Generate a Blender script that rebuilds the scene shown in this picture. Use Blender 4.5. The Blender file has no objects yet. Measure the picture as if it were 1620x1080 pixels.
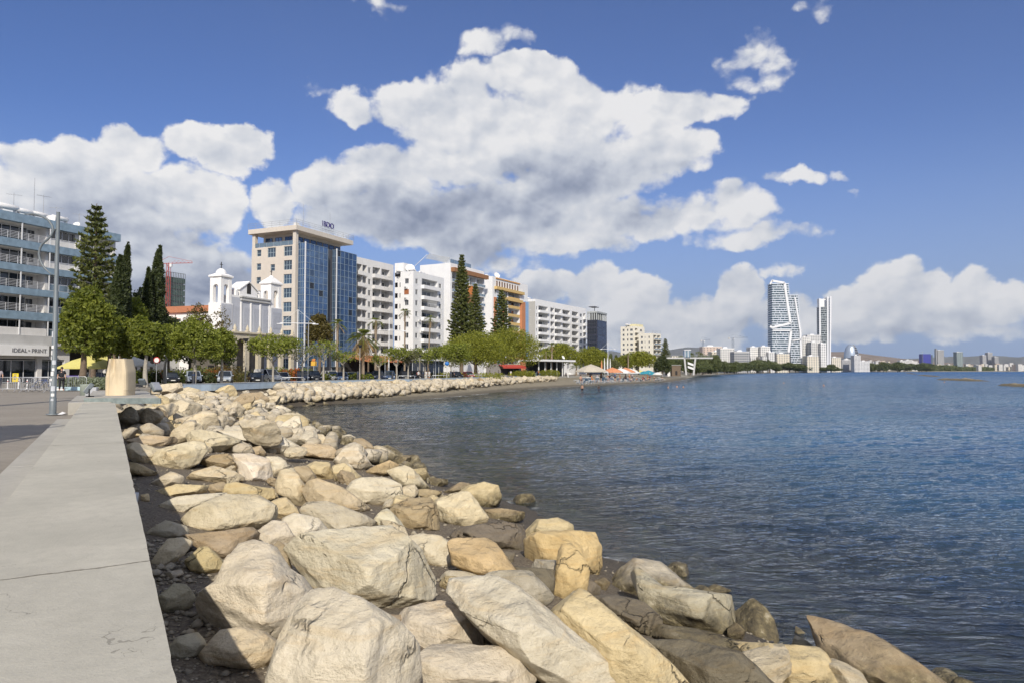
import bpy, math, random
import numpy as np
from mathutils import Vector, Matrix
# ------------------------------------------------------------------ camera geometry
F=1080.0; HC=4.2; PITCH=math.atan(45.5/F); CP,SP=math.cos(PITCH),math.sin(PITCH)
def ray(px,py):
    x=(px-810)/F; y=(540-py)/F
    return Vector((x, CP-y*SP, SP+y*CP))
def at(px,py,z):                       # point of the picture on the level z
    r=ray(px,py); t=(z-HC)/r.z
    return Vector((r.x*t, r.y*t, z))
def gx(px,Y,z=2.7):                    # x of a point at distance Y, level z
    return (px-810)/F*(Y*CP+(z-HC)*SP)
def zat(py,Y):
    y=(540-py)/F
    return HC+Y*(y*CP+SP)/(CP-y*SP)
def gp(px,Y,z=2.7): return Vector((gx(px,Y,z),Y,z))
R=math.radians
scene=bpy.context.scene; COL=scene.collection
# ------------------------------------------------------------------ value noise (numpy)
def _h(ix,iy,iz,s):
    n=(ix.astype(np.int64)*374761393+iy.astype(np.int64)*668265263+iz.astype(np.int64)*2147483647+s*1274126177)&0xffffffff
    n=((n^(n>>13))*1274126177)&0xffffffff; n=n^(n>>16)
    return (n&0xffffff)/float(0xffffff)
def vnoise(x,y,z=None,s=0):
    if z is None: z=np.zeros_like(x)
    x0,y0,z0=np.floor(x),np.floor(y),np.floor(z); fx,fy,fz=x-x0,y-y0,z-z0
    fx,fy,fz=[f*f*f*(f*(f*6-15)+10) for f in (fx,fy,fz)]
    r=0
    for i in (0,1):
        for j in (0,1):
            for k in (0,1):
                r=r+_h(x0+i,y0+j,z0+k,s)*(fx if i else 1-fx)*(fy if j else 1-fy)*(fz if k else 1-fz)
    return r*2-1
def fbm(x,y,z=None,o=4,s=0,g=.5):
    if z is None: z=np.zeros_like(x)
    a=1;r=0;t=0
    for i in range(o):
        r=r+a*vnoise(x*2**i,y*2**i,z*2**i,s+i*7); t+=a; a*=g
    return r/t
# ------------------------------------------------------------------ objects
def props(o,label=None,cat=None,group=None,kind=None):
    if label: o['label']=label
    if cat: o['category']=cat
    if group: o['group']=group
    if kind: o['kind']=kind
    return o
def thing(name,label,cat,loc=(0,0,0),rz=0,group=None):
    o=bpy.data.objects.new(name,None); COL.objects.link(o); o.location=loc; o.rotation_euler=(0,0,rz)
    o.empty_display_size=.3
    return props(o,label,cat,group)
def link(name,me,parent=None,loc=(0,0,0),rz=0):
    o=bpy.data.objects.new(name,me); COL.objects.link(o)
    if parent: o.parent=parent
    o.location=loc; o.rotation_euler=(0,0,rz)
    return o
def copy_tree(o,parent=None,loc=None,rz=None,sc=None):
    c=o.copy(); COL.objects.link(c)
    if parent: c.parent=parent
    for ch in o.children: copy_tree(ch,c)
    if loc is not None: c.location=loc
    if rz is not None: c.rotation_euler=(0,0,rz)
    if sc is not None: c.scale=sc if hasattr(sc,'__len__') else (sc,)*3
    return c
def npmesh(name,V,Fc,mats,smooth=False,mi=None):   # V (n,3) array, Fc (m,k) array of one face size
    me=bpy.data.meshes.new(name); V=np.asarray(V,dtype=np.float32); Fc=np.asarray(Fc,dtype=np.int32)
    k=Fc.shape[1]; me.vertices.add(len(V)); me.vertices.foreach_set('co',V.ravel())
    me.loops.add(Fc.size); me.loops.foreach_set('vertex_index',Fc.ravel())
    me.polygons.add(len(Fc)); me.polygons.foreach_set('loop_start',np.arange(0,Fc.size,k,dtype=np.int32))
    me.polygons.foreach_set('loop_total',np.full(len(Fc),k,dtype=np.int32))
    if smooth: me.polygons.foreach_set('use_smooth',np.ones(len(Fc),dtype=bool))
    if mi is not None: me.polygons.foreach_set('material_index',np.asarray(mi,dtype=np.int32))
    for m in (mats if isinstance(mats,(list,tuple)) else [mats]): me.materials.append(m)
    me.update(calc_edges=True); me.validate(); return me
class MB:
    """collects shapes into ONE mesh"""
    def __init__(s): s.v=[]; s.f=[]; s.m=[]; s.sm=[]; s.M=Matrix.Identity(4); s.mi=0
    def add(s,vs,fs,sm=False):
        b=len(s.v); s.v+=[tuple(s.M@Vector(p)) for p in vs]
        for f in fs: s.f.append([b+i for i in f]); s.m.append(s.mi); s.sm.append(sm)
    def quad(s,*p): s.add(p,[range(len(p))])
    def box(s,x0,x1,y0,y1,z0,z1):
        s.add([(x0,y0,z0),(x1,y0,z0),(x1,y1,z0),(x0,y1,z0),(x0,y0,z1),(x1,y0,z1),(x1,y1,z1),(x0,y1,z1)],
              [(0,3,2,1),(4,5,6,7),(0,1,5,4),(1,2,6,5),(2,3,7,6),(3,0,4,7)])
    def bbox(s,x0,x1,y0,y1,z0,z1,b=.02):       # chamfered box
        xs,ys,zs=(x0,x1),(y0,y1),(z0,z1); vs=[];idx={}
        for i in (0,1):
            for j in (0,1):
                for k in (0,1):
                    sx,sy,sz=(1,-1)[i],(1,-1)[j],(1,-1)[k]
                    for a in range(3):
                        p=[xs[i]+sx*b,ys[j]+sy*b,zs[k]+sz*b]; p[a]=(xs[i],ys[j],zs[k])[a]
                        idx[i,j,k,a]=len(vs); vs.append(tuple(p))
        fs=[]
        for a in range(3):
            o=[q for q in range(3) if q!=a]
            for e in (0,1):
                q=[]
                for (p1,p2) in ((0,0),(1,0),(1,1),(0,1)):
                    t=[0,0,0]; t[a]=e; t[o[0]]=p1; t[o[1]]=p2; q.append(idx[t[0],t[1],t[2],a])
                fs.append(q)
        for a in range(3):
            o=[q for q in range(3) if q!=a]
            for p1 in (0,1):
                for p2 in (0,1):
                    t0=[0,0,0]; t1=[0,0,0]; t0[a]=0;t1[a]=1
                    for t in (t0,t1): t[o[0]]=p1; t[o[1]]=p2
                    fs.append([idx[(*t0,o[0])],idx[(*t1,o[0])],idx[(*t1,o[1])],idx[(*t0,o[1])]])
        for i in (0,1):
            for j in (0,1):
                for k in (0,1): fs.append([idx[i,j,k,0],idx[i,j,k,1],idx[i,j,k,2]])
        s.add(vs,fs)
    def prism(s,poly,z0,z1):                    # poly in xy
        n=len(poly); s.add([(x,y,z0) for x,y in poly]+[(x,y,z1) for x,y in poly],
            [list(range(n))[::-1],list(range(n,2*n))]+[(i,(i+1)%n,(i+1)%n+n,i+n) for i in range(n)])
    def xprism(s,poly,y0,y1):                   # poly in xz, extruded along y
        n=len(poly); s.add([(x,y0,z) for x,z in poly]+[(x,y1,z) for x,z in poly],
            [list(range(n)),list(range(n,2*n))[::-1]]+[(i,i+n,(i+1)%n+n,(i+1)%n) for i in range(n)])
    def tube(s,pts,rs,n=8,cap=True,sm=True):
        pts=[Vector(p) for p in pts]
        if not hasattr(rs,'__len__'): rs=[rs]*len(pts)
        vs=[]; up=Vector((0,0,1)); prev=None
        for i,p in enumerate(pts):
            d=(pts[min(i+1,len(pts)-1)]-pts[max(i-1,0)]).normalized()
            if prev is None: a=d.orthogonal().normalized()
            else:
                a=(prev-d*prev.dot(d)); a=a.normalized() if a.length>1e-6 else d.orthogonal().normalized()
            prev=a; b=d.cross(a)
            for k in range(n):
                t=2*math.pi*k/n; vs.append(tuple(p+(a*math.cos(t)+b*math.sin(t))*rs[i]))
        fs=[(i*n+k,i*n+(k+1)%n,(i+1)*n+(k+1)%n,(i+1)*n+k) for i in range(len(pts)-1) for k in range(n)]
        s.add(vs,fs,sm)
        if cap: s.add(vs[:n],[list(range(n))[::-1]]); s.add(vs[-n:],[range(n)])
    def cyl(s,x,y,z0,z1,r,n=12,r2=None): s.tube([(x,y,z0),(x,y,z1)],[r,r if r2 is None else r2],n)
    def lathe(s,prof,n=16,c=(0,0)):
        vs=[(c[0]+r*math.cos(2*math.pi*k/n),c[1]+r*math.sin(2*math.pi*k/n),z) for r,z in prof for k in range(n)]
        s.add(vs,[(i*n+k,i*n+(k+1)%n,(i+1)*n+(k+1)%n,(i+1)*n+k) for i in range(len(prof)-1) for k in range(n)],True)
    def ell(s,c,r,n=10,m=7):
        prof=[]
        vs=[];fs=[]
        for i in range(m+1):
            a=math.pi*i/m
            for k in range(n):
                t=2*math.pi*k/n; vs.append((c[0]+r[0]*math.sin(a)*math.cos(t),c[1]+r[1]*math.sin(a)*math.sin(t),c[2]-r[2]*math.cos(a)))
        for i in range(m):
            for k in range(n): fs.append((i*n+k,i*n+(k+1)%n,(i+1)*n+(k+1)%n,(i+1)*n+k))
        s.add(vs,fs,True)
    def mesh(s,name,mats):
        me=bpy.data.meshes.new(name); me.from_pydata(s.v,[],s.f)
        for m in (mats if isinstance(mats,(list,tuple)) else [mats]): me.materials.append(m)
        me.polygons.foreach_set('material_index',s.m); me.polygons.foreach_set('use_smooth',s.sm); me.update(); return me
    def build(s,name,mats,parent=None,loc=(0,0,0),rz=0): return link(name,s.mesh(name,mats),parent,loc,rz)
# ------------------------------------------------------------------ shader helper
class NT:
    def __init__(s,tree): s.t=tree; s.n=tree.nodes; s.l=tree.links
    def new(s,ty,**kw):
        n=s.n.new(ty)
        for k,v in kw.items(): setattr(n,k,v)
        return n
    def put(s,sock,v):
        if isinstance(v,bpy.types.NodeSocket): s.l.new(v,sock)
        elif v is not None:
            if hasattr(v,'__len__') and sock.type=='RGBA' and len(v)==3: v=(*v,1)
            sock.default_value=v
    def m(s,op,a,b=None,c=None,clamp=False):
        n=s.new('ShaderNodeMath',operation=op,use_clamp=clamp); s.put(n.inputs[0],a); s.put(n.inputs[1],b)
        if c is not None: s.put(n.inputs[2],c)
        return n.outputs[0]
    def vm(s,op,a,b=None,c=None):
        n=s.new('ShaderNodeVectorMath',operation=op); s.put(n.inputs[0],a)
        if b is not None: s.put(n.inputs[3 if op=='SCALE' else 1],b)
        if c is not None: s.put(n.inputs[2],c)
        return n.outputs['Value' if op in('LENGTH','DOT_PRODUCT','DISTANCE') else 'Vector']
    def noise(s,vec,scale,detail=4,rough=.5,dist=0,out=0):
        n=s.new('ShaderNodeTexNoise'); s.put(n.inputs['Vector'],vec); s.put(n.inputs['Scale'],scale)
        n.inputs['Detail'].default_value=detail; n.inputs['Roughness'].default_value=rough; n.inputs['Distortion'].default_value=dist
        return n.outputs[out]
    def ramp(s,f,stops,interp='LINEAR'):
        n=s.new('ShaderNodeValToRGB'); n.color_ramp.interpolation=interp; e=n.color_ramp.elements
        while len(e)<len(stops): e.new(.5)
        for q,(p,c) in zip(e,stops):
            q.position=p; q.color=(c,c,c,1) if not hasattr(c,'__len__') else (*c,1)
        s.put(n.inputs[0],f); return n.outputs[0]
    def mix(s,f,a,b,blend='MIX'):
        n=s.new('ShaderNodeMix',data_type='RGBA',blend_type=blend); s.put(n.inputs[0],f); s.put(n.inputs[6],a); s.put(n.inputs[7],b); return n.outputs[2]
    def mapr(s,v,a,b,c=0,d=1,smooth=False):
        n=s.new('ShaderNodeMapRange'); n.interpolation_type='SMOOTHSTEP' if smooth else 'LINEAR'
        s.put(n.inputs[0],v)
        for i,q in enumerate((a,b,c,d)): s.put(n.inputs[i+1],q)
        return n.outputs[0]
    def bump(s,h,strength=.3,dist=.02,normal=None):
        n=s.new('ShaderNodeBump'); n.inputs['Strength'].default_value=strength; n.inputs['Distance'].default_value=dist
        s.put(n.inputs['Height'],h)
        if normal is not None: s.put(n.inputs['Normal'],normal)
        return n.outputs[0]
def newmat(name):
    m=bpy.data.materials.new(name); m.use_nodes=True; nt=NT(m.node_tree)
    b=next(n for n in nt.n if n.type=='BSDF_PRINCIPLED'); return m,nt,b
MC={}
def pm(name,col,rough=.6,var=.12,scale=3,bump=0,metal=0,spec=.5,dirt=0,bscale=None,coord='Object',emit=0):
    if name in MC: return MC[name]
    m,nt,b=newmat(name); tc=nt.new('ShaderNodeTexCoord'); co=tc.outputs[coord]
    f=nt.noise(co,scale,5,.6)
    c0=tuple(max(0,c*(1-var)) for c in col); c1=tuple(min(1,c*(1+var)) for c in col)
    c=nt.ramp(f,[(.3,c0),(.7,c1)])
    if dirt:
        mp=nt.new('ShaderNodeMapping'); mp.inputs['Scale'].default_value=(1,1,.18); nt.put(mp.inputs[0],co)
        g=nt.noise(mp.outputs[0],1.3,6,.65); c=nt.mix(nt.ramp(g,[(.5,0),(.75,dirt)]),c,tuple(x*.45 for x in col))
    nt.put(b.inputs['Base Color'],c)
    b.inputs['Roughness'].default_value=rough; b.inputs['Metallic'].default_value=metal; b.inputs['Specular IOR Level'].default_value=spec
    if bump: nt.put(b.inputs['Normal'],nt.bump(nt.noise(co,bscale or scale*6,6,.65),bump,.02))
    if emit:
        nt.put(b.inputs['Emission Color'],c); b.inputs['Emission Strength'].default_value=emit
    MC[name]=m; return m
# ------------------------------------------------------------------ camera, world, sun
cam=bpy.data.cameras.new('camera'); camo=bpy.data.objects.new('camera',cam); COL.objects.link(camo)
cam.sensor_width=36; cam.lens=F*36/1620; cam.clip_start=.1; cam.clip_end=60000
camo.location=(0,0,HC); camo.rotation_euler=(math.pi/2+PITCH,0,0); scene.camera=camo
scene.view_settings.view_transform='Standard'; scene.view_settings.look='None'; scene.view_settings.exposure=0; scene.view_settings.gamma=1
SUN_EL=R(34); TRAVEL=R(-6)       # the light travels this way, clockwise from +Y
sd=Vector((math.sin(TRAVEL)*math.cos(SUN_EL),math.cos(TRAVEL)*math.cos(SUN_EL),-math.sin(SUN_EL)))
sl=bpy.data.lights.new('sun','SUN'); sl.energy=4.3; sl.angle=R(.55); sl.color=(1,.92,.80)
so=bpy.data.objects.new('sun',sl); COL.objects.link(so); so.rotation_euler=sd.to_track_quat('-Z','Y').to_euler(); so.location=(-20,-40,60)
world=bpy.data.worlds.new('World'); scene.world=world; world.use_nodes=True
W=NT(world.node_tree); W.n.clear()
sky=W.new('ShaderNodeTexSky',sky_type='NISHITA'); sky.sun_disc=False; sky.sun_elevation=SUN_EL
sky.sun_rotation=math.atan2(-sd.x,-sd.y)%(2*math.pi); sky.altitude=0; sky.air_density=1.0; sky.dust_density=.4; sky.ozone_density=2.5
tc=W.new('ShaderNodeTexCoord'); gen=tc.outputs['Generated']
sx=W.new('ShaderNodeSeparateXYZ'); W.put(sx.inputs[0],gen)
az=W.m('ARCTAN2',sx.outputs[0],sx.outputs[1]); el=W.m('ARCSINE',sx.outputs[2])
cb=W.new('ShaderNodeCombineXYZ'); W.put(cb.inputs[0],az); W.put(cb.inputs[1],el); P0=cb.outputs[0]
def azel(px,py):
    r=ray(px,py).normalized(); return math.atan2(r.x,r.y),math.asin(r.z)
# cumulus banks: centre and half size of every billow (where it stands in the sky), strength
BL=[(60,262,80,52,1),(130,245,70,45,1),(215,232,75,42,1),(310,222,62,38,1),(385,235,52,28,1),(345,240,60,40,1),(150,330,190,100,1),(300,320,95,75,1),(240,430,200,90,1),(40,400,130,100,.9),(10,290,50,50,.6),
 (735,150,85,62,1),(830,130,85,42,1),(655,165,70,45,1),(560,160,60,28,.65),(500,140,38,14,.5),(930,165,120,52,1),(1060,170,95,42,1),(800,180,90,55,1),(700,200,80,50,1),(1140,160,50,26,.8),(760,240,150,80,1),(900,260,190,95,1),(620,270,100,60,1),(520,290,75,52,1),(440,318,48,50,1),(640,345,190,68,1),(860,340,180,66,1),(1010,335,150,48,.95),(1140,340,110,40,.75),(720,375,130,42,.9),(1050,240,85,50,.9),
 (1175,92,86,46,.50),(1225,120,50,36,.42),(790,70,54,28,.28),(1190,385,90,14,.45),(930,385,110,24,.7),
 (870,455,60,34,.9),(935,460,52,48,1),(1015,472,62,48,1),(1170,475,50,50,1),(1110,500,110,38,1),(960,500,130,40,1),(1410,452,62,55,1),(1480,465,50,45,1),(1550,462,55,45,1),(1610,475,55,40,1),(1350,485,70,34,1),(1460,500,180,34,1),(1250,500,90,30,.9),
 (1252,287,44,14,.46),(1320,272,24,12,.42),(1352,293,22,10,.40),(1302,8,50,30,.34),(600,8,40,14,.24),(1240,432,50,12,.4),(760,410,110,34,.6),(1050,530,230,30,.62),(1480,528,260,26,.5),(1250,525,120,24,.5),(1200,375,110,22,.5)]
DK=[(690,345,210,62,1),(900,285,150,58,.75),(760,390,90,40,1),(260,420,190,90,.95),(120,300,110,60,.45),(1100,525,170,22,.4),(1350,530,150,18,.4),(1500,512,120,20,.25),(620,250,60,40,.35),(1010,330,90,26,.5),(870,480,60,30,.5)]
def field(vec,lst,name):
    acc=None
    for (x,y,rx,ry,w) in lst:
        a0,e0=azel(x,y); a1,_=azel(x+rx,y); _,e1=azel(x,y-ry)
        k=(1/(a1-a0),1/(e1-e0),0)
        d=W.vm('MULTIPLY_ADD',vec,k,(-a0*k[0],-e0*k[1],0))
        l=W.vm('DOT_PRODUCT',d,d); v=W.m('MULTIPLY_ADD',l,-w,w)
        if acc is None: acc=v
        else: acc=W.m('SMOOTH_MAX',acc,v,.12)
    return acc
w1=W.noise(P0,9,3,.5,out=1); warp=W.vm('MULTIPLY_ADD',w1,(.10,.07,0),(-.05,-.035,0))
wa=W.vm('ADD',P0,warp)
w2=W.noise(P0,38,5,.62,out=1); wa=W.vm('ADD',wa,W.vm('MULTIPLY_ADD',w2,(.030,.024,0),(-.015,-.012,0)))
f1=field(wa,BL,'a'); dk=field(wa,DK,'d')
fill_reg=W.m('MAXIMUM',W.mapr(el,.58,.78,0,1,True),W.mapr(W.m('ABSOLUTE',az),.78,1.0,0,1,True)); f1=W.m('MAXIMUM',f1,W.m('MULTIPLY_ADD',fill_reg,1.22,-1.0))  # extra clouds added overhead and outside the frame to brighten the fill light
def billow(vec):
    n=W.noise(vec,11,9,.56,.15); acc=n
    for sc,k in ((13,.34),(31,.17),(72,.08)):
        v=W.new('ShaderNodeTexVoronoi',feature='F1'); v.inputs['Scale'].default_value=sc; W.put(v.inputs['Vector'],vec); acc=W.m('MULTIPLY_ADD',v.outputs['Distance'],-k,acc)
    return W.m('ADD',acc,.22)
PS=W.vm('MULTIPLY',P0,(1,1.35,1))
PW=W.vm('ADD',PS,W.vm('MULTIPLY_ADD',w2,(.012,.012,0),(-.006,-.006,0))); nA=billow(PW); nB=billow(W.vm('ADD',PW,(-.009,.014,0)))
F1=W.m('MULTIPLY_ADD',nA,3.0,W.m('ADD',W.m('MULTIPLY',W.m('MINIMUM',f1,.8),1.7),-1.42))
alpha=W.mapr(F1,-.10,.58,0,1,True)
# relief: bright where the cloud thins out, grey in the thick undersides
nC=W.noise(PS,7,3,.5,.3); nD=W.noise(W.vm('ADD',PS,(-.016,.04,0)),7,3,.5,.3)
reln=W.m('ADD',W.m('MULTIPLY',W.m('SUBTRACT',nC,nD),1.2),W.m('MULTIPLY',W.m('SUBTRACT',nA,nB),1.1))
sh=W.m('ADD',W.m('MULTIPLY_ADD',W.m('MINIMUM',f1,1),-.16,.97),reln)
sh=W.m('SUBTRACT',sh,W.m('MULTIPLY',W.mapr(dk,-.4,.9,0,1,True),.50))
ccol=W.ramp(sh,[(0,(.27,.31,.42)),(.30,(.44,.48,.58)),(.60,(.68,.71,.77)),(1.0,(.96,.95,.945))])
skyc=W.vm('MULTIPLY',sky.outputs[0],(.60,.69,1.0))
# thin lilac veil low over the far coast
veil=W.mapr(el,-.02,.34,.85,0,True)
skyv=W.mix(veil,skyc,(2.6,3.5,5.6))
clc=W.vm('SCALE',ccol,8.4)
out=W.mix(W.m('MULTIPLY',alpha,.97),skyv,clc)
bg=W.new('ShaderNodeBackground'); W.put(bg.inputs[0],out); bg.inputs[1].default_value=.11
wo=W.new('ShaderNodeOutputWorld'); W.l.new(bg.outputs[0],wo.inputs[0])
world.cycles.sampling_method='MANUAL'; world.cycles.sample_map_resolution=512
cy=scene.cycles; cy.use_adaptive_sampling=True; cy.adaptive_threshold=.02; cy.max_bounces=6; cy.diffuse_bounces=3; cy.glossy_bounces=3; cy.transmission_bounces=4; cy.transparent_max_bounces=8
cy.caustics_reflective=False; cy.caustics_refractive=False; cy.use_denoising=True
try: cy.denoiser='OPENIMAGEDENOISE'
except Exception: pass
# ------------------------------------------------------------------ coast line and heights
_a,_b=at(281,1080,3.1),at(183,640,3.1); W0=Vector((_a.x,_a.y)); WD=Vector((_b.x-_a.x,_b.y-_a.y)).normalized(); WN=Vector((WD.y,-WD.x))   # sea wall: direction, seaward normal, a point of its outer edge
def wp(t,n=0): v=W0+WD*t+WN*n; return (v.x,v.y)
def pxy(px,py,z=0): v=at(px,py,z); return (v.x,v.y)
SHORE=[(60,-60),(24,-18),(13,-3),(9,4),(6.4,8.8)]+[pxy(*p) for p in [(1290,1030),(1150,985),(1040,900),(950,880),(835,800),(700,757),(560,700),(500,672),(450,650),(458,643),(520,639),(600,634.5),(700,628.5),(820,616),(900,611),(1000,607),(1060,603.5),(1084,600),(1098,594.5),(1130,592),(1180,590),(1240,589),(1330,588.2),(1480,587.6),(1700,587.25)]]+[(5200,4600),(9000,9000)]
EDGE=[wp(-60),wp(0),wp(44),(-33.5,62)]+[(gx(px,y_,2.5),y_) for px,y_ in ((290,68.5),(335,71.5),(480,89),(550,97),(600,104),(650,112),(700,123),(760,140),(820,165),(870,190),(905,212),(960,260),(1010,320),(1050,400),(1080,560))]+[(150,705),(300,1020),(470,1320),(760,1700),(1250,2190),(2050,2720),(5000,4700),(8800,9100)]
def zpav(y): return 2.7-.2*min(max((y-30)/35,0),1)
def pdist(x,y,poly):
    """signed distance to a polyline, positive on its left-hand (land) side"""
    best=np.full(x.shape,1e12); sg=np.ones(x.shape)
    for (ax,ay),(bx,by) in zip(poly[:-1],poly[1:]):
        dx,dy=bx-ax,by-ay; L=dx*dx+dy*dy
        t=np.clip(((x-ax)*dx+(y-ay)*dy)/L,0,1); qx,qy=x-(ax+t*dx),y-(ay+t*dy); d=qx*qx+qy*qy
        c=dx*qy-dy*qx; m=d<best-1e-9; best=np.where(m,d,best); sg=np.where(m,np.where(c>=0,1.,-1.),sg)
    return np.sqrt(best)*sg
def height(x,y):
    x=np.asarray(x,float); y=np.asarray(y,float)
    ds=pdist(x,y,SHORE); de=pdist(x,y,EDGE)
    near=np.clip((150-np.hypot(x,y))/60,0,1)
    t=np.clip(ds/np.maximum(ds+np.maximum(-de,0),1e-3),0,1)
    zi=(1.75*near+1.9*(1-near))*t**.85
    z=np.where(ds<0,-.10-3.6*(1-np.exp(ds/17.)),zi)
    z=np.where(de>0,np.minimum(1.9+de*.6,2.3),z)
    z=np.where(de>0,z+np.clip((de-150)/1500,0,1)*4,z)
    n=fbm(x*.9,y*.9,o=3,s=3)*.10*(ds>-6)*(de<0)
    return z+n
def groundz(x,y): return float(height(np.array([x]),np.array([y]))[0])
def polar(r,a):
    Rr,A=np.meshgrid(r,a,indexing='ij'); return Rr*np.sin(A),Rr*np.cos(A)
def gridfaces(n,m):
    i=np.arange(n*m).reshape(n,m); return np.stack([i[:-1,:-1],i[:-1,1:],i[1:,1:],i[1:,:-1]],-1).reshape(-1,4)
# materials of the ground
def ground_mat():
    m,nt,b=newmat('shore ground'); g=nt.new('ShaderNodeNewGeometry'); pos=g.outputs['Position']
    sep=nt.new('ShaderNodeSeparateXYZ'); nt.put(sep.inputs[0],pos)
    n1=nt.noise(pos,1.2,6,.65); n2=nt.noise(pos,22,4,.7)
    near=nt.ramp(n2,[(.35,(.085,.068,.05)),(.55,(.17,.14,.10)),(.75,(.32,.27,.2))])
    beach=nt.ramp(n1,[(.3,(.20,.175,.125)),(.7,(.27,.235,.17))])
    sb=nt.mapr(sep.outputs[2],-.35,-.1,1,0); near=nt.mix(sb,near,nt.ramp(nt.noise(pos,.9,5,.65),[(.38,(.10,.075,.05)),(.5,(.30,.24,.14)),(.62,(.42,.40,.24))])); wet=nt.mapr(nt.m('MULTIPLY_ADD',n1,.25,sep.outputs[2]),.35,.75,0,1,True)
    d=nt.vm('LENGTH',pos); f=nt.mapr(d,88,94,0,1)
    c=nt.mix(f,near,beach); c=nt.mix(wet,nt.vm('SCALE',c,.50),c)
    far=nt.mapr(d,330,420,0,1); n3=nt.noise(pos,.03,5,.6)
    c=nt.mix(far,c,nt.ramp(n3,[(.35,(.16,.15,.11)),(.65,(.36,.33,.26))]))
    nt.put(b.inputs['Base Color'],c); b.inputs['Roughness'].default_value=.9
    nt.put(b.inputs['Normal'],nt.bump(nt.m('ADD',n2,n1),.7,.03)); return m
r=np.concatenate([np.geomspace(1.2,120,230),np.geomspace(120,14000,200)[1:]]); a=np.radians(np.linspace(-112,112,420))
X,Y=polar(r,a); Z=height(X,Y)
g=link('ground',npmesh('ground',np.stack([X,Y,Z],-1).reshape(-1,3),gridfaces(*X.shape),ground_mat(),True)); props(g,'dark gravel slope and brown beach running along the coast',None,None,'structure')
# ------------------------------------------------------------------ sea
def sea_mat():
    m,nt,b=newmat('sea water'); g=nt.new('ShaderNodeNewGeometry'); pos=g.outputs['Position']
    at_=nt.new('ShaderNodeAttribute',attribute_name='depth'); dep=at_.outputs['Fac']
    d=nt.vm('LENGTH',pos)
    mp=nt.new('ShaderNodeMapping'); mp.inputs['Rotation'].default_value=(0,0,R(-22)); mp.inputs['Scale'].default_value=(.33,1,1); nt.put(mp.inputs[0],pos)
    q=mp.outputs[0]
    fine=nt.noise(q,5.2,5,.62,.6); mid=nt.noise(q,1.15,4,.55,.4); big=nt.noise(q,.24,4,.6,.3); fine2=nt.noise(pos,11,3,.6,.2)
    k1=nt.mapr(d,15,160,1,.15)
    k1=nt.m('MULTIPLY',k1,nt.mapr(nt.noise(pos,.035,3,.6),.35,.65,.45,1.35,True)); h=nt.m('ADD',nt.m('MULTIPLY',nt.m('MULTIPLY_ADD',fine2,.012,nt.m('MULTIPLY',fine,.075)),k1),nt.m('MULTIPLY',mid,nt.mapr(d,20,150,.14,.38)))
    h=nt.m('ADD',h,nt.m('MULTIPLY',big,nt.mapr(d,60,700,.15,1.3)))
    bn=nt.new('ShaderNodeBump'); bn.inputs['Distance'].default_value=1.0; bn.inputs['Strength'].default_value=1.0; nt.put(bn.inputs['Height'],h); nrm=bn.outputs[0]
    patch=nt.noise(pos,.05,4,.55); p2=nt.noise(q,.35,4,.6)
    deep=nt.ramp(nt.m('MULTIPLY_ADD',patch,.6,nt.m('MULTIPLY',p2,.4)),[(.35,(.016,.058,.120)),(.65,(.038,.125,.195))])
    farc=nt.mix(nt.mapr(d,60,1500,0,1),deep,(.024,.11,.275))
    shal=nt.ramp(p2,[(.38,(.022,.036,.046)),(.62,(.075,.080,.062))])
    body=nt.mix(nt.mapr(dep,.3,2.8,0,1,True),shal,farc)
    df=nt.new('ShaderNodeBsdfDiffuse'); nt.put(df.inputs[0],body); nt.put(df.inputs['Normal'],nrm)
    em=nt.new('ShaderNodeBsdfTransparent'); em.inputs[0].default_value=(.62,.70,.70,1)
    opac=nt.mapr(dep,.02,2.9,.06,.97,True)
    mx=nt.new('ShaderNodeMixShader'); nt.put(mx.inputs[0],opac); nt.l.new(em.outputs[0],mx.inputs[1]); nt.l.new(df.outputs[0],mx.inputs[2])
    gl=nt.new('ShaderNodeBsdfGlossy'); gl.inputs['Roughness'].default_value=.12; nt.put(gl.inputs[0],(.95,.97,1)); nt.put(gl.inputs['Normal'],nrm)
    nt.put(gl.inputs['Roughness'],nt.mapr(d,20,900,.06,.30))
    fr=nt.new('ShaderNodeFresnel'); fr.inputs[0].default_value=1.33; nt.put(fr.inputs['Normal'],nrm)
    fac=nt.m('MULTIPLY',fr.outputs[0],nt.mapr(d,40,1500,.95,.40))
    m2=nt.new('ShaderNodeMixShader'); nt.put(m2.inputs[0],fac); nt.l.new(mx.outputs[0],m2.inputs[1]); nt.l.new(gl.outputs[0],m2.inputs[2])
    # small foam where the swell breaks on the beach
    fo=nt.new('ShaderNodeBsdfDiffuse'); fo.inputs[0].default_value=(.8,.82,.82,1)
    at2=nt.new('ShaderNodeAttribute',attribute_name='shore'); sh=at2.outputs['Fac']
    fn=nt.noise(pos,1.7,6,.7); fn2=nt.noise(pos,.11,3,.5)
    band=nt.m('MULTIPLY',nt.mapr(sh,.0,1.0,1,0,True),nt.mapr(fn2,.45,.58,0,1,True)); ff=nt.m('MULTIPLY',band,nt.mapr(fn,.47,.62,0,.8,True))
    m3=nt.new('ShaderNodeMixShader'); nt.put(m3.inputs[0],ff); nt.l.new(m2.outputs[0],m3.inputs[1]); nt.l.new(fo.outputs[0],m3.inputs[2])
    o=next(n for n in nt.n if n.type=='OUTPUT_MATERIAL'); nt.l.new(m3.outputs[0],o.inputs[0]); nt.n.remove(b); return m
r=np.concatenate([np.geomspace(4,150,560),np.geomspace(150,30000,230)[1:]]); a=np.radians(np.linspace(-34,62,620))
X,Y=polar(r,a); ds=pdist(X,Y,SHORE)
c,s_=math.cos(R(-22)),math.sin(R(-22)); U=X*c-Y*s_; V=X*s_+Y*c
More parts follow.
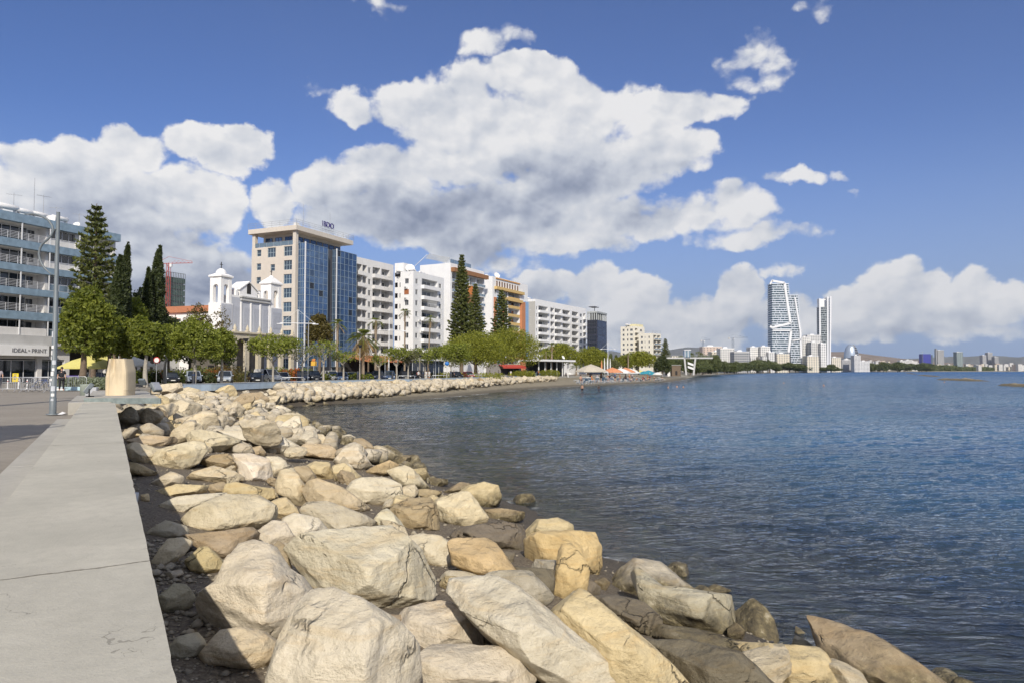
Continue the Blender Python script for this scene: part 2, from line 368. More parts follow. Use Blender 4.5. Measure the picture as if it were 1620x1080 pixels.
def ridged(x,y,s,o=3):
    return 1-2*np.abs(fbm(x,y,o=o,s=s))**.8
Hh=.060*ridged(U/3.8,V/1.5,11,3)+.034*ridged(U/1.3+.3*fbm(U/3,V/3,s=5),V/.50,23,3)+.012*ridged(U/.55,V/.22,41,2)+.10*fbm(U/13,V/5,s=31,o=2)
amp=np.clip(-ds/5,.12,1)*np.clip(1-np.hypot(X,Y)/900,.0,1)
Z=(Hh*.95-.04)*amp
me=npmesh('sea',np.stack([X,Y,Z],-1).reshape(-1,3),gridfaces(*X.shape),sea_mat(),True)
gz=height(X,Y)
dt=me.attributes.new('depth','FLOAT','POINT'); dt.data.foreach_set('value',np.maximum(-gz,0).astype(np.float32).ravel())
beachy=((np.hypot(X,Y)>92))
dt=me.attributes.new('shore','FLOAT','POINT'); dt.data.foreach_set('value',(np.where(beachy,np.clip(-ds/3.2-.12,0,2),np.clip(-ds/.9,0,5)+.35)).astype(np.float32).ravel())
props(link('sea',me),'dark blue rippled sea filling the bay',None,None,'structure')
# ------------------------------------------------------------------ promenade paving, low wall
ZP=2.7
def conc(name,col=(.475,.45,.375),crack=True):
    m,nt,b=newmat(name); g=nt.new('ShaderNodeNewGeometry'); pos=g.outputs['Position']
    n1=nt.noise(pos,.9,5,.6); n2=nt.noise(pos,9,6,.7); n3=nt.noise(pos,60,3,.6)
    c0=tuple(x*.84 for x in col); c1=tuple(x*1.1 for x in col)
    c=nt.ramp(n1,[(.3,c0),(.7,c1)]); c=nt.mix(nt.ramp(n2,[(.42,0),(.75,.55)]),c,tuple(x*.74 for x in col)); c=nt.mix(nt.ramp(nt.noise(pos,.33,6,.7),[(.52,0),(.70,.45)]),c,tuple(x*.80 for x in col))
    c=nt.mix(nt.ramp(n3,[(.62,0),(.72,.5)]),c,tuple(x*.55 for x in col))
    h=nt.m('ADD',nt.m('MULTIPLY',n2,.5),nt.m('MULTIPLY',n3,.4))
    if crack:
        wv=nt.vm('ADD',pos,nt.vm('SCALE',nt.noise(pos,2.2,4,.7,out=1),.9)); vo=nt.new('ShaderNodeTexVoronoi',feature='DISTANCE_TO_EDGE'); vo.inputs['Scale'].default_value=.42; nt.put(vo.inputs['Vector'],wv)
        lim=nt.m('MULTIPLY',nt.mapr(nt.noise(pos,1.6,4,.6),.52,.66,0,1,True),.0042); cr=nt.m('LESS_THAN',vo.outputs['Distance'],lim)
        c=nt.mix(nt.m('MULTIPLY',cr,.5),c,(.13,.12,.095)); h=nt.m('SUBTRACT',h,cr)
    nt.put(b.inputs['Base Color'],c); b.inputs['Roughness'].default_value=.88
    nt.put(b.inputs['Normal'],nt.bump(h,.55,.012)); return m
CONC=conc('wall concrete'); CONC2=conc('step concrete',(.42,.40,.35),False)
def pave_mat():
    m,nt,b=newmat('promenade paving'); g=nt.new('ShaderNodeNewGeometry'); pos=g.outputs['Position']
    n1=nt.noise(pos,.35,5,.6); n2=nt.noise(pos,14,5,.7)
    c=nt.ramp(n1,[(.3,(.22,.195,.16)),(.7,(.29,.26,.215))]); c=nt.mix(nt.ramp(n2,[(.4,0),(.75,.4)]),c,(.40,.35,.28))
    mp=nt.new('ShaderNodeMapping'); mp.inputs['Rotation'].default_value=(0,0,R(31)); nt.put(mp.inputs[0],pos)
    br=nt.new('ShaderNodeTexBrick'); nt.put(br.inputs[0],mp.outputs[0]); br.inputs['Scale'].default_value=1; br.inputs['Mortar Size'].default_value=.006; br.inputs['Brick Width'].default_value=.6; br.inputs['Row Height'].default_value=.6; br.offset=0
    c=nt.mix(nt.m('MULTIPLY',br.outputs['Fac'],.45),c,(.08,.07,.06))
    nt.put(b.inputs['Base Color'],c); b.inputs['Roughness'].default_value=.85; nt.put(b.inputs['Normal'],nt.bump(n2,.3,.01)); return m
mb=MB()     # promenade sheet: everything landward of the edge, near part
pl=[(x,y) for x,y in EDGE[:17]]
ins=[]      # a copy of the edge pushed inland (a little under the walls)
for i,(x,y) in enumerate(pl):
    a_=Vector(pl[max(i-1,0)]); b_=Vector(pl[min(i+1,len(pl)-1)]); d=(b_-a_).normalized(); n=Vector((-d.y,d.x)); ins.append((x+n.x*.25,y+n.y*.25))
for (x0,y0),(x1,y1) in zip(ins[:-1],ins[1:]):
    mb.add([(x0,y0,zpav(y0)),(x1,y1,zpav(y1)),(x1-330,y1+60,zpav(y1)),(x0-330,y0+60,zpav(y0))],[(0,1,2,3)])
mb.mi=1
for (x0,y0),(x1,y1) in zip(ins[2:-1],ins[3:]): mb.add([(x0,y0,zpav(y0)),(x1,y1,zpav(y1)),(x1,y1,.3),(x0,y0,.3)],[(0,1,2,3)])
props(mb.build('promenade',[pave_mat(),CONC2]),'brown paved promenade beside the seawall',None,None,'structure')
# sea wall: cast slabs with joints, outer face going down to the stones
def wbox(mb,t0,t1,n0,n1,z0,z1,b=.02):
    vs=[];
    mm=Matrix(((WD.x,WN.x,0,W0.x),(WD.y,WN.y,0,W0.y),(0,0,1,0),(0,0,0,1))); s=mb.M; mb.M=mm; mb.bbox(t0,t1,n0,n1,z0,z1,b); mb.M=s
wall=thing('sea_wall','low grey concrete seawall with wide cracked top beside the boulders','wall',(0,0,0))
mb=MB(); t=-14.2; JT=[]
for L in (7.9,8.1,7.6,6.1,8.8):
    er=np.random.RandomState(int(t*7)%97); NE=int(L/.05); et=np.linspace(t,t+L-.004,NE); ee=.003*fbm(et*3,et*0,o=3)-.010*np.clip(vnoise(et*5.5,et*0+3)-.45,0,1); pl_=[wp(t,-.95)]+[wp(a_,b_) for a_,b_ in zip(et,ee)]+[wp(t+L-.004,-.95)]; mb.prism(pl_,1.0,3.10); t+=L; JT.append(t)
TEND=t
mb.build('wall_top',CONC,wall)
for t_ in JT[:-1]:
    mb=MB(); jr=np.random.RandomState(int(t_*9)%99); NJ=60; jx=np.linspace(-.948,-.002,NJ); jo=np.cumsum(jr.normal(size=NJ)*.0022); jw=.003+np.abs(jr.normal(size=NJ))*.004; mb.add([(*wp(t_+jo[i]-jw[i],jx[i]),3.1022) for i in range(NJ)]+[(*wp(t_+jo[i]+jw[i],jx[i]),3.1022) for i in range(NJ)],[(i,i+1,NJ+i+1,NJ+i) for i in range(NJ-1)]); mb.build('joint',pm('joint mortar',(.24,.22,.18),.95),wall)
mb=MB(); t=-14
for L in (5.1,3.6,3.6,3.6,3.6,3.6,3.6,7.3):
    wbox(mb,t,t+L-.006,-1.42,-.953,2.3,2.86,.008); t+=L
mb.build('step',CONC2,wall)
mb=MB(); mb.tube([(*wp(7.4,-.02),2.55),(*wp(7.4,.13),2.53)],.10,14); mb.build('drain_pipe',pm('drain plastic',(.55,.56,.57),.5),wall)
# plinth of the carved stone
pf=thing('stone_plinth','wide concrete plinth slab under the carved stone block','plinth')
ql,qr=at(139,628,3.24),at(251,628,3.24)
def slab(mb,gf,gs,gb,z0,z1,q0=0):
    e=Vector((1,0)); A=Vector((ql.x,ql.y)); B=Vector((qr.x,qr.y)); A=A-e*gs-Vector((0,gf)); B=B+e*gs-Vector((0,gf))
    if q0: A=A+WD*q0; B=B+WD*q0
    C=B+WD*(9-q0+gb); D=A+WD*(9-q0+gb); mb.prism([A[:],B[:],C[:],D[:]],z0,z1)
mb=MB(); slab(mb,0,0,0,3.09,3.24); mb.build('slab',CONC2,pf)
mb=MB(); mb.box(ql.x-.1,qr.x+.1,ql.y-.07,ql.y-.004,3.02,3.22); mb.build('edge_rail',pm('aged steel edge',(.30,.35,.33),.45,.25,6,.2,.5),pf)
mb=MB(); wbox(mb,TEND+1.2,TEND+9,-1.4,-.1,1.2,3.088,.01); mb.build('base',CONC2,pf)
# ------------------------------------------------------------------ boulders
def rock_mat():
    m,nt,b=newmat('sandstone'); g=nt.new('ShaderNodeNewGeometry'); pos=g.outputs['Position']; oi=nt.new('ShaderNodeObjectInfo')
    tc=nt.new('ShaderNodeTexCoord'); oc=tc.outputs['Object']
    sep=nt.new('ShaderNodeSeparateXYZ'); nt.put(sep.inputs[0],pos)
    off=nt.vm('ADD',oc,nt.vm('SCALE',(13.1,7.7,5.3),oi.outputs['Random']))
    n1=nt.noise(off,1.5,5,.6,.3); n2=nt.noise(off,6,7,.68); n3=nt.noise(off,38,5,.7); 
    mp=nt.new('ShaderNodeMapping'); mp.inputs['Rotation'].default_value=(.5,.35,.2); mp.inputs['Scale'].default_value=(.35,.35,3.2); nt.put(mp.inputs[0],off)
    st=nt.noise(mp.outputs[0],2.6,5,.6,.8)
    base=nt.vm('MULTIPLY',oi.outputs['Color'],nt.ramp(g.outputs['Random Per Island'],[(0,(.90,.89,.87)),(.35,(1.05,1.06,1.07)),(.7,(1.09,1.12,1.18)),(1,(1.10,1.09,1.06))]))
    c=nt.mix(nt.ramp(n1,[(.3,0),(.7,1)]),nt.vm('MULTIPLY',base,(.86,.84,.80)),nt.vm('MULTIPLY',base,(1.10,1.10,1.12)))
    c=nt.mix(nt.ramp(st,[(.52,0),(.66,.38)]),c,nt.vm('MULTIPLY',base,(.88,.70,.45)))      # iron stained beds
    c=nt.mix(nt.ramp(st,[(.30,.5),(.42,0)]),c,nt.vm('MULTIPLY',base,(1.2,1.22,1.28)))
    c=nt.mix(nt.ramp(n2,[(.52,0),(.70,.50)]),c,nt.vm('MULTIPLY',base,(.62,.57,.50)))
    c=nt.mix(nt.ramp(n3,[(.59,0),(.72,.55)]),c,nt.vm('MULTIPLY',base,(.42,.38,.32)))
    wv=nt.vm('ADD',off,nt.vm('SCALE',nt.noise(off,1.7,4,.6,out=1),.8)); vo=nt.new('ShaderNodeTexVoronoi',feature='DISTANCE_TO_EDGE'); vo.inputs['Scale'].default_value=.75; nt.put(vo.inputs['Vector'],wv); ck=nt.m('MULTIPLY',nt.mapr(vo.outputs['Distance'],.0,.020,1,0),nt.mapr(nt.noise(off,1.1,3,.5),.48,.60,0,1,True)); c=nt.mix(nt.m('MULTIPLY',ck,.5),c,(.06,.048,.03))
    v2=nt.new('ShaderNodeTexVoronoi',feature='F1'); v2.inputs['Scale'].default_value=3.4; nt.put(v2.inputs['Vector'],nt.vm('ADD',off,nt.vm('SCALE',nt.noise(off,4,3,.6,out=1),.3)))
    # tide stain: algae and black film up to the splash line
    zz=nt.m('ADD',sep.outputs[2],nt.m('MULTIPLY_ADD',nt.noise(pos,1.1,5,.65),1.25,-.62))
    f=nt.mapr(zz,.38,.98,1,0,True)
    al=nt.ramp(nt.noise(pos,5,5,.7),[(.32,(.030,.026,.018)),(.47,(.10,.082,.045)),(.58,(.20,.165,.085)),(.68,(.42,.37,.26))])
    c=nt.mix(nt.m('MULTIPLY',f,.92),c,al)
    nt.put(b.inputs['Base Color'],c); nt.put(b.inputs['Roughness'],nt.mapr(sep.outputs[2],.05,.5,.45,.9)); b.inputs['Specular IOR Level'].default_value=.3
    h=nt.m('ADD',nt.m('MULTIPLY',n2,.9),nt.m('ADD',nt.m('MULTIPLY',n3,.28),nt.m('MULTIPLY',st,.35))); h=nt.m('ADD',nt.m('MULTIPLY',v2.outputs['Distance'],.9),nt.m('MULTIPLY_ADD',ck,-.7,h))
    nt.put(b.inputs['Normal'],nt.bump(nt.m('ADD',h,nt.m('MULTIPLY',nt.noise(off,95,4,.7),.10)),.95,.06)); return m
ROCK=rock_mat()
def ico(n):
    import bmesh
    bm=bmesh.new(); bmesh.ops.create_icosphere(bm,subdivisions=n,radius=1); bm.verts.ensure_lookup_table()
    V=np.array([v.co[:] for v in bm.verts]); Fc=np.array([[v.index for v in f.verts] for f in bm.faces]); bm.free(); return V,Fc
ICO={n:ico(n) for n in (2,3,4,5,6)}
def facet(V,N,fr,k=.985):
    N=np.array(N,float); N/=np.linalg.norm(N); s=V@N; m=fr*s.max(); return V-np.outer(np.maximum(s-m,0)*k,N)
def roughen(V,size,seed,amt=1.0):
    rn=np.linalg.norm(V,axis=1,keepdims=True)+1e-6; D=V/rn; q=V/size*1.0+seed*3.7
    d=.028*fbm(q[:,0]*1.6,q[:,1]*1.6,q[:,2]*1.6,o=3,s=seed)+.022*(1-2*np.abs(fbm(q[:,0]*4,q[:,1]*4,q[:,2]*4,o=4,s=seed+9)))
    # bedding planes: shallow steps along a tilted axis
    d=d+.010*fbm(q[:,0]*9,q[:,1]*9,q[:,2]*9,o=3,s=seed+19,g=.6)-.030*np.clip(vnoise(q[:,0]*3.1,q[:,1]*3.1,q[:,2]*3.1,seed+29)-.52,0,1)
    ax=np.array([.25*math.sin(seed),.35*math.cos(seed*1.7),1.]); ax/=np.linalg.norm(ax); h=V@ax/size*5+.8*fbm(q[:,0]*1.5,q[:,1]*1.5,q[:,2]*1.5,o=2,s=seed+3)
    d=d+.016*np.clip(np.sin(h*3.1)*2.6,-1,1)*np.clip(.5+fbm(q[:,0],q[:,1],q[:,2],o=2,s=seed+7)*1.6,0,1)
    return V+D*(d*size*amt)[:,None]
def crater(V,size,seed):
    return V
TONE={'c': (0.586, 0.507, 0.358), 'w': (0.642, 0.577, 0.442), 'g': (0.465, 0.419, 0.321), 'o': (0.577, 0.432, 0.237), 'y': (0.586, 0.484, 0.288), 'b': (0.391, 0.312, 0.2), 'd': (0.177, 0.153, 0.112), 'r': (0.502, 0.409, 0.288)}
CROPS={'A':(200,600,3.6),'B':(200,800,3.857),'C':(560,680,3.857),'D':(600,860,3.115),'E':(1000,780,2.613),'P':(0,0,1)}
TR="""
A|130 470 210 400 340 355 420 375 435 415 390 480 300 520 200 525 140 505|c|large smooth oval boulder lying flat in front of the seawall corner of stones
A|20 370 60 362 170 400 210 420 140 470 150 510 90 490 30 430|c|pitted cream boulder wedged behind the smooth oval one beside the seawall
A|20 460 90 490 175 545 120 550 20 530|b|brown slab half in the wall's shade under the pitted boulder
A|25 340 120 320 270 335 275 360 180 385 80 385|r|long low pinkish boulder below the three upright stones
A|215 250 265 235 285 260 300 340 240 330 210 310|y|tallest of the upright stones standing side by side near the seawall
A|285 250 310 245 345 330 330 350 295 340|y|narrow leaning stone at the right of the upright stones
A|170 260 205 255 205 320 150 330 130 310|c|short upright stone at the left of the upright stones
A|10 290 90 285 130 310 90 330 10 330|y|small flat yellowish stone touching the seawall below the plinth
A|0 170 150 150 260 170 265 200 200 215 100 215 10 220|g|broad grey broken slab right in front of the stone plinth
A|410 470 480 435 570 430 640 480 648 525 560 510 460 485|b|thin brown slab lying tilted on the cream stones
A|360 560 400 520 500 500 600 530 650 565 640 590 560 590 470 575 400 580|c|long cream boulder carrying the thin tilted brown slab
A|160 575 250 525 310 555 330 600 200 610|c|small rough block below the smooth oval boulder
A|180 625 290 598 460 615 460 650 330 655 210 675|y|flat jagged stone between the rough block and a split slab
A|455 600 560 585 590 640 500 655|b|small craggy brown stone beside the flat jagged one
A|215 700 300 665 540 660 560 665 330 765 240 735|w|flat whitish slab split along its edge near the wall shade
A|600 430 700 425 800 460 820 560 760 605 660 590 650 490|w|tall pale block with a rounded shoulder at the middle of the heap
A|780 440 870 445 920 490 900 520 850 570 820 590 825 500|w|pale boulder leaning on the right of the tall pale block
A|540 300 640 290 860 320 980 390 985 440 840 430 760 370 690 320|w|long pale flat boulder stretching towards the water above the tall block
A|350 300 450 290 630 350 560 390 520 410 440 440 390 380|c|broad flat cream boulder right of the smooth oval one
A|520 405 640 350 700 380 710 420 600 420|c|crumbly cream boulder in front of the long pale one
A|700 390 760 380 800 430 720 440|b|small dark cracked stone beside the crumbly boulder
A|590 590 640 585 720 610 820 630 830 680 760 700 640 670 570 640|y|yellowish low boulder below the tall pale block
A|890 520 950 505 990 580 1060 690 1010 760 930 670 870 640 860 590|c|steep cream boulder sloping down to the left of a long ridge
A|940 500 1030 495 1075 560 1070 600 980 600|b|rugged brown knob on top of the steep cream boulder
A|1000 600 1100 570 1220 620 1300 680 1380 740 1340 775 1180 730 1050 690|r|long sloping boulder with a flat pinkish face
A|320 800 400 730 560 665 720 680 815 740 820 800 760 860 700 850 560 860 380 850|c|big oval boulder with an undercut rough rim, left of centre
A|1015 740 1050 700 1150 700 1350 780 1440 840 1430 880 1170 870 1060 800|g|long smooth greyish boulder behind the huge flat one
A|900 790 960 765 1080 800 1150 880 1040 920 960 930 900 860|w|white fractured boulder between the big oval and the huge flat one
A|740 870 830 810 900 820 960 930 900 960 800 940|w|pale low stone wedged under the white fractured boulder
A|820 700 905 665 960 740 980 780 860 800 820 750|y|tan wedge of stone between the yellowish and greyish boulders
A|985 400 1030 365 1150 375 1215 430 1160 475 1090 440 1000 425|r|pinkish flat boulder left of the pointed one near the water
A|1190 460 1250 385 1300 375 1345 430 1390 490 1310 525 1220 500|w|pointed pale boulder with a dark vertical crack near the water
A|1020 490 1080 465 1150 480 1175 560 1130 580 1060 550|y|rounded tan boulder below the pinkish flat one
A|1180 490 1240 480 1340 560 1300 590 1250 600 1190 570|y|sloping tan stone below the pointed pale boulder
A|655 220 740 185 780 230 770 275 660 265|y|square yellow block standing at the inner bend of the heap
A|770 230 840 255 830 285 780 270|g|grey stone leaning on the square yellow block
A|520 210 560 190 620 215 610 250 540 240|d|dark rounded stone among cream ones by the plinth side
A|420 165 470 148 515 175 470 205 430 190|o|bright yellow stone among the cream ones by the plinth side
A|145 85 180 35 300 20 305 60 260 80|c|craggy rock on the heap beside the plinth
A|270 70 350 45 410 60 420 105 330 110|c|tall cream rock right of the craggy one by the plinth
A|655 60 700 12 740 45 730 80 670 85|c|pointed rock topping the heap below the blue curb
A|440 90 480 70 600 110 560 135 450 120|c|low cream rock on the heap between the plinth and the pointed rock
A|650 85 760 75 830 130 780 150 680 140|b|wide brownish rock under the pointed rock of the heap
A|650 155 720 150 855 170 850 200 720 185|d|flat dark weedy rock at the inner bend of the water
A|880 270 975 310 960 345 900 340|b|brown wet stone at the water edge below the inner bend
A|740 280 800 275 850 300 800 320|c|small cream stone above the brown wet stone
A|830 255 880 250 905 280 860 300|g|small greyish stone by the water at the inner bend
A|260 210 320 190 370 210 330 225|w|white chip of stone in front of the plinth corner
A|290 225 420 200 490 250 520 290 420 290 300 260|c|broad cream slab right of the upright stones
A|640 265 710 255 745 290 700 300|c|small cream stone in front of the square yellow block
A|550 275 600 265 680 290 640 305 560 300|o|orange tinted flat stone above the long pale boulder
A|900 350 960 345 1010 370 980 385 920 370|d|dark wet stone beside the end of the long pale boulder
A|85 655 125 650 128 695 92 702|y|tiny cream stone alone on dark gravel beside the drain pipe
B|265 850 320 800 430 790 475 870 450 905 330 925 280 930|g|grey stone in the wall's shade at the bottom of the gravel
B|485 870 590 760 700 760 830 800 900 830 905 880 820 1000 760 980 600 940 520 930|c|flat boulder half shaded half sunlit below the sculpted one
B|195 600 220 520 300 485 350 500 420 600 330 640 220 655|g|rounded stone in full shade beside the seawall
B|160 345 250 210 330 205 385 240 340 300 215 385|c|tilted slab crossed by the edge of the wall's shade
B|370 330 450 260 490 260 560 330 600 380 530 420 430 400|y|pointed small cream rock standing on the gravel
B|480 560 500 510 590 450 640 340 700 265 780 250 900 300 960 420 1050 490 1150 530 1110 620 1030 740 940 840 860 800 600 740 520 660|w|big wavy boulder worn smooth with hollows and a small hole
B|890 260 930 218 965 250 1010 400 1110 490 1000 480 930 400|b|brown horn of stone rising behind the wavy boulder
P|462 866 478 852 500 846 560 842 614 843 638 858 660 880 683 922 680 945 655 965 630 976 590 975 545 957 510 930 480 890|w|huge flat topped whitish boulder in the middle of the foreground
P|443 1060 455 1010 480 950 497 940 530 945 575 970 620 1000 650 1035 652 1075 640 1115 560 1130 450 1110|w|big white block with a rough broken right side at the bottom edge
P|592 970 642 976 632 1002 600 992|b|thin brown ledge peeping out under the huge flat boulder
B|380 160 560 160 740 150 790 190 780 240 680 290 600 360 540 330 470 250|b|crumbling brown rock below the big oval boulder
B|140 150 240 90 340 130 380 180 300 200 150 170|g|sandy slab beside the wall under the big oval boulder
B|245 400 330 395 340 420 260 450|g|small flat stone on the shaded gravel
P|548 765 575 757 610 758 630 768 634 790 625 798 590 802 560 793|w|white flaky boulder right of the long sloping one
C|80 240 210 190 265 215 220 265 150 290 90 260|o|orange rounded stone at the waterside above the white flaky one
C|210 250 310 220 350 240 450 350 340 365 290 340|c|sloping cream slab right of the orange stone
C|350 240 430 235 470 300 430 320|y|small tan stone behind the sloping cream slab
C|460 290 570 300 570 330 480 350|d|flat green weedy stone at the water beside the tan one
C|345 370 430 360 530 375 520 405 460 420 350 410|b|brown low stone behind the grooved round boulder
C|530 385 650 320 720 330 690 370 560 400|b|flat brown stone at the water behind the square block
C|640 390 700 345 790 325 870 345 888 400 885 460 800 480 740 440|y|rounded tan boulder standing in the water behind the square block
C|490 430 600 400 690 390 740 450 800 530 790 560 620 605 560 580 520 500|c|square cream block with sharp edges leaning left near the water
C|210 480 350 420 470 425 500 500 505 600 480 625 330 620 270 560|b|round brown boulder with curved grooves left of the square block
C|120 540 200 475 280 560 330 640 200 625|w|pale triangular stone left of the grooved brown boulder
C|780 490 900 480 1035 500 1030 550 850 560|b|flat dark shelf of rock in the water beside the square block
C|570 640 700 590 900 565 1040 590 1010 740 880 720 700 670|d|long dark wet boulder below the shelf of rock
C|285 660 420 640 560 670 605 740 600 820 530 870 470 830 400 750|w|rounded white boulder between the huge flat one and the orange slope
C|590 700 620 680 800 680 860 710 1040 930 1065 1010 900 990 760 880 620 820|o|large smooth orange boulder sloping down to the right
C|520 880 560 860 760 875 870 940 800 970 580 960|g|low greyish boulder between the orange one and the streaked one
C|1010 740 1060 610 1110 560 1230 545 1320 580 1330 630 1200 640 1080 660 1060 810|y|cream capped boulder standing behind the thick orange beam of rock
C|1060 665 1120 640 1460 632 1490 720 1498 800 1440 885 1360 870 1060 830|o|thick orange beam of rock with rounded end beside the water
C|1205 1080 1255 725 1330 715 1390 790 1430 850 1400 1000 1280 1090|o|upright orange stone leaning on the thick beam of rock
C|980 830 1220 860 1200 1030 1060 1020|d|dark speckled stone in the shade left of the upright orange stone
C|1415 900 1500 960 1495 1020 1430 1040 1400 1000|d|small dark stone right of the upright orange stone
C|615 680 660 648 700 680|w|small white pebble lying on top of the orange sloping boulder
C|1470 920 1530 900 1560 930 1530 980 1480 960|b|small yellowish weedy stone at the water under the beam
C|880 740 980 750 960 820 900 780|d|small dark angular stone left of the thick beam
D|100 330 200 310 300 300 400 325 500 345 510 400 545 520 420 515 250 515 110 450|w|smooth pale squarish boulder below the huge flat one
D|155 685 190 570 270 515 420 515 600 530 735 560 745 640 740 730 150 730|w|broad white boulder at the bottom edge below the squarish one
D|300 290 330 215 480 210 600 210 700 260 830 350 950 450 1100 550 1200 620 1230 700 1000 760 740 600 540 450 420 340|w|very long streaked boulder running down to the bottom edge
D|825 350 960 270 1030 280 1120 350 1250 450 1400 560 1540 690 1300 760 1100 620 960 470|y|long smooth tan boulder beside the streaked one
D|1040 280 1130 265 1280 285 1370 350 1375 410 1275 460 1160 390|d|dark grey topped boulder right of the upright orange stone
D|1130 240 1200 130 1270 90 1400 100 1500 150 1555 240 1400 245 1270 270|g|rough lichen spotted boulder at the water behind the carved block
P|1000 915 1018 908 1045 935 1150 938 1155 950 1153 975 1140 999 1062 995 1040 985 1015 945|g|rectangular block with white scratches lying at the water edge
E|50 620 120 560 300 570 440 600 470 645 250 650|d|flat wet shelf of rock in front of the scratched block
E|60 650 250 635 430 660 540 740 640 810 200 820|d|long black wet boulder at the bottom edge
E|440 650 600 630 740 625 790 660 850 760 870 820 600 820 540 740|y|tan boulder with a dark round hollow at the bottom edge
E|745 570 800 565 1000 610 1150 680 1260 750 1280 820 980 820 900 740 800 690 750 620|b|large weed covered boulder sloping into the water at bottom right
E|672 600 680 555 720 580 715 625 690 620|g|small pointed stone between the tan and the weed covered boulders
E|290 410 340 380 400 395 420 420 360 440|b|small weedy stone in the water beside the scratched block
E|1310 830 1360 770 1440 790 1480 830|d|dark wet stone in the bottom corner of the bay
"""
def rock_obj(name,V,Fc,C,B,label,tone,seed,group=None):
    me=npmesh('boulder',V@B,Fc,ROCK,True); o=link(name,me); o.location=C; props(o,label,'boulder',group)
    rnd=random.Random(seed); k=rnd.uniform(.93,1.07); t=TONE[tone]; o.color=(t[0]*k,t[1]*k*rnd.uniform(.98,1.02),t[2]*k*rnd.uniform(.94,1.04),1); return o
random.seed(5); TRACED=[]
for i,line in enumerate(l for l in TR.strip().split('\n') if l):
    cr,co,tone,label=line.split('|'); ox,oy,sc=CROPS[cr]; q=[float(v) for v in co.split()]
    P=[(ox+q[k]/sc,oy+q[k+1]/sc) for k in range(0,len(q),2)]
    xs=[p[0] for p in P]; ys=[p[1] for p in P]; cx,cy_=(min(xs)+max(xs))/2,(min(ys)+max(ys))/2
    # centroid inside the outline
    A=0;mx=my=0
    for (x0,y0),(x1,y1) in zip(P,P[1:]+P[:1]):
        c=x0*y1-x1*y0; A+=c; mx+=(x0+x1)*c; my+=(y0+y1)*c
    cx,cy_=mx/(3*A),my/(3*A)
    zc=1.0
    for _ in range(25):
        p=at(cx,cy_,min(zc,HC-.25)); D=p.y; h=(max(ys)-min(ys))*D/F; w=(max(xs)-min(xs))*D/F
        zn=max(groundz(p.x,p.y),-.15)+.30*min(h,w*1.2); zc=zc*.5+.5*min(zn,3.0)
    C=at(cx,cy_,zc); depth=C.y*CP+(C.z-HC)*SP
    n=-(C-Vector((0,0,HC))).normalized(); r_=Vector((0,0,1)).cross(n).normalized(); u=n.cross(r_)
    phis=np.array([math.atan2(-(y-cy_),x-cx) for x,y in P]); rad=np.array([math.hypot(x-cx,y-cy_) for x,y in P])*depth/F
    big=w>.95; V,Fc=ICO[6 if w>1.7 else 5 if big else 4]; V=V.copy()
    ang=np.arctan2(V[:,1],V[:,0])
    # outline radius at every angle: ray against polygon edges
    PX=[((x-cx)*depth/F,-(y-cy_)*depth/F) for x,y in P]; Rr=np.full(len(V),1e-3); ca,sa=np.cos(ang),np.sin(ang)
    for (x0,y0),(x1,y1) in zip(PX,PX[1:]+PX[:1]):
        dx,dy=x1-x0,y1-y0; den=ca*dy-sa*dx; den=np.where(abs(den)<1e-9,1e-9,den)
        t=(x0*dy-y0*dx)/den; s=(x0*sa-y0*ca)/den; ok=(t>0)&(s>=-.001)&(s<=1.001); Rr=np.where(ok&(t>Rr),t,Rr)
    rho=np.hypot(V[:,0],V[:,1]); T=.52*min(max(math.sqrt(w*h),.5*w),1.6*h+.1)
    pw=.80; rs=rho**pw
    V=np.stack([Rr*rs*ca,Rr*rs*sa,np.sign(V[:,2])*np.abs(V[:,2])**.75*T],-1)*1.10
    S=math.sqrt(w*h); rn=random.Random(i*7+1)
    vd=math.atan2(n.z,math.hypot(n.x,n.y))           # how steeply we look down on it
    e=R(52+rn.uniform(-9,9)); a0=R(rn.uniform(-22,22))   # broad top face
    V=facet(V,(math.sin(a0)*math.cos(e),math.sin(e),math.cos(a0)*math.cos(e)),rn.uniform(.58,.72))
    V=facet(V,(math.sin(R(rn.uniform(15,55))),rn.uniform(-.25,.1),math.cos(R(45))),rn.uniform(.66,.80))
    V=facet(V,(-math.sin(R(rn.uniform(15,55))),rn.uniform(-.45,0),math.cos(R(40))),rn.uniform(.66,.82))
    V=facet(V,(rn.uniform(-.3,.3),-.8,.5),rn.uniform(.72,.86))
    for _ in range(7): V=facet(V,(rn.uniform(-1,1),rn.uniform(-1,1),rn.uniform(0,1)),rn.uniform(.80,.92))
    V=roughen(V,S,i+1,.95 if tone!='w' else .75)
    B=np.array([r_[:],u[:],n[:]])
    TRACED.append((C,w,h)); rock_obj('boulder',V,Fc,C,B,label,tone,i)
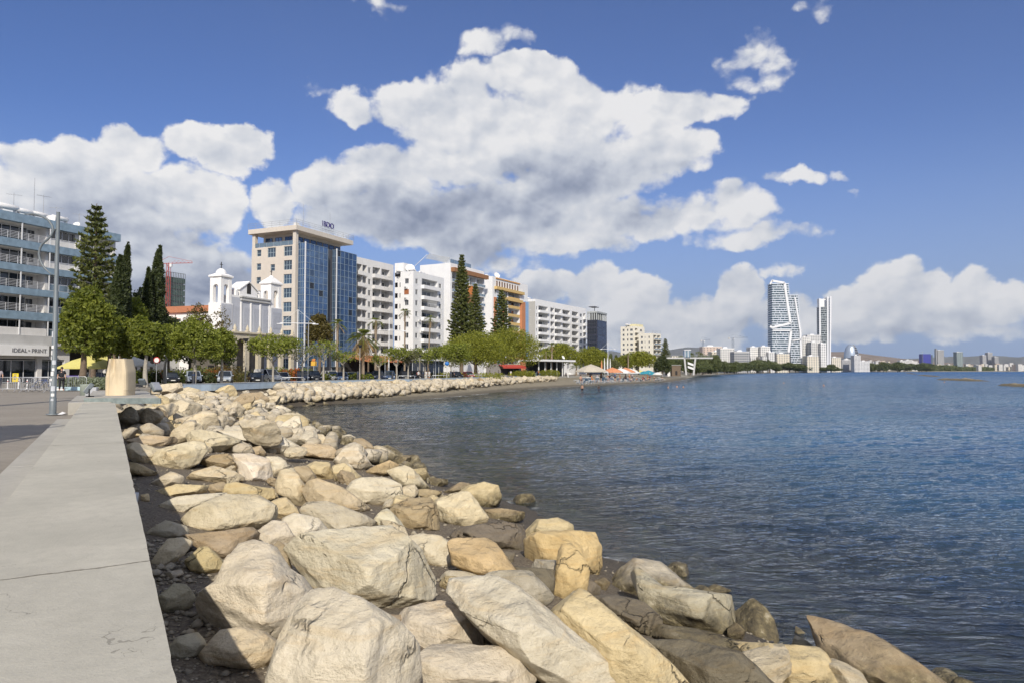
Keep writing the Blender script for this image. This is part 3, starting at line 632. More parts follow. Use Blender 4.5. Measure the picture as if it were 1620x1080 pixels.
# ---- the rest of the heaps: generic boulders lying between and behind
PROTO=[]
for k in range(14):
    rn=random.Random(100+k); V,Fc=ICO[4]; V=V.copy(); V=np.sign(V)*np.abs(V)**.8; V*=np.array([1,rn.uniform(.6,.85),rn.uniform(.38,.58)])
    for _ in range(12): V=facet(V,(rn.uniform(-1,1),rn.uniform(-1,1),rn.uniform(-.6,1)),rn.uniform(.60,.84))
    V=roughen(V,1.1,200+k,1.1); PROTO.append(npmesh('boulder',V,Fc,ROCK,True))
def put_rock(x,y,z,s,seed,label,group,tone=None):
    rn=random.Random(seed); o=link('boulder',PROTO[rn.randrange(14)]); o.location=(x,y,z); o.scale=(s*rn.uniform(.85,1.2),s*rn.uniform(.8,1.15),s*rn.uniform(.75,1.2))
    o.rotation_euler=(rn.uniform(-.5,.5),rn.uniform(-.5,.5),rn.uniform(0,6.28)); props(o,label,'boulder',group)
    t=TONE[tone or rn.choice('ccccywwgb')]; k=rn.uniform(.9,1.08); o.color=(t[0]*k,t[1]*k,t[2]*k,1); return o
rn=random.Random(9); NG=0; LST=[]
def free(x,y,s,k):
    for (px,py,ps) in LST:
        if (px-x)**2+(py-y)**2<(k*(s+ps))**2: return False
    return True
for C,w,h in TRACED: LST.append((C.x,C.y,max(w,h)*.42))
# near slope fill (under and between the traced ones), then the bend, then the row along the far beach
def region(n,samp,smin,smax,label,group,zadd,k=.62):
    global NG
    c=0
    for _ in range(n*30):
        if c>=n: break
        x,y=samp(); s=smin+(smax-smin)*rn.random()**1.6
        ds=float(pdist(np.array([x]),np.array([y]),SHORE)[0]); de=float(pdist(np.array([x]),np.array([y]),EDGE)[0])
        if de>-.35-s*.45 or ds<-.5 or not free(x,y,s,k): continue
        hump=zadd*math.sin(math.pi*min(max(ds/max(ds-de,.1),0),1)); gz=groundz(x,y)
        put_rock(x,y,max(gz,-.1)+s*.22+hump*rn.uniform(.3,1),s,1000+NG,label,group); LST.append((x,y,s)); NG+=1; c+=1
    return c
def s1():
    t=rn.uniform(2,26); return wp(t,rn.uniform(2.2,11.5))
def s2():
    y=rn.uniform(24,86); return (rn.uniform(-52,-4),y)
def s3():
    px=440+rn.random()*440; yy=np.interp(px,[440,480,550,600,650,700,760,820,870,905],[84,89,97,104,112,123,140,165,190,212]); e=gp(px,yy,2.3); s_=pxy(px,np.interp(px,[440,520,600,700,820,900],[644,639,634.5,628.5,616,611])); k=.02+float(np.interp(px,[560,640,760,860],[.85,.7,.5,.42]))*rn.random()
    return (e.x*(1-k)+s_[0]*k,e.y*(1-k)+s_[1]*k)
n1=region(58,s1,.22,.55,'smaller cream stone filling a gap between the big foreground boulders','stones between the foreground boulders',.1,.36)
n2=region(60,s2,.55,1.3,'cream boulder in the heap between the carved block and the blue curb','boulders heaped round the bend of the bay',.6,.50)
n3=region(50,s3,.5,1.15,'cream boulder in the long row between the blue curb and the beach','boulders in the row along the beach',1.0,.33)
for _k,(px,py,z,s_) in enumerate([(196,650,2.35,.55),(206,648,2.5,.6),(218,649,2.45,.6),(230,647,2.5,.6),(241,648,2.5,.6),(252,645,2.5,.6),(262,640,2.5,.7),(256,628,2.7,.7),(270,625,2.75,.8),(212,655,2.2,.5),(248,656,2.2,.6),(236,655,2.1,.5),(222,657,2.1,.5)]): p=at(px,py,z); put_rock(p.x,p.y,z-.25,s_,3000+_k,'cream stone piled against the right side of the plinth','stones piled beside the plinth')
for _k in range(20):
    t_=rn.uniform(1,25); x_,y_=wp(t_,0); q_=min((( (sx_-x_)**2+(sy_-y_)**2),sx_,sy_) for sx_,sy_ in [((1-f_)*a_[0]+f_*b_[0],(1-f_)*a_[1]+f_*b_[1]) for a_,b_ in zip(SHORE[3:13],SHORE[4:14]) for f_ in (0,.25,.5,.75)]); o_=rn.uniform(.3,3.2); put_rock(q_[1]+WN.x*o_,q_[2]+WN.y*o_,-.42-.10*o_,rn.uniform(.35,.8),4000+_k,'submerged dark stone seen through the clear water by the shore','submerged stones at the shore',rn.choice('dbd')).name='submerged_stone'
print('rocks',len(TRACED),n1,n2,n3)
# rubble packed between the boulders of the far heaps
def rubble(n,samp,smin,smax,name,desc,mat,kind_tone,lift=.5):
    VV=[];FF=[];i=0;V2,F2=ICO[2]; rs2=np.random.RandomState(8); pts=[samp() for _ in range(n)]; X=np.array([p[0] for p in pts]); Y=np.array([p[1] for p in pts]); ds=pdist(X,Y,SHORE); de=pdist(X,Y,EDGE); G=height(X,Y)
    for k in range(n):
        if de[k]>-.2 or ds[k]<-.6: continue
        s=rs2.uniform(smin,smax); a=rs2.uniform(0,6.28); M=np.array([[math.cos(a),math.sin(a),0],[-math.sin(a),math.cos(a),0],[0,0,1]]); v=V2*(1+.22*vnoise(V2[:,0]*1.3+k,V2[:,1]*1.3,V2[:,2]*1.3,k)[:,None])*np.array([1,.75,.65])
        for _ in range(8): v=facet(v,rs2.normal(size=3),.62,1.0)
        v=v@M*s+np.array([X[k],Y[k],G[k]+s*.3+lift*math.sin(math.pi*min(max(ds[k]/max(ds[k]-de[k],.1),0),1))*rs2.uniform(0,1)]); VV.append(v); FF.append(F2+len(V2)*i); i+=1
    o=link(name,npmesh(name,np.concatenate(VV),np.concatenate(FF),mat)); o.color=(*kind_tone,1); props(o,desc,None,None,'stuff')
rubble(2600,s3,.3,1.05,'rubble','small rubble stones packed between the boulders of the beach row',ROCK,(.52,.46,.35),.8)
rubble(1500,s2,.2,.7,'rubble','small rubble stones packed between the boulders at the bend',ROCK,(.52,.46,.35),.5)
# loose chips and pebbles nobody would count
V0,F0=ICO[2]; NP=5200; rs=np.random.RandomState(3); VV=[];FF=[]; cnt=0
V1=np.array([(1,0,0),(-1,0,0),(0,1,0),(0,-1,0),(0,0,.7),(0,0,-.7)],float); F1_=np.array([(0,2,4),(2,1,4),(1,3,4),(3,0,4),(2,0,5),(1,2,5),(3,1,5),(0,3,5)])
T_=rs.uniform(-1,24,NP)**1.0; N_=rs.uniform(.05,9,NP); T_[:2600]=rs.uniform(0,9,2600); N_[:2600]=rs.uniform(.03,2.4,2600)
xs=W0.x+WD.x*T_+WN.x*N_; ys=W0.y+WD.y*T_+WN.y*N_; zs=height(xs,ys); sz=rs.gamma(2.0,.013,NP)+.008
for i in range(NP):
    a=rs.uniform(0,6.28); M=np.array([[math.cos(a),math.sin(a),0],[-math.sin(a),math.cos(a),0],[0,0,.7]]); v=(V1*rs.uniform(.6,1.25,(6,1)))@M*sz[i]+np.array([xs[i],ys[i],zs[i]+.2*sz[i]])
    VV.append(v); FF.append(F1_+6*i)
props(link('pebbles',npmesh('pebbles',np.concatenate(VV),np.concatenate(FF),pm('pebble stone',(.33,.29,.22),.9,.45,3,coord='Object'))),'loose chips and pebbles on the dark gravel beside the wall',None,None,'stuff')
# ------------------------------------------------------------------ buildings: helpers
def glassmat(name,col=(.02,.03,.045),rough=.06,metal=0,var=.3,spec=.8):
    m,nt,b=newmat(name); oi=nt.new('ShaderNodeObjectInfo'); tc=nt.new('ShaderNodeTexCoord')
    n=nt.noise(nt.vm('ADD',tc.outputs['Object'],nt.vm('SCALE',(9,7,3),oi.outputs['Random'])),.6,2,.5)
    nt.put(b.inputs['Base Color'],nt.ramp(nt.m('MULTIPLY_ADD',oi.outputs['Random'],.5,nt.m('MULTIPLY',n,.5)),[(.25,tuple(c*(1-var) for c in col)),(.6,col),(.85,tuple(min(1,c*(1+3*var)) for c in col))]))
    b.inputs['Roughness'].default_value=rough; b.inputs['Metallic'].default_value=metal; b.inputs['Specular IOR Level'].default_value=spec
    nt.put(b.inputs['Normal'],nt.bump(nt.noise(tc.outputs['Object'],.8,2,.5),.06,.05)); return m
GLASS=glassmat('window glass',(.014,.02,.03)); BLUEG=glassmat('blue curtain glass',(.05,.095,.18),.05,.5,.3); DARKG=glassmat('dark curtain glass',(.010,.013,.022),.07,.2,.3); PALEG=glassmat('pale blue glass',(.22,.30,.36),.08,.45,.2)
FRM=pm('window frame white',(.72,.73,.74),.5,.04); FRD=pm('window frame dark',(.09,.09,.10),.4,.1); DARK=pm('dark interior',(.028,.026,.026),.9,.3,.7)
WHITE=pm('white render',(.68,.67,.655),.85,.05,.6,.1,dirt=.22); WHITE2=pm('bright white paint',(.77,.77,.765),.8,.04,.5,dirt=.12); GREYW=pm('grey render',(.50,.50,.49),.85,.06,.6,dirt=.25)
BEIGE=pm('beige cladding',(.60,.545,.47),.7,.05,.5,.1,dirt=.12); CREAM=pm('cream render',(.74,.70,.60),.85,.05,.5,dirt=.2); METAL=pm('galvanised metal',(.42,.43,.44),.45,.1,5,0,.6)
class Bld:
    def __init__(s,name,label,cat,px,Y,ang,zg=2.55,group=None):
        s.px,s.Y,s.a,s.zg=px,Y,R(ang),zg; s.p=gp(px,Y,zg); s.o=thing(name,label,cat,s.p,math.pi/2-s.a,group)
        s.d=Vector((math.sin(s.a),math.cos(s.a))); s.n=Vector((-math.cos(s.a),math.sin(s.a))); s.pc={}
    def along(s,px,v,z=None,off=0):
        z=s.zg if z is None else z; k=(px-810)/F; x0=s.p.x-s.n.x*off; y0=s.p.y-s.n.y*off
        # (x0+t vx) = k*((y0+t vy)*CP+(z-HC)*SP)
        return (k*(y0*CP+(z-HC)*SP)-x0)/(v.x-k*v.y*CP)
    def u(s,px,z=None,off=0): return s.along(px,s.d,z,off)      # metres along the front
    def w(s,px,z=None): return s.along(px,s.n,z)                # metres along the left side
    def h(s,py,u=0): return zat(py,s.p.y+s.d.y*u)-s.zg
    def put(s,me,side,u,z,name,parent=None,n=0):
        o=bpy.data.objects.new(name,me); COL.objects.link(o); o.parent=parent or s.o
        if side=='f': o.location=(u,-n,z)
        else: o.location=(-n,u,z); o.rotation_euler=(0,0,-math.pi/2)
        return o
def facade(mb,fr,w,z0,z1,rects,back=False):
    """wall in the plane of fr with recessed openings (u0,u1,z0,z1,depth,backmat)"""
    us=sorted({0,w,*[r[0] for r in rects],*[r[1] for r in rects]}); zs=sorted({z0,z1,*[r[2] for r in rects],*[r[3] for r in rects]})
    us=[u for i,u in enumerate(us) if i==0 or u-us[i-1]>1e-4]; zs=[u for i,u in enumerate(zs) if i==0 or u-zs[i-1]>1e-4]
    for ua,ub in zip(us[:-1],us[1:]):
        run=None
        for za,zb in zip(zs[:-1],zs[1:]):
            cu,cz=(ua+ub)/2,(za+zb)/2
            if any(r[0]<cu<r[1] and r[2]<cz<r[3] for r in rects):
                if run: mb.quad(fr(ua,run[0],0),fr(ub,run[0],0),fr(ub,run[1],0),fr(ua,run[1],0)); run=None
            else: run=(run[0] if run else za,zb)
        if run: mb.quad(fr(ua,run[0],0),fr(ub,run[0],0),fr(ub,run[1],0),fr(ua,run[1],0))
    for r in rects:
        a,b,c,d,e=r[:5]
        for p,q in (((a,c),(b,c)),((b,c),(b,d)),((b,d),(a,d)),((a,d),(a,c))): mb.quad(fr(*p,0),fr(*q,0),fr(*q,-e),fr(*p,-e))
        m=mb.mi; mb.mi=r[5] if len(r)>5 else m; mb.quad(fr(a,c,-e),fr(b,c,-e),fr(b,d,-e),fr(a,d,-e)); mb.mi=m
ff=lambda u,z,n:(u,-n,z)
fl=lambda u,z,n:(-n,u,z)
def shell(b,W,D,H,front,left,mats,mf=0,ml=0,z0=-.5,parapet=.0,name='wall'):
    mb=MB(); mb.mi=mf; facade(mb,ff,W,z0,H,front); mb.mi=ml; facade(mb,fl,D,z0,H,left)
    mb.quad((W,0,z0),(W,D,z0),(W,D,H),(W,0,H)); mb.quad((0,D,z0),(W,D,z0),(W,D,H),(0,D,H)); mb.quad((0,0,H-parapet),(W,0,H-parapet),(W,D,H-parapet),(0,D,H-parapet))
    return mb.build(name,mats,b.o)
WC={}
def window(w,h,nv=2,nh=1,rec=.14,fm=None,gm=None,t=.06,key='',sill=True):
    k=('w',round(w,2),round(h,2),nv,nh,rec,key)
    if k in WC: return WC[k]
    mb=MB(); y=rec-.012; mb.mi=1; mb.quad((-w/2,y,0),(w/2,y,0),(w/2,y,h),(-w/2,y,h)); mb.mi=0; e=.004
    xs=[-w/2+e+i*(w-2*e)/nv for i in range(nv+1)]; zs=[e+i*(h-2*e)/nh for i in range(nh+1)]
    for i,x in enumerate(xs): x0=min(max(x-t/2,-w/2+e),w/2-e-t); mb.box(x0,x0+t,y-.05,y-.004,e,h-e)
    for i,z in enumerate(zs):
        za=min(max(z-t/2,e),h-e-t)
        for xa,xb in zip(xs[:-1],xs[1:]): mb.box(xa+t*.6,xb-t*.6,y-.046,y-.006,za,za+t)
    if sill: mb.box(-w/2-.05,w/2+.05,-.06,-.003,-.08,-.004)
    WC[k]=mb.mesh('window',[fm or FRM,gm or GLASS]); return WC[k]
def balcony(w,p,h=1.0,kind='solid',mat=None,rm=None,thick=.16,key='',ends=True):
    k=('b',round(w,2),p,h,kind,key)
    if k in WC: return WC[k]
    mb=MB(); mb.box(-w/2,w/2,-p,-.003,-thick,0); rm_=1
    if kind=='solid':
        mb.box(-w/2,w/2,-p,-p+.12,.002,h)
        if ends: mb.box(-w/2,-w/2+.12,-p+.122,-.003,.002,h); mb.box(w/2-.12,w/2,-p+.122,-.003,.002,h)
    elif kind=='glass':
        mb.mi=2; mb.box(-w/2+.03,w/2-.03,-p+.04,-p+.06,.05,h-.05); mb.mi=1; mb.box(-w/2,w/2,-p+.02,-p+.08,h-.05,h)
        for i in range(4): x=-w/2+.03+i*(w-.12)/3; mb.box(x,x+.05,-p+.022,-p+.078,.002,h-.052)
    else:
        mb.mi=1; nb=5
        for i in range(nb): z=.18+i*(h-.2)/(nb-1); mb.box(-w/2,w/2,-p+.03,-p+.06,z,z+.035)
        n=max(2,int(w/1.3))
        for i in range(n+1): x=-w/2+.01+i*(w-.07)/n; mb.box(x,x+.05,-p+.01,-p+.028,.002,h)
    WC[k]=mb.mesh('balcony',[mat or WHITE2,rm or FRM,PALEG]); return WC[k]
def door_glass(w,h,rec,n=3,fm=None,gm=None,key=''):
    k=('d',round(w,2),round(h,2),rec,n,key)
    if k in WC: return WC[k]
    mb=MB(); y=rec-.03; mb.mi=1; mb.quad((-w/2,y,.02),(w/2,y,.02),(w/2,y,h),(-w/2,y,h)); mb.mi=0
    for i in range(n+1): x=min(-w/2+i*w/n,w/2-.06); mb.box(x,x+.06,y-.05,y-.004,.02,h)
    mb.box(-w/2+.062,w/2-.062,y-.045,y-.006,h-.06,h)
    WC[k]=mb.mesh('balcony_door',[fm or FRM,gm or GLASS]); return WC[k]
def rail(b,pts,h=1.0,glass=False,name='railing',n=None,z=0,mat=None):
    mb=MB()
    for (x0,y0),(x1,y1) in zip(pts[:-1],pts[1:]):
        L=math.hypot(x1-x0,y1-y0); k=max(1,int(L/2.2)); 
        for zz in ((h,) if glass else (h,h*.66,h*.33)): mb.tube([(x0,y0,z+zz),(x1,y1,z+zz)],.03,5)
        for i in range(k+1): t=i/k; x,y=x0+(x1-x0)*t,y0+(y1-y0)*t; mb.tube([(x,y,z),(x,y,z+h)],.035,5)
        if glass: mb.mi=1; mb.quad((x0,y0,z+.08),(x1,y1,z+.08),(x1,y1,z+h-.06),(x0,y0,z+h-.06)); mb.mi=0
    return mb.build(name,[mat or METAL,PALEG],b)
# rooftop things, each its own
TANKM=pm('tank white',(.75,.74,.72),.4,.08,3); ACM=pm('ac white',(.68,.68,.66),.5,.08,4)
def world_of(b,x,y,z): v=b.p.to_2d()+b.d*x+b.n*y; return (v.x,v.y,b.zg+z)
ROOF={}
def tank(loc,rz,label,group,s=1):
    if 't' not in ROOF:
        o=thing('water_tank',label,'water tank',loc,rz,group); mb=MB()
        prof=[(-1.15,.02),(-1.1,.22),(-1.0,.31),(0,.33),(1.0,.31),(1.1,.22),(1.15,.02)]; mb.tube([(x,0,.95) for x,_ in prof],[r for _,r in prof],14); mb.build('tank',TANKM,o)
        mb=MB(); [mb.box(x-.03,x+.03,-.3,.3,0,.66) for x in (-.8,.8)]; mb.build('stand',METAL,o)
        mb=MB(); mb.M=Matrix.Translation((0,-.55,.0))@Matrix.Rotation(R(-50),4,'X'); mb.box(-1,1,0,.9,.02,.1); mb.build('solar_panel',DARKG,o); ROOF['t']=o
    else: o=copy_tree(ROOF['t'],None,loc,rz); 
    props(o,label,'water tank',group); o.scale=(s,s,s); return o
def dish(loc,rz,label,group,r=.9):
    if 'd' not in ROOF:
        o=thing('satellite_dish',label,'satellite dish',loc,rz,group); mb=MB(); mb.M=Matrix.Translation((0,0,1.3))@Matrix.Rotation(R(62),4,'X')
        mb.lathe([(.02,0),(.4,.06),(.8,.24),(1,.40),(1.02,.40),(.8,.21),(.4,.03),(.02,-.03)],18); mb.tube([(0,0,.02),(0,0,.75)],.03,5); mb.ell((0,0,.78),(.09,.09,.09),6,4); mb.build('reflector',TANKM,o)
        mb=MB(); mb.tube([(0,.1,0),(0,.1,1.2)],.05,6); mb.build('mast',METAL,o); ROOF['d']=o
    else: o=copy_tree(ROOF['d'],None,loc,rz)
    props(o,label,'satellite dish',group); o.scale=(r,)*3; return o
def antenna(loc,h,label,yagi=True,rz=0):
    o=thing('rooftop_antenna',label,'antenna',loc,rz); mb=MB(); mb.tube([(0,0,0),(0,0,h)],[.05,.03],5); mb.build('mast',METAL,o)
    if yagi:
        mb=MB(); mb.tube([(-.8,0,h*.92),(.9,0,h*.92)],.022,4)
        for i in range(8): x=-.75+i*.22; mb.tube([(x,-.35+.02*i,h*.92),(x,.35-.02*i,h*.92)],.014,4)
        mb.build('yagi',METAL,o)
    return o
def textobj(txt,size,loc,rot,mat,parent,name='lettering',ext=.02,align='LEFT'):
    cu=bpy.data.curves.new(name,'FONT'); cu.body=txt; cu.size=size; cu.extrude=ext; cu.align_x=align; o=bpy.data.objects.new(name,cu); COL.objects.link(o)
    cu.materials.append(mat); bpy.context.view_layer.update(); me=bpy.data.meshes.new_from_object(o.evaluated_get(bpy.context.evaluated_depsgraph_get())); bpy.data.objects.remove(o); bpy.data.curves.remove(cu)
    return link(name,me,parent,loc) if rot is None else _rot(link(name,me,parent,loc),rot)
def _rot(o,r): o.rotation_euler=r; return o
# ------------------------------------------------------------------ 1. long apartment block at the left edge
BLUEP=pm('weathered blue fascia',(.22,.31,.39),.6,.22,1.2,.2,dirt=.35); WALLW=pm('off white wall',(.68,.67,.65),.8,.06,.7,dirt=.2)
b=Bld('apartment_building','long apartment block with blue weathered fascia bands above a print shop','building',0,86,21)
base=b.p-Vector((b.d.x,b.d.y,0))*14; b.o.location=base; UL=14
E_=b.u(193,22)+UL-1.1; Z=[zat(y,86)-b.zg for y in (335.5,349,376.7,389,415.5,426.7,453,464,491,504,529)]
def au(px): return b.u(px,15)+UL
u72,u118,u27=au(72),au(119),au(27)
rects=[]; bays=[(0,u72-8.2,'b'),(u72-8.2,u72,'b'),(u72+.05,u118,'w'),(u118+.25,E_-.3,'b')]
lev=[(Z[2],Z[1]),(Z[4],Z[3]),(Z[6],Z[5]),(Z[8],Z[7]),(Z[10],Z[9])]
for (za,zb) in lev:
    for (ua,ub,ty) in bays: rects.append((ua+.12,ub-.12,za+.06,zb-.03,1.5 if ty=='b' else .12,1 if ty=='b' else 0))
rects+= [(1,9.2,0,3.1,.6,2),(10,UL-.8,0,3.1,.6,2),(UL-.2,UL+4.6,0,3.15,.5,2),(UL+5.2,UL+8.3,0,3.1,.5,2),(UL+9,E_-.4,0,4.6,2.5,2)]
for r in rects: pass
shell(b,E_,12,Z[0]-.4,rects,[],[WALLW,WALLW,DARK])
mb=MB()
for i in range(0,10,2): mb.box(-.2,E_+.25,-.75,-.004,Z[i+1],Z[i])
mb.box(-.2,E_+.25,.0,12.2,Z[0]-.35,Z[0]); mb.build('fascia',BLUEP,b.o)
for k,(za,zb) in enumerate(lev):
    for (ua,ub,ty) in bays:
        w=ub-ua-.3; h=zb-za-.1
        if ty=='b':
            b.put(door_glass(w*.55,2.0,1.48,4,FRD if k%2 else FRM),'f',ua+w*.55,za+.07,'balcony_door')
            b.put(balcony(ub-ua-.3,.62,.95,'bars'if k!=4 else 'solid',WALLW),'f',(ua+ub)/2,za+.02,'balcony')
            b.put(window(.9,1.1,1,1,.02,FRD,key='s',sill=False),'f',ub-1.2,za+.75,'window',n=-1.46)
        else: b.put(window(w,h-.95,4,1,.1,FRM,sill=False,key='l'),'f',(ua+ub)/2,za+1.0,'window'); b.put(balcony(w+.2,.55,.9,'bars' if k<2 else 'glass',WALLW),'f',(ua+ub)/2,za+.02,'balcony')
    for pu in (u27,u72,u118,u27-8): 
        mb=MB(); mb.box(-.07,.07,-.7,-.62,za+.03,zb-.003); mb.build('post',FRM,b.o,(pu,0,0))
SIGNW=pm('sign panel',(.80,.80,.79),.5,.03,1); 
mb=MB(); zs0,zs1=zat(562,87)-b.zg,zat(545.5,87)-b.zg; ush=au(71); mb.box(ush-14,ush,-1.15,-.8,zs0,zs1); mb.build('shop_sign',SIGNW,b.o)
mb=MB(); mb.box(0,E_,-.8,-.004,zs1+.0,Z[10]-.003); mb.build('canopy',GREYW,b.o)
INK=pm('sign ink',(.16,.16,.17),.6,.05); REDI=pm('sign red',(.5,.03,.02),.5,.05)
sg=b.o
t=textobj('IDEAL',.72,(ush-4.75,-1.175,zs0+.42),(math.pi/2,0,0),INK,b.o); t=textobj('in',.30,(ush-2.72,-1.175,zs0+.60),(math.pi/2,0,0),INK,b.o); t=textobj('PRINT',.72,(ush-2.3,-1.175,zs0+.42),(math.pi/2,0,0),INK,b.o)
t=textobj('S',1.0,(ush-8.5,-1.175,zs0+.3),(math.pi/2,0,0),REDI,b.o)
for ua,ub in ((UL-.2,UL+4.6),(UL+5.2,UL+8.3),(1,9.2)): b.put(window(ub-ua-.1,2.9,3,1,.3,FRM,sill=False,key='shop'),'f',(ua+ub)/2,.1,'shop_window')
rz=b.o.rotation_euler.z
def ap(u,y,z): v=Vector((base.x,base.y))+b.d*u+b.n*y; return (v.x,v.y,b.zg+z)
for i,(px,s,lab) in enumerate(((22,1.15,'white solar water tank beside the leftmost roof aerial'),(48,1,'white water tank left of the tall roof mast'),(72,1,'white water tank behind the tall roof mast'),(104,1.05,'white water tank right of the lamp post top'))):
    tank(ap(au(px),1.6,Z[0]),rz,lab,'water tanks on the left block',s)
dish(ap(au(84),.9,Z[0]-.3),rz-.6,'white satellite dish on the left block beside the lamp post','dishes on the left block',.55); dish(ap(au(127),1,Z[0]-.3),rz-1.2,'white satellite dish on the left block near the tall pine','dishes on the left block',.5)
antenna(ap(au(70),2.5,Z[0]),6.0,'tall thin mast on the roof of the left block',False); antenna(ap(au(34),2,Z[0]),3.2,'roof aerial between two tanks at the left',rz=.6); antenna(ap(au(81),2,Z[0]),4,'roof aerial right of the tall mast',rz=.9); antenna(ap(au(94),1,Z[0]),2.4,'low roof aerial above the lamp post',rz=.3); antenna(ap(au(130),1,Z[0]),2.2,'small roof aerial next to the tall pine',rz=.5)
# ------------------------------------------------------------------ 2. beige office block with blue glass
b=Bld('office_building','beige office tower with blue glass front and a purple roof sign','building',465,160,23.5)
H=b.h(357); Wd=b.u(553,30); Dd=b.w(398,30); fh=3.32
zf=H-1.5; zp=zf-3.0
rects=[]; lrects=[]
wl=[]
for k in range(9):
    z=zp-fh*(k+1)+.9
    if z<1: continue
    for (pa,pb,ty) in ((448,461,'m'),(422,435,'m2'),(405,412,'s')):
        if ty=='m2' and k>=1 and k!=0: pa,pb=427,434
        if k>3 and ty!='m': continue
        ub,ua=b.w(pa,20),b.w(pb,20); zz=z-.15 if ty!='s' else z+.3; hh=2.3 if ty!='s' and not(ty=='m2' and k>=1) else 1.6
        lrects.append((ua,ub,zz,zz+hh,.25)); wl.append((ua,ub,zz,hh,ty if hh>2 else 's'))
shell(b,Wd,Dd,zp,[],lrects,[BEIGE])
for ua,ub,zz,hh,ty in wl: b.put(window(ub-ua-.01,hh,3 if hh>2 else 1,2,.22,pm('frame pale blue',(.45,.55,.6),.5,.05),glassmat('office glass',(.03,.06,.10),.06) if 'og' not in WC else WC['og'],key='of'+ty,sill=False),'l',(ua+ub)/2,zz,'window')
mb=MB(); mb.box(2.6,Wd-.8,2.4,Dd-1.2,zp,zf+.349); mb.build('penthouse',BEIGE,b.o)
for i in range(7):
    w=(Wd-4)/7; b.put(window(w-.25,2.5,1,1,.0,FRD,BLUEG,key='ph',sill=False),'f',3.0+w*(i+.5),zp+.15,'window',n=-2.3)
for i in range(3): w=(Dd-4.4)/3; b.put(window(w-.9,2.5,2,1,.0,FRD,BLUEG,key='ph2',sill=False),'l',2.9+w*(i+.5),zp+.15,'window',n=-2.5)
for i in range(1,3):
    mb=MB(); x=1.0; mb.box(.02,.9,(.02 if i==1 else Dd-1),(.9 if i==1 else Dd-.1),zp+.003,zf+.347); mb.build('column',BEIGE,b.o)
mb=MB(); mb.bbox(-.65,Wd+.65,-.65,Dd+.65,zf+.35,H,.04); mb.build('roof_slab',BEIGE,b.o)
rail(b.o,[(-.7,Dd+.6),(-.7,-.7),(Wd+.7,-.7),(Wd+.7,Dd)],1.35,False,z=H)
rail(b.o,[(.1,Dd-.1),(.1,.1),(1.6,.1)],1.1,True,z=zp)
PUR=pm('sign purple',(.035,.02,.16),.5,.05); ub_=b.u(527,H)
lt=thing('rooftop_sign','purple rooftop lettering on a lattice frame above the office tower','sign',world_of(b,b.u(516.5,H+4)-.2,1.2,H),b.o.rotation_euler.z)
mb=MB(); [mb.tube([(x,0,0),(x,0,3.4)],.05,5) for x in (0,1.2,2.4,3.6,4.6)]; [mb.tube([(0,0,z),(4.6,0,z)],.04,5) for z in (.4,1.4)]; mb.tube([(3.3,.2,0),(3.3,.2,6.2)],.04,5); mb.build('frame',METAL,lt)
textobj('BDO',1.95,(.35,-.12,2.1),(math.pi/2,0,0),PUR,lt,ext=.08)
mb=MB(); mb.box(.0,.14,-.13,-.06,2.1,3.5); mb.build('bar',PUR,lt)
antenna(world_of(b,b.u(490,H),2,H),6.4,'thin white mast on the office tower roof',False)
for k,px in enumerate((479,484)):
    o=thing('air_conditioner','rooftop air conditioning box on the office tower, '+('left' if k==0 else 'right')+' of a pair','air conditioner',world_of(b,b.u(px,H),2+k*.5,H),b.o.rotation_euler.z); mb=MB(); mb.bbox(-.55,.55,-.4,.4,.1,1.3-.3*k,.03); mb.build('casing',ACM,o); mb=MB(); mb.lathe([(.05,0),(.3,0)],12,(0,0)); mb.build('fan',FRD,o,(0,0,1.31-.3*k))
# glass volumes standing proud of the front
def glassvol(ua,ub,p,z0,z1,cols,rows,label=None):
    mb=MB(); mb.quad((ua,-p,z0),(ub,-p,z0),(ub,-p,z1),(ua,-p,z1)); mb.quad((ua,0,z0),(ua,-p,z0),(ua,-p,z1),(ua,0,z1)); mb.quad((ub,0,z0),(ub,-p,z0),(ub,-p,z1),(ub,0,z1)); mb.mi=1; mb.quad((ua,0,z1),(ub,0,z1),(ub,-p,z1),(ua,-p,z1))
    g=mb.build('curtain_wall',[BLUEG,BEIGE],b.o)
    mb=MB(); t=.09
    for i in range(cols+1):
        u=ua+(ub-ua)*i/cols; mb.box(u-t/2,u+t/2,-p-.07,-p-.004,z0,z1)
    for j in range(rows+1):
        z=z0+(z1-z0)*j/rows; mb.box(ua+.06,ub-.06,-p-.062,-p-.006,z-t/2,z+t/2); mb.box(ua-.06,ua-.004,-p+.06,-.01,z-t/2,z+t/2)
    for i in range(1,3): mb.box(ua-.07,ua-.004,-p*i/3-t/2,-p*i/3+t/2,z0,z1)
    mb.build('mullions',pm('mullion',(.30,.38,.45),.4,.05,1,0,.4),g)
    mb=MB(); mb.box(ua-.22,ua+.1,-p-.25,-p-.08,z0,z1+.25); mb.build('corner_fin',FRM,g)
    # opened panes of darker tint
    rn=random.Random(int(ua*10)); cw=(ub-ua)/cols; rh=(z1-z0)/rows
    for _ in range(int(cols*rows*.14)):
        i,j=rn.randrange(cols),rn.randrange(rows); mb=MB(); mb.quad((ua+cw*i+.05,-p-.02,z0+rh*j+.05),(ua+cw*(i+1)-.05,-p-.02,z0+rh*j+.05),(ua+cw*(i+1)-.05,-p-.02,z0+rh*(j+1)-.05),(ua+cw*i+.05,-p-.02,z0+rh*(j+1)-.05)); mb.build('pane',DARKG if rn.random()<.35 else BLUEG,g)
u1=b.u(471.5,25); u1b=b.u(518,25,2.0); u2=b.u(524,25); u2b=b.u(563.5,25,1.5)
glassvol(u1,u1b,2.0,2.6,b.h(385,u1),5,19); glassvol(u2,u2b,1.5,2.6,b.h(396,u2),5,18)
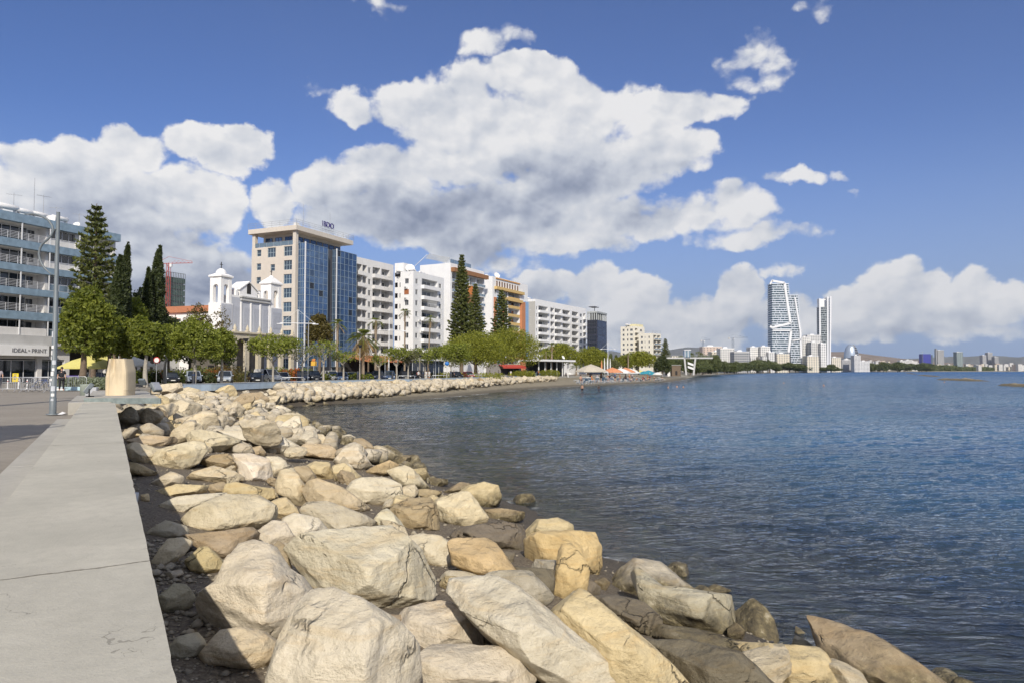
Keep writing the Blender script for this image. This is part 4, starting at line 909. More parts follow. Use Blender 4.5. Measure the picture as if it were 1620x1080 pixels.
mb=MB(); mb.box(Wd+.004,u2b,.004,Dd,-.4,b.h(398,u2)); mb.box(u1b+.01,u2-.01,-.25,-.01,0,b.h(392,u1b)); mb.build('annex',FRD,b.o)
for i in range(3):
    ua=1+i*5.5; b.put(window(4.6,3.0,3,1,.0,FRM,PALEG,key='gf',sill=False),'f',ua+2.3,.2,'shop_window',n=.05)
# ------------------------------------------------------------------ generic block
def block(name,label,px,Y,ang,pl,pr,py,fh,nfl,fbays,lbays,mats,top=.9,z1=None,D=None,rec=.2,gm=None,pat=None,fdepth=1.4,cat='building',group=None,balk='solid',ground=True,bm=None,proj=.9,fm=None,rail_top=False,zg=2.55):
    """fbays: (px0,px1,type) along the front, lbays: the same along the left side; types w window, W wide window, b balcony, r recessed loggia, n nothing"""
    b=Bld(name,label,cat,px,Y,ang,zg,group); H=b.h(py); Wd=b.u(pr,H*.5); Dd=D or b.w(pl,H*.5); zt=H-top; fr=[];lr=[]; todo=[]
    for side,bays,rs in (('f',fbays,fr),('l',lbays,lr)):
        for (p0,p1,ty) in bays:
            a,c=(b.u(p0,H*.6),b.u(p1,H*.6)) if side=='f' else (b.w(p0,H*.6),b.w(p1,H*.6))
            if a>c: a,c=c,a
            a=max(a,.1); c=min(c,(Wd if side=='f' else Dd)-.1)
            if c-a<.25: continue
            for k in range(nfl):
                z=zt-fh*(k+1)
                if z<.3: break
                if ty=='w': r=(a,c,z+.95,z+fh-.65,rec); todo.append((side,'w',a,c,z+.95,fh-1.6,k))
                elif ty=='W': r=(a,c,z+.5,z+fh-.5,rec); todo.append((side,'W',a,c,z+.5,fh-1.0,k))
                elif ty in 'br': r=(a,c,z+.05,z+fh-.22,fdepth,1 if len(mats)>1 else 0); todo.append((side,ty,a,c,z+.05,fh-.27,k))
                else: continue
                rs.append(r)
    shell(b,Wd,Dd,H,fr,lr,mats,z0=-.6,parapet=.5)
    for side,ty,a,c,z,h,k in todo:
        w=c-a
        if ty=='w': b.put(window(w-.01,h,2 if w>1 else 1,1,rec-.02,fm,gm,key=name),side,(a+c)/2,z,'window')
        elif ty=='W': b.put(window(w-.01,h,max(2,int(w/1.2)),1,rec-.02,fm,gm,key=name,sill=False),side,(a+c)/2,z,'window')
        else:
            b.put(door_glass(w*.72,min(h-.25,2.3),fdepth,3,fm,gm,key=name),side,(a+c)/2-w*.08,z,'balcony_door')
            b.put(balcony(w+(.3 if ty=='b' else -.02),proj if ty=='b' else .12,.88,balk,bm or mats[0],key=name),side,(a+c)/2,z,'balcony')
    b.H,b.W,b.D=H,Wd,Dd; return b
# 3. residential block with white balconies right of the office tower
b3=block('apartment_building','apartment block with grey and white balconies right of the blue glass','',None,None,None,None,None,None,None,None,None,None) if False else None
b3=block('apartment_building','apartment block with stacked white balconies directly right of the blue glass tower',561,182,27,553,622,406,3.12,9,[(563,572,'b'),(573,580,'r'),(582,586,'w'),(589,601,'b'),(603,616,'b')],[],[WHITE,GREYW],top=1.6,D=14)
# 4. white block
b4=block('apartment_building','bright white apartment block with small windows and a column of balconies',653,188,25.5,633,702,429,3.02,9,[(657,661,'w'),(667,692,'b'),(694,698,'w')],[(640,646,'w')],[WHITE2,GREYW],top=1.3)
for k,(px,z) in enumerate([(643,.55),(643,3.6),(662,9.6),(665,12.7)]):
    o=thing('air_conditioner',['outdoor air conditioner under the top window of the white block','outdoor air conditioner under the brown shutter of the white block','air conditioner beside the middle balcony of the white block','air conditioner beside a lower balcony of the white block'][k],'air conditioner',world_of(b4,*( (-.35,b4.w(px,20)) if px<653 else (b4.u(px,20),-.35)),b4.H-1.3-3.0-z),b4.o.rotation_euler.z+(0 if px>653 else -math.pi/2)); mb=MB(); mb.bbox(-.42,.42,-.25,.2,0,.6,.02); mb.build('casing',ACM,o); mb=MB(); mb.lathe([(.03,0),(.24,0),(.24,.01)],12); f_=mb.build('fan',FRD,o,(-.1,-.26,.3)); f_.rotation_euler=(math.pi/2,0,0)
mb=MB(); w_=b4.w(619,20); mb.box(1.5,6,b4.D+.004,w_,-.5,b4.h(413,0)); a_=mb.build('rear_wing',WHITE2,b4.o)
for k in range(7):
    for px in (622,629.5): b4.put(window(.9,1.3,1,1,.0,FRD,DARKG,key='rw',sill=False),'l',b4.w(px,20),b4.h(413)-3.8-3.02*k,'window',n=-1.5+.02)
SHUT=pm('brown shutter',(.33,.12,.05),.6,.15,8); mb=MB(); mb.box(-.02-.05,-.0,-.75,.75,0,1.4); mb.build('shutter',SHUT,b4.o,(0,b4.w(643,20),b4.H-1.3-3.02*2+.95))
mb=MB()
for k in range(9): x=-2.3+k*.58; mb.box(x,x+.07,-.06,-.0,0,1.6)
mb.box(-2.35,2.45,-.05,-.01,.75,.82); b4.put(mb.mesh('screen',[FRM]),'f',(b4.u(667,20)+b4.u(692,20))/2,b4.H-1.3-3.02*3+1.1,'balcony_screen',n=.8)
for i in range(11):
    x=1+(i%6)*1.6; y=1.5+(i//6)*4; tank(world_of(b4,x,y+(i%3)*.4,b4.H-.5),b4.o.rotation_euler.z+(i%2)*.3,'white water tank in the cluster on the white block','tanks on the white block',1.25 if i in(1,7) else 1.0)
for i,(x,y,r_) in enumerate([(3.2,b4.D-1,1.8),(4.6,3,1.1),(.8,6,.9)]): dish(world_of(b4,x,y,b4.H-.5),b4.o.rotation_euler.z-.9-i*.5,['large white dish at the left of the white block roof','white dish among the tanks of the white block','small white dish at the back of the white block roof'][i],'dishes on the white block',r_*.72)
# 5. block with tall blank white side and brown roof band
BROWN=pm('brown band',(.30,.145,.06),.6,.12,1)
b5=block('apartment_building','block with a tall blank white side wall and brown terrace bands',712,212,27,664,766,416,3.15,8,[(715,727,'r'),(729,741,'r'),(743,752,'b'),(754,764,'b')],[],[WHITE2,GREYW],top=2.6,balk='glass',fdepth=1.8)
mb=MB(); mb.box(.3,b5.W+.8,-1.3,-.004,b5.H-2.7,b5.H-1.4); mb.box(b5.W*.35,b5.W*.6,-1.2,-.95,b5.H-12,b5.H-8.5); mb.build('brown_band',BROWN,b5.o); mb=MB(); mb.box(b5.W*.42,b5.W*.55,-1.21,-1.0,b5.H-9,b5.H-6.2); mb.build('orange_panel',pm('orange panel',(.62,.21,.05),.6,.1),b5.o)
rail(b5.o,[(.2,.2),(b5.W*.6,.2),(b5.W*.6,6)],1.3,True,z=b5.H)
mb=MB(); mb.M=Matrix.Translation((0,b5.D*.5,b5.H)); n=18
ca=thing('roof_canopy','slanted corrugated metal canopy on the roof of the block with the blank side','canopy',world_of(b5,.5,b5.w(705,30),b5.H),b5.o.rotation_euler.z)
mb=MB(); L=b5.w(671,30)-b5.w(705,30)
for i in range(24): y0=L*i/24; mb.add([(0,y0,.3+1.9*i/24),(0,y0+L/48,.3+1.9*i/24),(2.2,y0+L/48,2.2+1.9*i/24),(2.2,y0,2.2+1.9*i/24)],[(0,1,2,3)]); mb.add([(.05,y0+L/48,.3+1.9*i/24),(.05,y0+L/24,.34+1.9*i/24),(2.25,y0+L/24,2.24+1.9*i/24),(2.25,y0+L/48,2.2+1.9*i/24)],[(0,1,2,3)])
mb.build('sheeting',pm('corrugated sheet',(.45,.47,.48),.5,.1,2,0,.4),ca); mb=MB(); mb.tube([(0,L+4,0),(1.2,L,3.6)],.1,6); mb.tube([(2,.3,-.4),(2,.3,2)],.06,5); mb.build('strut',FRM,ca)
# 6. orange and yellow block
ORG=pm('orange render',(.50,.21,.10),.8,.08,1); YEL=pm('ochre band',(.60,.42,.17),.8,.08,1); SKYB=pm('blue tile strip',(.26,.42,.62),.6,.08,1)
b6=block('apartment_building','apartment block with ochre balcony bands, orange strips and a blue edge',779,236,27,766,835,437,3.03,9,[(782.5,785,'w'),(797,803,'W'),(804,822,'r')],[],[WHITE2,GREYW],top=3.9,bm=YEL,balk='solid')
def strip(b,m,p0,p1,z0,z1,pr,name): mb=MB(); a,c=b.u(p0,15),b.u(p1,15); mb.box(a,c,-pr,-.004,z0,z1); return mb.build(name,m,b.o)
strip(b6,ORG,781,785,0,b6.H-7.2,.25,'orange_strip'); strip(b6,SKYB,786,794,0,b6.H-6.2,.2,'blue_strip'); strip(b6,ORG,822.5,828,0,b6.H-7,.9,'orange_strip'); strip(b6,SKYB,828.3,834,0,b6.H-6.6,.6,'blue_strip'); strip(b6,ORG,795,797,0,b6.H-6.5,.3,'orange_strip')
strip(b6,YEL,782,826,b6.H-4.4,b6.H-3.4,1.1,'ochre_band'); strip(b6,YEL,796,824,b6.H-7.6,b6.H-6.6,1.0,'ochre_band'); strip(b6,pm('orange trim',(.62,.34,.12),.7,.1),784,822,b6.H-.6,b6.H-.2,.3,'cornice')
for i in range(9): p=786+i*4.1; b6.put(window(.95,1.9,1,1,.0,pm('orange trim',(.6,.3,.1)),DARKG,key='arc',sill=False),'f',b6.u(p,30),b6.H-3.2,'window',n=.02)
dish(world_of(b6,b6.u(793,30),2,b6.H-.5),b6.o.rotation_euler.z-.5,'big white dish on the roof of the orange block','dishes on the orange block',1.15)
for i in range(5): tank(world_of(b6,1.5+i*3.4,3+i%2,b6.H-.5),b6.o.rotation_euler.z,'white tank on the roof of the orange block','tanks on the orange block',1.1)
# 7. white hotel with rounded balconies
b7=block('hotel_building','white seafront hotel with six rows of deep curved balconies','',0,0,0,0,0,0,0,0,0,0) if False else block('hotel_building','long white seafront hotel with rows of deep balconies and a grey side wall',847,284,30,831,927,473,3.06,8,[(848.5,850,'w'),(852,867,'b'),(871,877,'r'),(878,888,'b'),(890,902,'r'),(905,915,'r'),(917.5,921,'w'),(923,926.5,'b')],[(838,840,'w')],[WHITE2,GREYW],top=2.3,fdepth=1.9,proj=.9)
mb=MB(); mb.box(-.05,-.004,.02,b7.D,-.4,b7.H-1); mb.build('side_cladding',pm('grey side paint',(.42,.41,.38),.85,.05),b7.o)
for i in range(7): tank(world_of(b7,2+i*5.2,4+(i%2)*2,b7.H-.5),b7.o.rotation_euler.z,'white tank on the roof of the white hotel','tanks on the white hotel',1.1)
# 8. dark glass office
b8=block('office_building','dark glass office block with a pale open frame on its roof',945,302,27,929,960,506,3.3,7,[],[],[pm('charcoal glazing',(.030,.032,.055),.12,.2,.5,0,.1)],top=0)
for k in range(7):
    b8.put(window(b8.D-.4,2.9,5,2,.0,FRD,DARKG,key='dk',sill=False),'l',b8.D/2,b8.H-3.3*(k+1)+.2,'window',n=.03)
    b8.put(window(b8.W-.3,2.9,2,1,.0,pm('slate mullion',(.05,.05,.08),.4),glassmat('slate glass',(.02,.022,.045),.15,.1),key='dk2',sill=False),'f',b8.W/2,b8.H-3.3*(k+1)+.2,'window',n=.03)
mb=MB(); h2=b8.h(495)-b8.H; FRG=pm('grey frame',(.38,.40,.40),.6,.08)
for i in range(6): x=i*(b8.W-.4)/5; mb.box(x,x+.4,0,.5,b8.H+.01,b8.H+h2)
for i in range(1,5): y=i*(b8.D-.5)/4; mb.box(0,.4,y,y+.5,b8.H+.01,b8.H+h2)
mb.box(-.2,b8.W+.2,-.2,b8.D,b8.H+h2+.003,b8.H+h2+.7); mb.build('roof_frame',FRG,b8.o)
mb=MB(); mb.box(1,b8.W-1,1.5,b8.D-1,b8.H,b8.H+h2-.05); mb.build('roof_room',DARK,b8.o)
mb=MB(); mb.tube([(1.5,b8.D-3,b8.H+h2),(1.5,b8.D-3,b8.H+h2+2.6)],.15,6); mb.box(-.6,4.2,b8.D-4,b8.D-1,b8.H+h2+2.6,b8.H+h2+2.9); mb.build('roof_shelter',FRD,b8.o)
# 9/10. cream twin blocks
b9=block('apartment_building','cream apartment block with a taller narrow stair tower, left of its twin',1003,425,40,982,1020,516,3.0,9,[(1005,1009,'b'),(1013,1016,'w')],[(985,988,'w'),(992,994,'w'),(997,1001,'w')],[CREAM,GREYW],top=.9)
mb=MB(); mb.box(b9.W*.3,b9.W,1,7,b9.H,b9.H+1.6); mb.build('stair_head',pm('yellow render',(.70,.64,.40),.85),b9.o)
b10=block('apartment_building','cream apartment block stepping down to the right behind a domed tree',1033,415,38,1011,1046,527,3.0,8,[(1034,1039,'b'),(1040,1045,'b')],[(1014,1017,'w'),(1020,1021,'w'),(1026,1028,'w')],[CREAM,GREYW],top=.9,balk='glass')
rail(b10.o,[(0,b10.D),(0,0),(b10.W,0)],1.6,False,z=b10.H)
for i in range(5): tank(world_of(b9,1+i*1.8,5+i%2,b9.H),.4,'white tank on the roof of the left cream block','tanks on the cream blocks',1.3)
# ------------------------------------------------------------------ church
SGREY=pm('church grey',(.46,.48,.53),.85,.05,.6,dirt=.15); SWH=pm('church white',(.83,.82,.80),.85,.03,.6,dirt=.1); STONE=pm('portico stone',(.56,.50,.38),.85,.12,1.2,.3,dirt=.2); TILE=pm('roof tiles orange',(.46,.17,.07),.8,.25,2.5,.4)
b=Bld('church','white church with two bell towers, a small gable and an arcade porch','church',347,128,20)
TH=b.h(437.5); TW=b.w(331.5,15); TF=b.u(366,15); uR0=b.u(428,15); uR1=b.u(444.5,15); HB=b.h(466,TF)
ANTH=pm('iron cross',(.05,.05,.05),.5,.1)
def archpoly(x0,x1,zs,n=10): c,r=(x0+x1)/2,(x1-x0)/2; return [(c+r*math.cos(math.pi*i/n),zs+r*math.sin(math.pi*i/n)) for i in range(n+1)]
def tower(u0,w,d,zt,label,hip):
    tw=thing('x','x','x'); bpy.data.objects.remove(tw)
    mb=MB(); zb=zt-4.9
    # belfry: four piers and arched heads, open inside; solid below
    mb.box(u0-.15,u0+w+.15,-.15,d+.15,-.5,zb)
    t=w*.27; t2=d*.27
    for x in (u0,u0+w-t):
        for y in (0,d-t2): mb.box(x,x+t,y,y+t2,zb+.003,zt)
    ar=archpoly(u0+t,u0+w-t,zb+2.9)
    for y0,y1 in ((.05,.4),(d-.4,d-.05)):
        P=[(u0+t,zt-.01),(u0+w-t,zt-.01)]+ar; mb.xprism(P,y0,y1)
    s=mb.M
    mb.M=Matrix(((0,1,0,0),(1,0,0,0),(0,0,1,0),(0,0,0,1))); ar2=archpoly(t2,d-t2,zb+2.9)
    for x0,x1 in ((u0+.05,u0+.4),(u0+w-.4,u0+w-.05)): mb.xprism([(t2,zt-.01),(d-t2,zt-.01)]+ar2,x0,x1)
    mb.M=s
    tb=mb.build('bell_tower',[SWH],b.o)
    mb=MB(); mb.box(u0+.0,u0+w,-.19,-.152,0,zb-.2); mb.build('tower_front',SGREY,tb)
    mb=MB(); mb.box(u0+.5,u0+w-.5,-.24,-.192,zb-4.4,zb-1); mb.build('panel',pm('panel grey',(.40,.42,.47),.85),tb)
    mb=MB(); mb.bbox(u0-.25,u0+w+.25,-.25,d+.25,zt+.002,zt+.35,.04)
    cx,cy=u0+w/2,d/2
    if hip: 
        mb.add([(u0-.2,-.2,zt+.36),(u0+w+.2,-.2,zt+.36),(u0+w+.2,d+.2,zt+.36),(u0-.2,d+.2,zt+.36),(cx-.5,cy-.5,zt+1.5),(cx+.5,cy-.5,zt+1.5),(cx+.5,cy+.5,zt+1.5),(cx-.5,cy+.5,zt+1.5)],[(0,1,5,4),(1,2,6,5),(2,3,7,6),(3,0,4,7),(4,5,6,7)]); mb.ell((cx,cy,zt+1.5),(.55,.5,.5))
    else:
        mb.add([(u0-.2,-.2,zt+.36),(u0+w+.2,-.2,zt+.36),(u0+w+.2,d+.2,zt+.36),(u0-.2,d+.2,zt+.36),(cx-.7,cy-.7,zt+.8),(cx+.7,cy-.7,zt+.8),(cx+.7,cy+.7,zt+.8),(cx-.7,cy+.7,zt+.8)],[(0,1,5,4),(1,2,6,5),(2,3,7,6),(3,0,4,7)]); mb.ell((cx,cy,zt+.62),(w*.38,d*.38,1.15),16,10)
    mb.build('dome',SWH,tb)
    zc=zt+(1.95 if hip else 1.7); mb=MB(); mb.box(cx-.06,cx+.06,cy-.06,cy+.06,zc,zc+1.3); mb.box(cx-.35,cx-.062,cy-.05,cy+.05,zc+.75,zc+.87); mb.box(cx+.062,cx+.35,cy-.05,cy+.05,zc+.75,zc+.87); mb.build('cross',ANTH,tb)
    mb=MB(); mb.lathe([(.02,zb+2.9),(.18,zb+2.85),(.26,zb+2.4),(.42,zb+2.05),(.40,zb+2.03),(.2,zb+2.3),(.02,zb+2.5)],12,(cx,cy)); mb.tube([(cx,cy,zb+2.9),(cx,cy,zt)],.04,5); mb.build('bell',pm('bell bronze',(.10,.08,.04),.4,.2,3,0,.8),tb)
tower(0,TF,TW,TH,'',False); tower(uR0,uR1-uR0,TW,b.h(449,uR0),'',True)
mb=MB(); uc=(TF+uR0)/2; mb.box(TF+.15,uR0-.15,.1,TW*.9,-.5,HB); mb.mi=1; mb.box(TF+.2,uR0-.2,.055,.098,0,HB-.4); fn=mb.build('nave_front',[SWH,SGREY],b.o)
mb=MB(); mb.bbox(TF+2.2,uR0-.3,-.5,.05,HB-.35,HB,.05); mb.bbox(TF+2.4,uR0-.4,-.3,.05,HB-.9,HB-.36,.03); mb.build('cornice',GREYW,fn)
for i in range(4):
    w=(uR0-TF)/4.4; x=TF+.7+i*w*1.08; mb=MB(); mb.box(x,x+w*.62,.02,.054,2.5,HB-2.2); mb.build('panel',pm('panel grey',(.40,.42,.47)),fn); mb=MB(); mb.box(x+w*.66,x+w*.8,-.12,.054,1,HB-1.2); mb.build('pilaster',SWH,fn)
mb=MB(); gx0,gx1=b.u(381,18),b.u(408,18); gc=(gx0+gx1)/2; zg_=b.h(461,gc); P=[(gx0,HB+.01),(gx1,HB+.01),(gx1,zg_),(gc,zg_+1.6),(gx0,zg_)]; mb.xprism(P,.2,3.2); mb.build('gable',SWH,b.o)
mb=MB(); w=.55; mb.xprism([(gc-w,HB+.6),(gc+w,HB+.6)]+archpoly(gc-w,gc+w,HB+2.1),.14,.198); mb.build('niche',DARK,b.o)
mb=MB(); mb.xprism([(gx0-.3,zg_+.02),(gc,zg_+1.75),(gx1+.3,zg_+.02),(gx1+.3,zg_+.22),(gc,zg_+2.0),(gx0-.3,zg_+.22)],.0,3.3); mb.build('gable_roof',SWH,b.o)
for x in (gx0-1.1,gx1+.6): mb=MB(); mb.box(x,x+.6,.2,.9,HB+.01,HB+1.0); mb.ell((x+.3,.55,HB+1.1),(.32,.32,.4)); mb.build('finial',SWH,b.o)
# nave behind with orange tiles
mb=MB(); N0,N1=TW+.2,TW+27; xa,xb=1.0,uR0; zr=b.h(492,0); mb.box(xa,xb,N0,N1,-.5,zr); mb.build('nave',SWH,b.o)
mb=MB(); xm=(xa+xb)/2; mb.add([(xa-.5,N0,zr+.01),(xb+.5,N0,zr+.01),(xb+.5,N1+.5,zr+.01),(xa-.5,N1+.5,zr+.01),(xm,N0,zr+2.1),(xm,N1-4,zr+2.1)],[(0,4,5,3),(1,2,5,4),(2,3,5),(0,1,4)]); mb.build('roof',TILE,b.o)
mb=MB(); mb.box(-9,xa,N0+8,N1+6,-.5,zr-3.2); mb.add([(-9.5,N0+8,zr-3.19),(xa-.02,N0+8,zr-1.2),(xa-.02,N1+6,zr-1.2),(-9.5,N1+6,zr-3.19)],[(0,1,2,3)]); mb.build('aisle',GREYW,b.o); mb=MB(); mb.add([(-9.6,N0+7.8,zr-3.1),(xa-.02,N0+7.8,zr-1.1),(xa-.02,N1+6,zr-1.1),(-9.6,N1+6,zr-3.1)],[(0,1,2,3)]); mb.build('aisle_roof',TILE,b.o)
# arcade porch
ar=thing('x','x','x'); bpy.data.objects.remove(ar)
pY=-7.5; a0,a1=b.u(350,2.5,7.5),b.u(462,2.5,7.5); zt=zat(526,128+pY*.35)-b.zg; nb=6; bw=(a1-a0)/nb
mb=MB()
for i in range(nb):
    x0=a0+i*bw; x1=x0+bw; c=.45; zs=zt-1.2-(bw-2*c)/2
    mb.xprism([(x0+c,zt-.35),(x1-c,zt-.35)]+archpoly(x0+c,x1-c,zs),pY,pY+.55)
    mb.box(x0-c,x0+c,pY-.02,pY+.57,-.4,zt-.352)
mb.box(a1-.45,a1+.45,pY-.02,pY+.57,-.4,zt-.352); mb.bbox(a0-.6,a1+.6,pY-.3,0,zt-.35,zt,.05)
po=mb.build('porch',STONE,b.o); mb=MB(); mb.box(a0,a1,-.6,-.21,0,zt-.4); mb.build('porch_wall',pm('porch inner wall',(.26,.235,.20),.9,.2,1),po)
for i in range(nb+1):
    x=a0+i*bw; mb=MB(); mb.bbox(x-.35,x+.35,pY-.25,pY+.4,zt+.002,zt+.25,.03); mb.lathe([(.2,zt+.25),(.32,zt+.6),(.16,zt+1.0),(.02,zt+1.35)],10,(x,pY+.1)); mb.build('urn',STONE,po)
for i in range(nb): mb=MB(); x=a0+(i+.5)*bw; mb.box(x-.7,x+.7,-.68,-.61,.1,2.6); mb.build('door',DARK,po)
# ------------------------------------------------------------------ tower under construction with netting and its crane
bc=Bld('construction_tower','unfinished concrete tower wrapped in green netting behind the cypress','building',262,400,25); H=bc.h(436); Wc=bc.u(292,60); Dc=bc.w(245,60)
mb=MB(); mb.box(.3,Wc-.3,.3,Dc-.3,0,H-.5); mb.build('core',pm('raw concrete',(.24,.25,.25),.9,.15,.2),bc.o)
net=pm('green netting',(.07,.12,.11),.85,.45,.35)
mb=MB(); 
for i in range(15): z=2+i*(H-2)/15; mb.box(-.3,Wc+.3,-.3,Dc+.3,z,z+(H-2)/15*.78)
mb.build('netting',net,bc.o)
mb=MB(); 
for i in range(11): x=i*Wc/10; mb.box(x-.12,x+.12,-.6,-.4,0,H+2.0); y=i*Dc/10; mb.box(-.6,-.4,y-.12,y+.12,0,H+2.0)
for i in range(9): z=4+i*(H-2)/8; mb.box(-.6,Wc,-.62,-.602,z,z+.25); mb.box(-.63,-.61,0,Dc,z,z+.25)
mb.build('scaffold',pm('scaffold grey',(.12,.13,.13),.7,.3,2),bc.o)
def crane(loc,h,jib,cj,rz,col,label,w=1.2):
    o=thing('tower_crane',label,'crane',loc,rz); mb=MB(); n=int(h/3)
    for sx in(-1,1):
        for sy in (-1,1): mb.tube([(sx*w/2,sy*w/2,0),(sx*w/2,sy*w/2,h)],.14,4)
    for i in range(n): z=h*i/n; s_=1 if i%2 else -1; mb.tube([(-w/2*s_,-w/2,z),(w/2*s_,-w/2,z+h/n)],.08,4); mb.tube([(-w/2,-w/2*s_,z),(-w/2,w/2*s_,z+h/n)],.08,4)
    mb.build('mast',col,o); mb=MB()
    for y in(-.5,.5): mb.tube([(-cj,y,h),(jib,y,h)],.12,4)
    mb.tube([(-cj,0,h+1.4),(0,0,h+4),(jib,0,h+.8)],.1,4)
    for i in range(int(jib/2.5)): x=i*2.5; mb.tube([(x,-.5,h),(x+1.25,0,h+1.6),(x+2.5,.5,h)],.06,4)
    mb.build('jib',col,o); mb=MB(); mb.bbox(-cj,-cj+2.5,-.9,.9,h-2,h+.2,.1); mb.build('counterweight',GREYW,o); mb=MB(); mb.bbox(.7,2.2,-.7,.7,h-2.2,h-.2,.08); mb.build('cab',FRM,o); return o
RED=pm('crane red',(.42,.05,.035),.5,.1); BLUC=pm('crane blue grey',(.10,.14,.20),.5,.1)
vw=Vector((1,0)); crane((gx(266,399,50),399,2.5),zat(417,399)-2.5,15,6,R(-8),RED,'red tower crane above the netted tower',1.6)
crane((gx(1112.5,900,5),900,3),zat(538,900)-3,9,3,R(-5),BLUC,'small crane with a short blue jib above brown roofs',1.8)
crane((gx(1160,1000,5),1000,3),zat(534,1000)-3,22,7,R(4),BLUC,'grey tower crane left of the tallest towers',2.2)
# ------------------------------------------------------------------ vegetation
def leafmat(name,a,b_,trans=.35):
    m=bpy.data.materials.new(name); m.use_nodes=True; nt=NT(m.node_tree); nt.n.clear()
    g=nt.new('ShaderNodeNewGeometry'); oi=nt.new('ShaderNodeObjectInfo'); r=nt.m('FRACT',nt.m('ADD',g.outputs['Random Per Island'],oi.outputs['Random']))
    n=nt.noise(g.outputs['Position'],.55,3,.6); f=nt.m('ADD',nt.m('MULTIPLY',r,.55),nt.m('MULTIPLY',n,.5))
    c=nt.ramp(f,[(.15,a),(.85,b_)])
    d=nt.new('ShaderNodeBsdfPrincipled'); nt.put(d.inputs['Base Color'],c); d.inputs['Roughness'].default_value=.55; d.inputs['Specular IOR Level'].default_value=.35
    t=nt.new('ShaderNodeBsdfTranslucent'); nt.put(t.inputs[0],nt.vm('MULTIPLY',c,(1.3,1.35,.6)))
    mx=nt.new('ShaderNodeMixShader'); mx.inputs[0].default_value=trans; nt.l.new(d.outputs[0],mx.inputs[1]); nt.l.new(t.outputs[0],mx.inputs[2])
    o=nt.new('ShaderNodeOutputMaterial'); nt.l.new(mx.outputs[0],o.inputs[0]); return m
LM={'pine':leafmat('pine needles',(.07,.098,.016),(.255,.28,.042)),'dark':leafmat('cypress foliage',(.028,.042,.016),(.085,.105,.034),.2),'norf':leafmat('norfolk pine foliage',(.045,.066,.018),(.17,.18,.045),.25),
 'lime':leafmat('lime foliage',(.10,.13,.02),(.33,.36,.065),.4),'ficus':leafmat('ficus foliage',(.10,.125,.016),(.36,.36,.05),.35),'olive':leafmat('olive foliage',(.08,.09,.04),(.22,.22,.10)),
 'palm':leafmat('palm frond',(.09,.12,.025),(.29,.31,.08)),'dead':leafmat('dead frond',(.25,.16,.07),(.50,.34,.16),.2),'bronze':leafmat('bronze foliage',(.07,.055,.018),(.17,.14,.04),.25),'red':leafmat('red foliage',(.28,.07,.03),(.50,.18,.06)),'grey':leafmat('grey foliage',(.14,.17,.10),(.30,.33,.24)),'far':leafmat('far foliage',(.05,.07,.025),(.14,.16,.055),.2)}
BARK=pm('bark brown',(.16,.12,.085),.95,.25,4,.6); BARKG=pm('bark pale grey',(.36,.33,.28),.9,.2,5,.5); BARKP=pm('palm trunk',(.27,.21,.15),.95,.25,6,.6)
rs=np.random.RandomState(11)
def leaves(P,size,asp=1.8,up=.3,jit=.45):
    """one little folded leaf spray per point"""
    n=len(P); d=rs.normal(size=(n,3)); d/=np.linalg.norm(d,axis=1,keepdims=True); e=rs.normal(size=(n,3)); e[:,2]+=up; e-=d*(e*d).sum(1,keepdims=True); e/=np.linalg.norm(e,axis=1,keepdims=True)+1e-9
    s=size*rs.uniform(1-jit,1+jit,(n,1)); a=d*s*asp*.5; b=np.cross(d,e)*s*.5
    V=np.stack([P-a,P+b*.9,P+a,P-b*.9],1).reshape(-1,3); return V,np.arange(4*n).reshape(n,4)
def lobes_pts(lobes,n,gap=.0,gs=.9,shell_=.55,seed=0):
    vol=np.array([l[1][0]*l[1][1]+l[1][0]*l[1][2] for l in lobes]); k=rs.choice(len(lobes),n,p=vol/vol.sum()); d=rs.normal(size=(n,3)); d/=np.linalg.norm(d,axis=1,keepdims=True)
    C=np.array([l[0] for l in lobes])[k]; Rr=np.array([l[1] for l in lobes])[k]; rr=shell_+(1-shell_)*rs.uniform(0,1,(n,1))**.5; q=d*rr
    bump_=1+.20*vnoise(d[:,0]*2.6+k*3.1,d[:,1]*2.6,d[:,2]*2.6,seed)[:,None]+.10*vnoise(d[:,0]*6+k,d[:,1]*6,d[:,2]*6,seed+4)[:,None]
    P=C+q*Rr*bump_
    if gap>0: v=vnoise(P[:,0]/gs,P[:,1]/gs,P[:,2]/gs,seed+1); P=P[v>-1+2*gap*.9]
    return P
def crown_obj(P,size,mat,parent,asp=1.8,up=.3,name='crown'):
    V,Fc=leaves(P,size,asp,up); o=link(name,npmesh(name,V,Fc,LM[mat]),parent); return o
def limb(mb,p0,p1,r0,r1,bend=.12,n=4,seg=6):
    p0,p1=Vector(p0),Vector(p1); L=(p1-p0).length; o=Vector((random.uniform(-1,1),random.uniform(-1,1),random.uniform(-.3,.6)))*L*bend
    pts=[p0.lerp(p1,t)+o*math.sin(math.pi*t) for t in [i/n for i in range(n+1)]]; mb.tube(pts,[r0+(r1-r0)*i/n for i in range(n+1)],seg); return pts
def branchy(mb,p,d,L,r,depth,tips,spread=.55,up=.12,mult=(2,3)):
    q=p+d*L; limb(mb,p,q,r,r*.62,.10,3,5 if depth<3 else 7)
    if depth==0: tips.append(q); return
    if depth<=2: tips.append(p.lerp(q,.6))
    for _ in range(random.choice(mult)):
        v=Vector((random.gauss(0,1),random.gauss(0,1),random.gauss(0,.6))); v=(d+v*spread*.75+Vector((0,0,up))).normalized(); branchy(mb,q,v,L*random.uniform(.66,.85),r*.6,depth-1,tips,spread,up,mult)
def T(name,label,loc,group=None,rz=0): return thing(name,label,'tree',loc,rz,group)
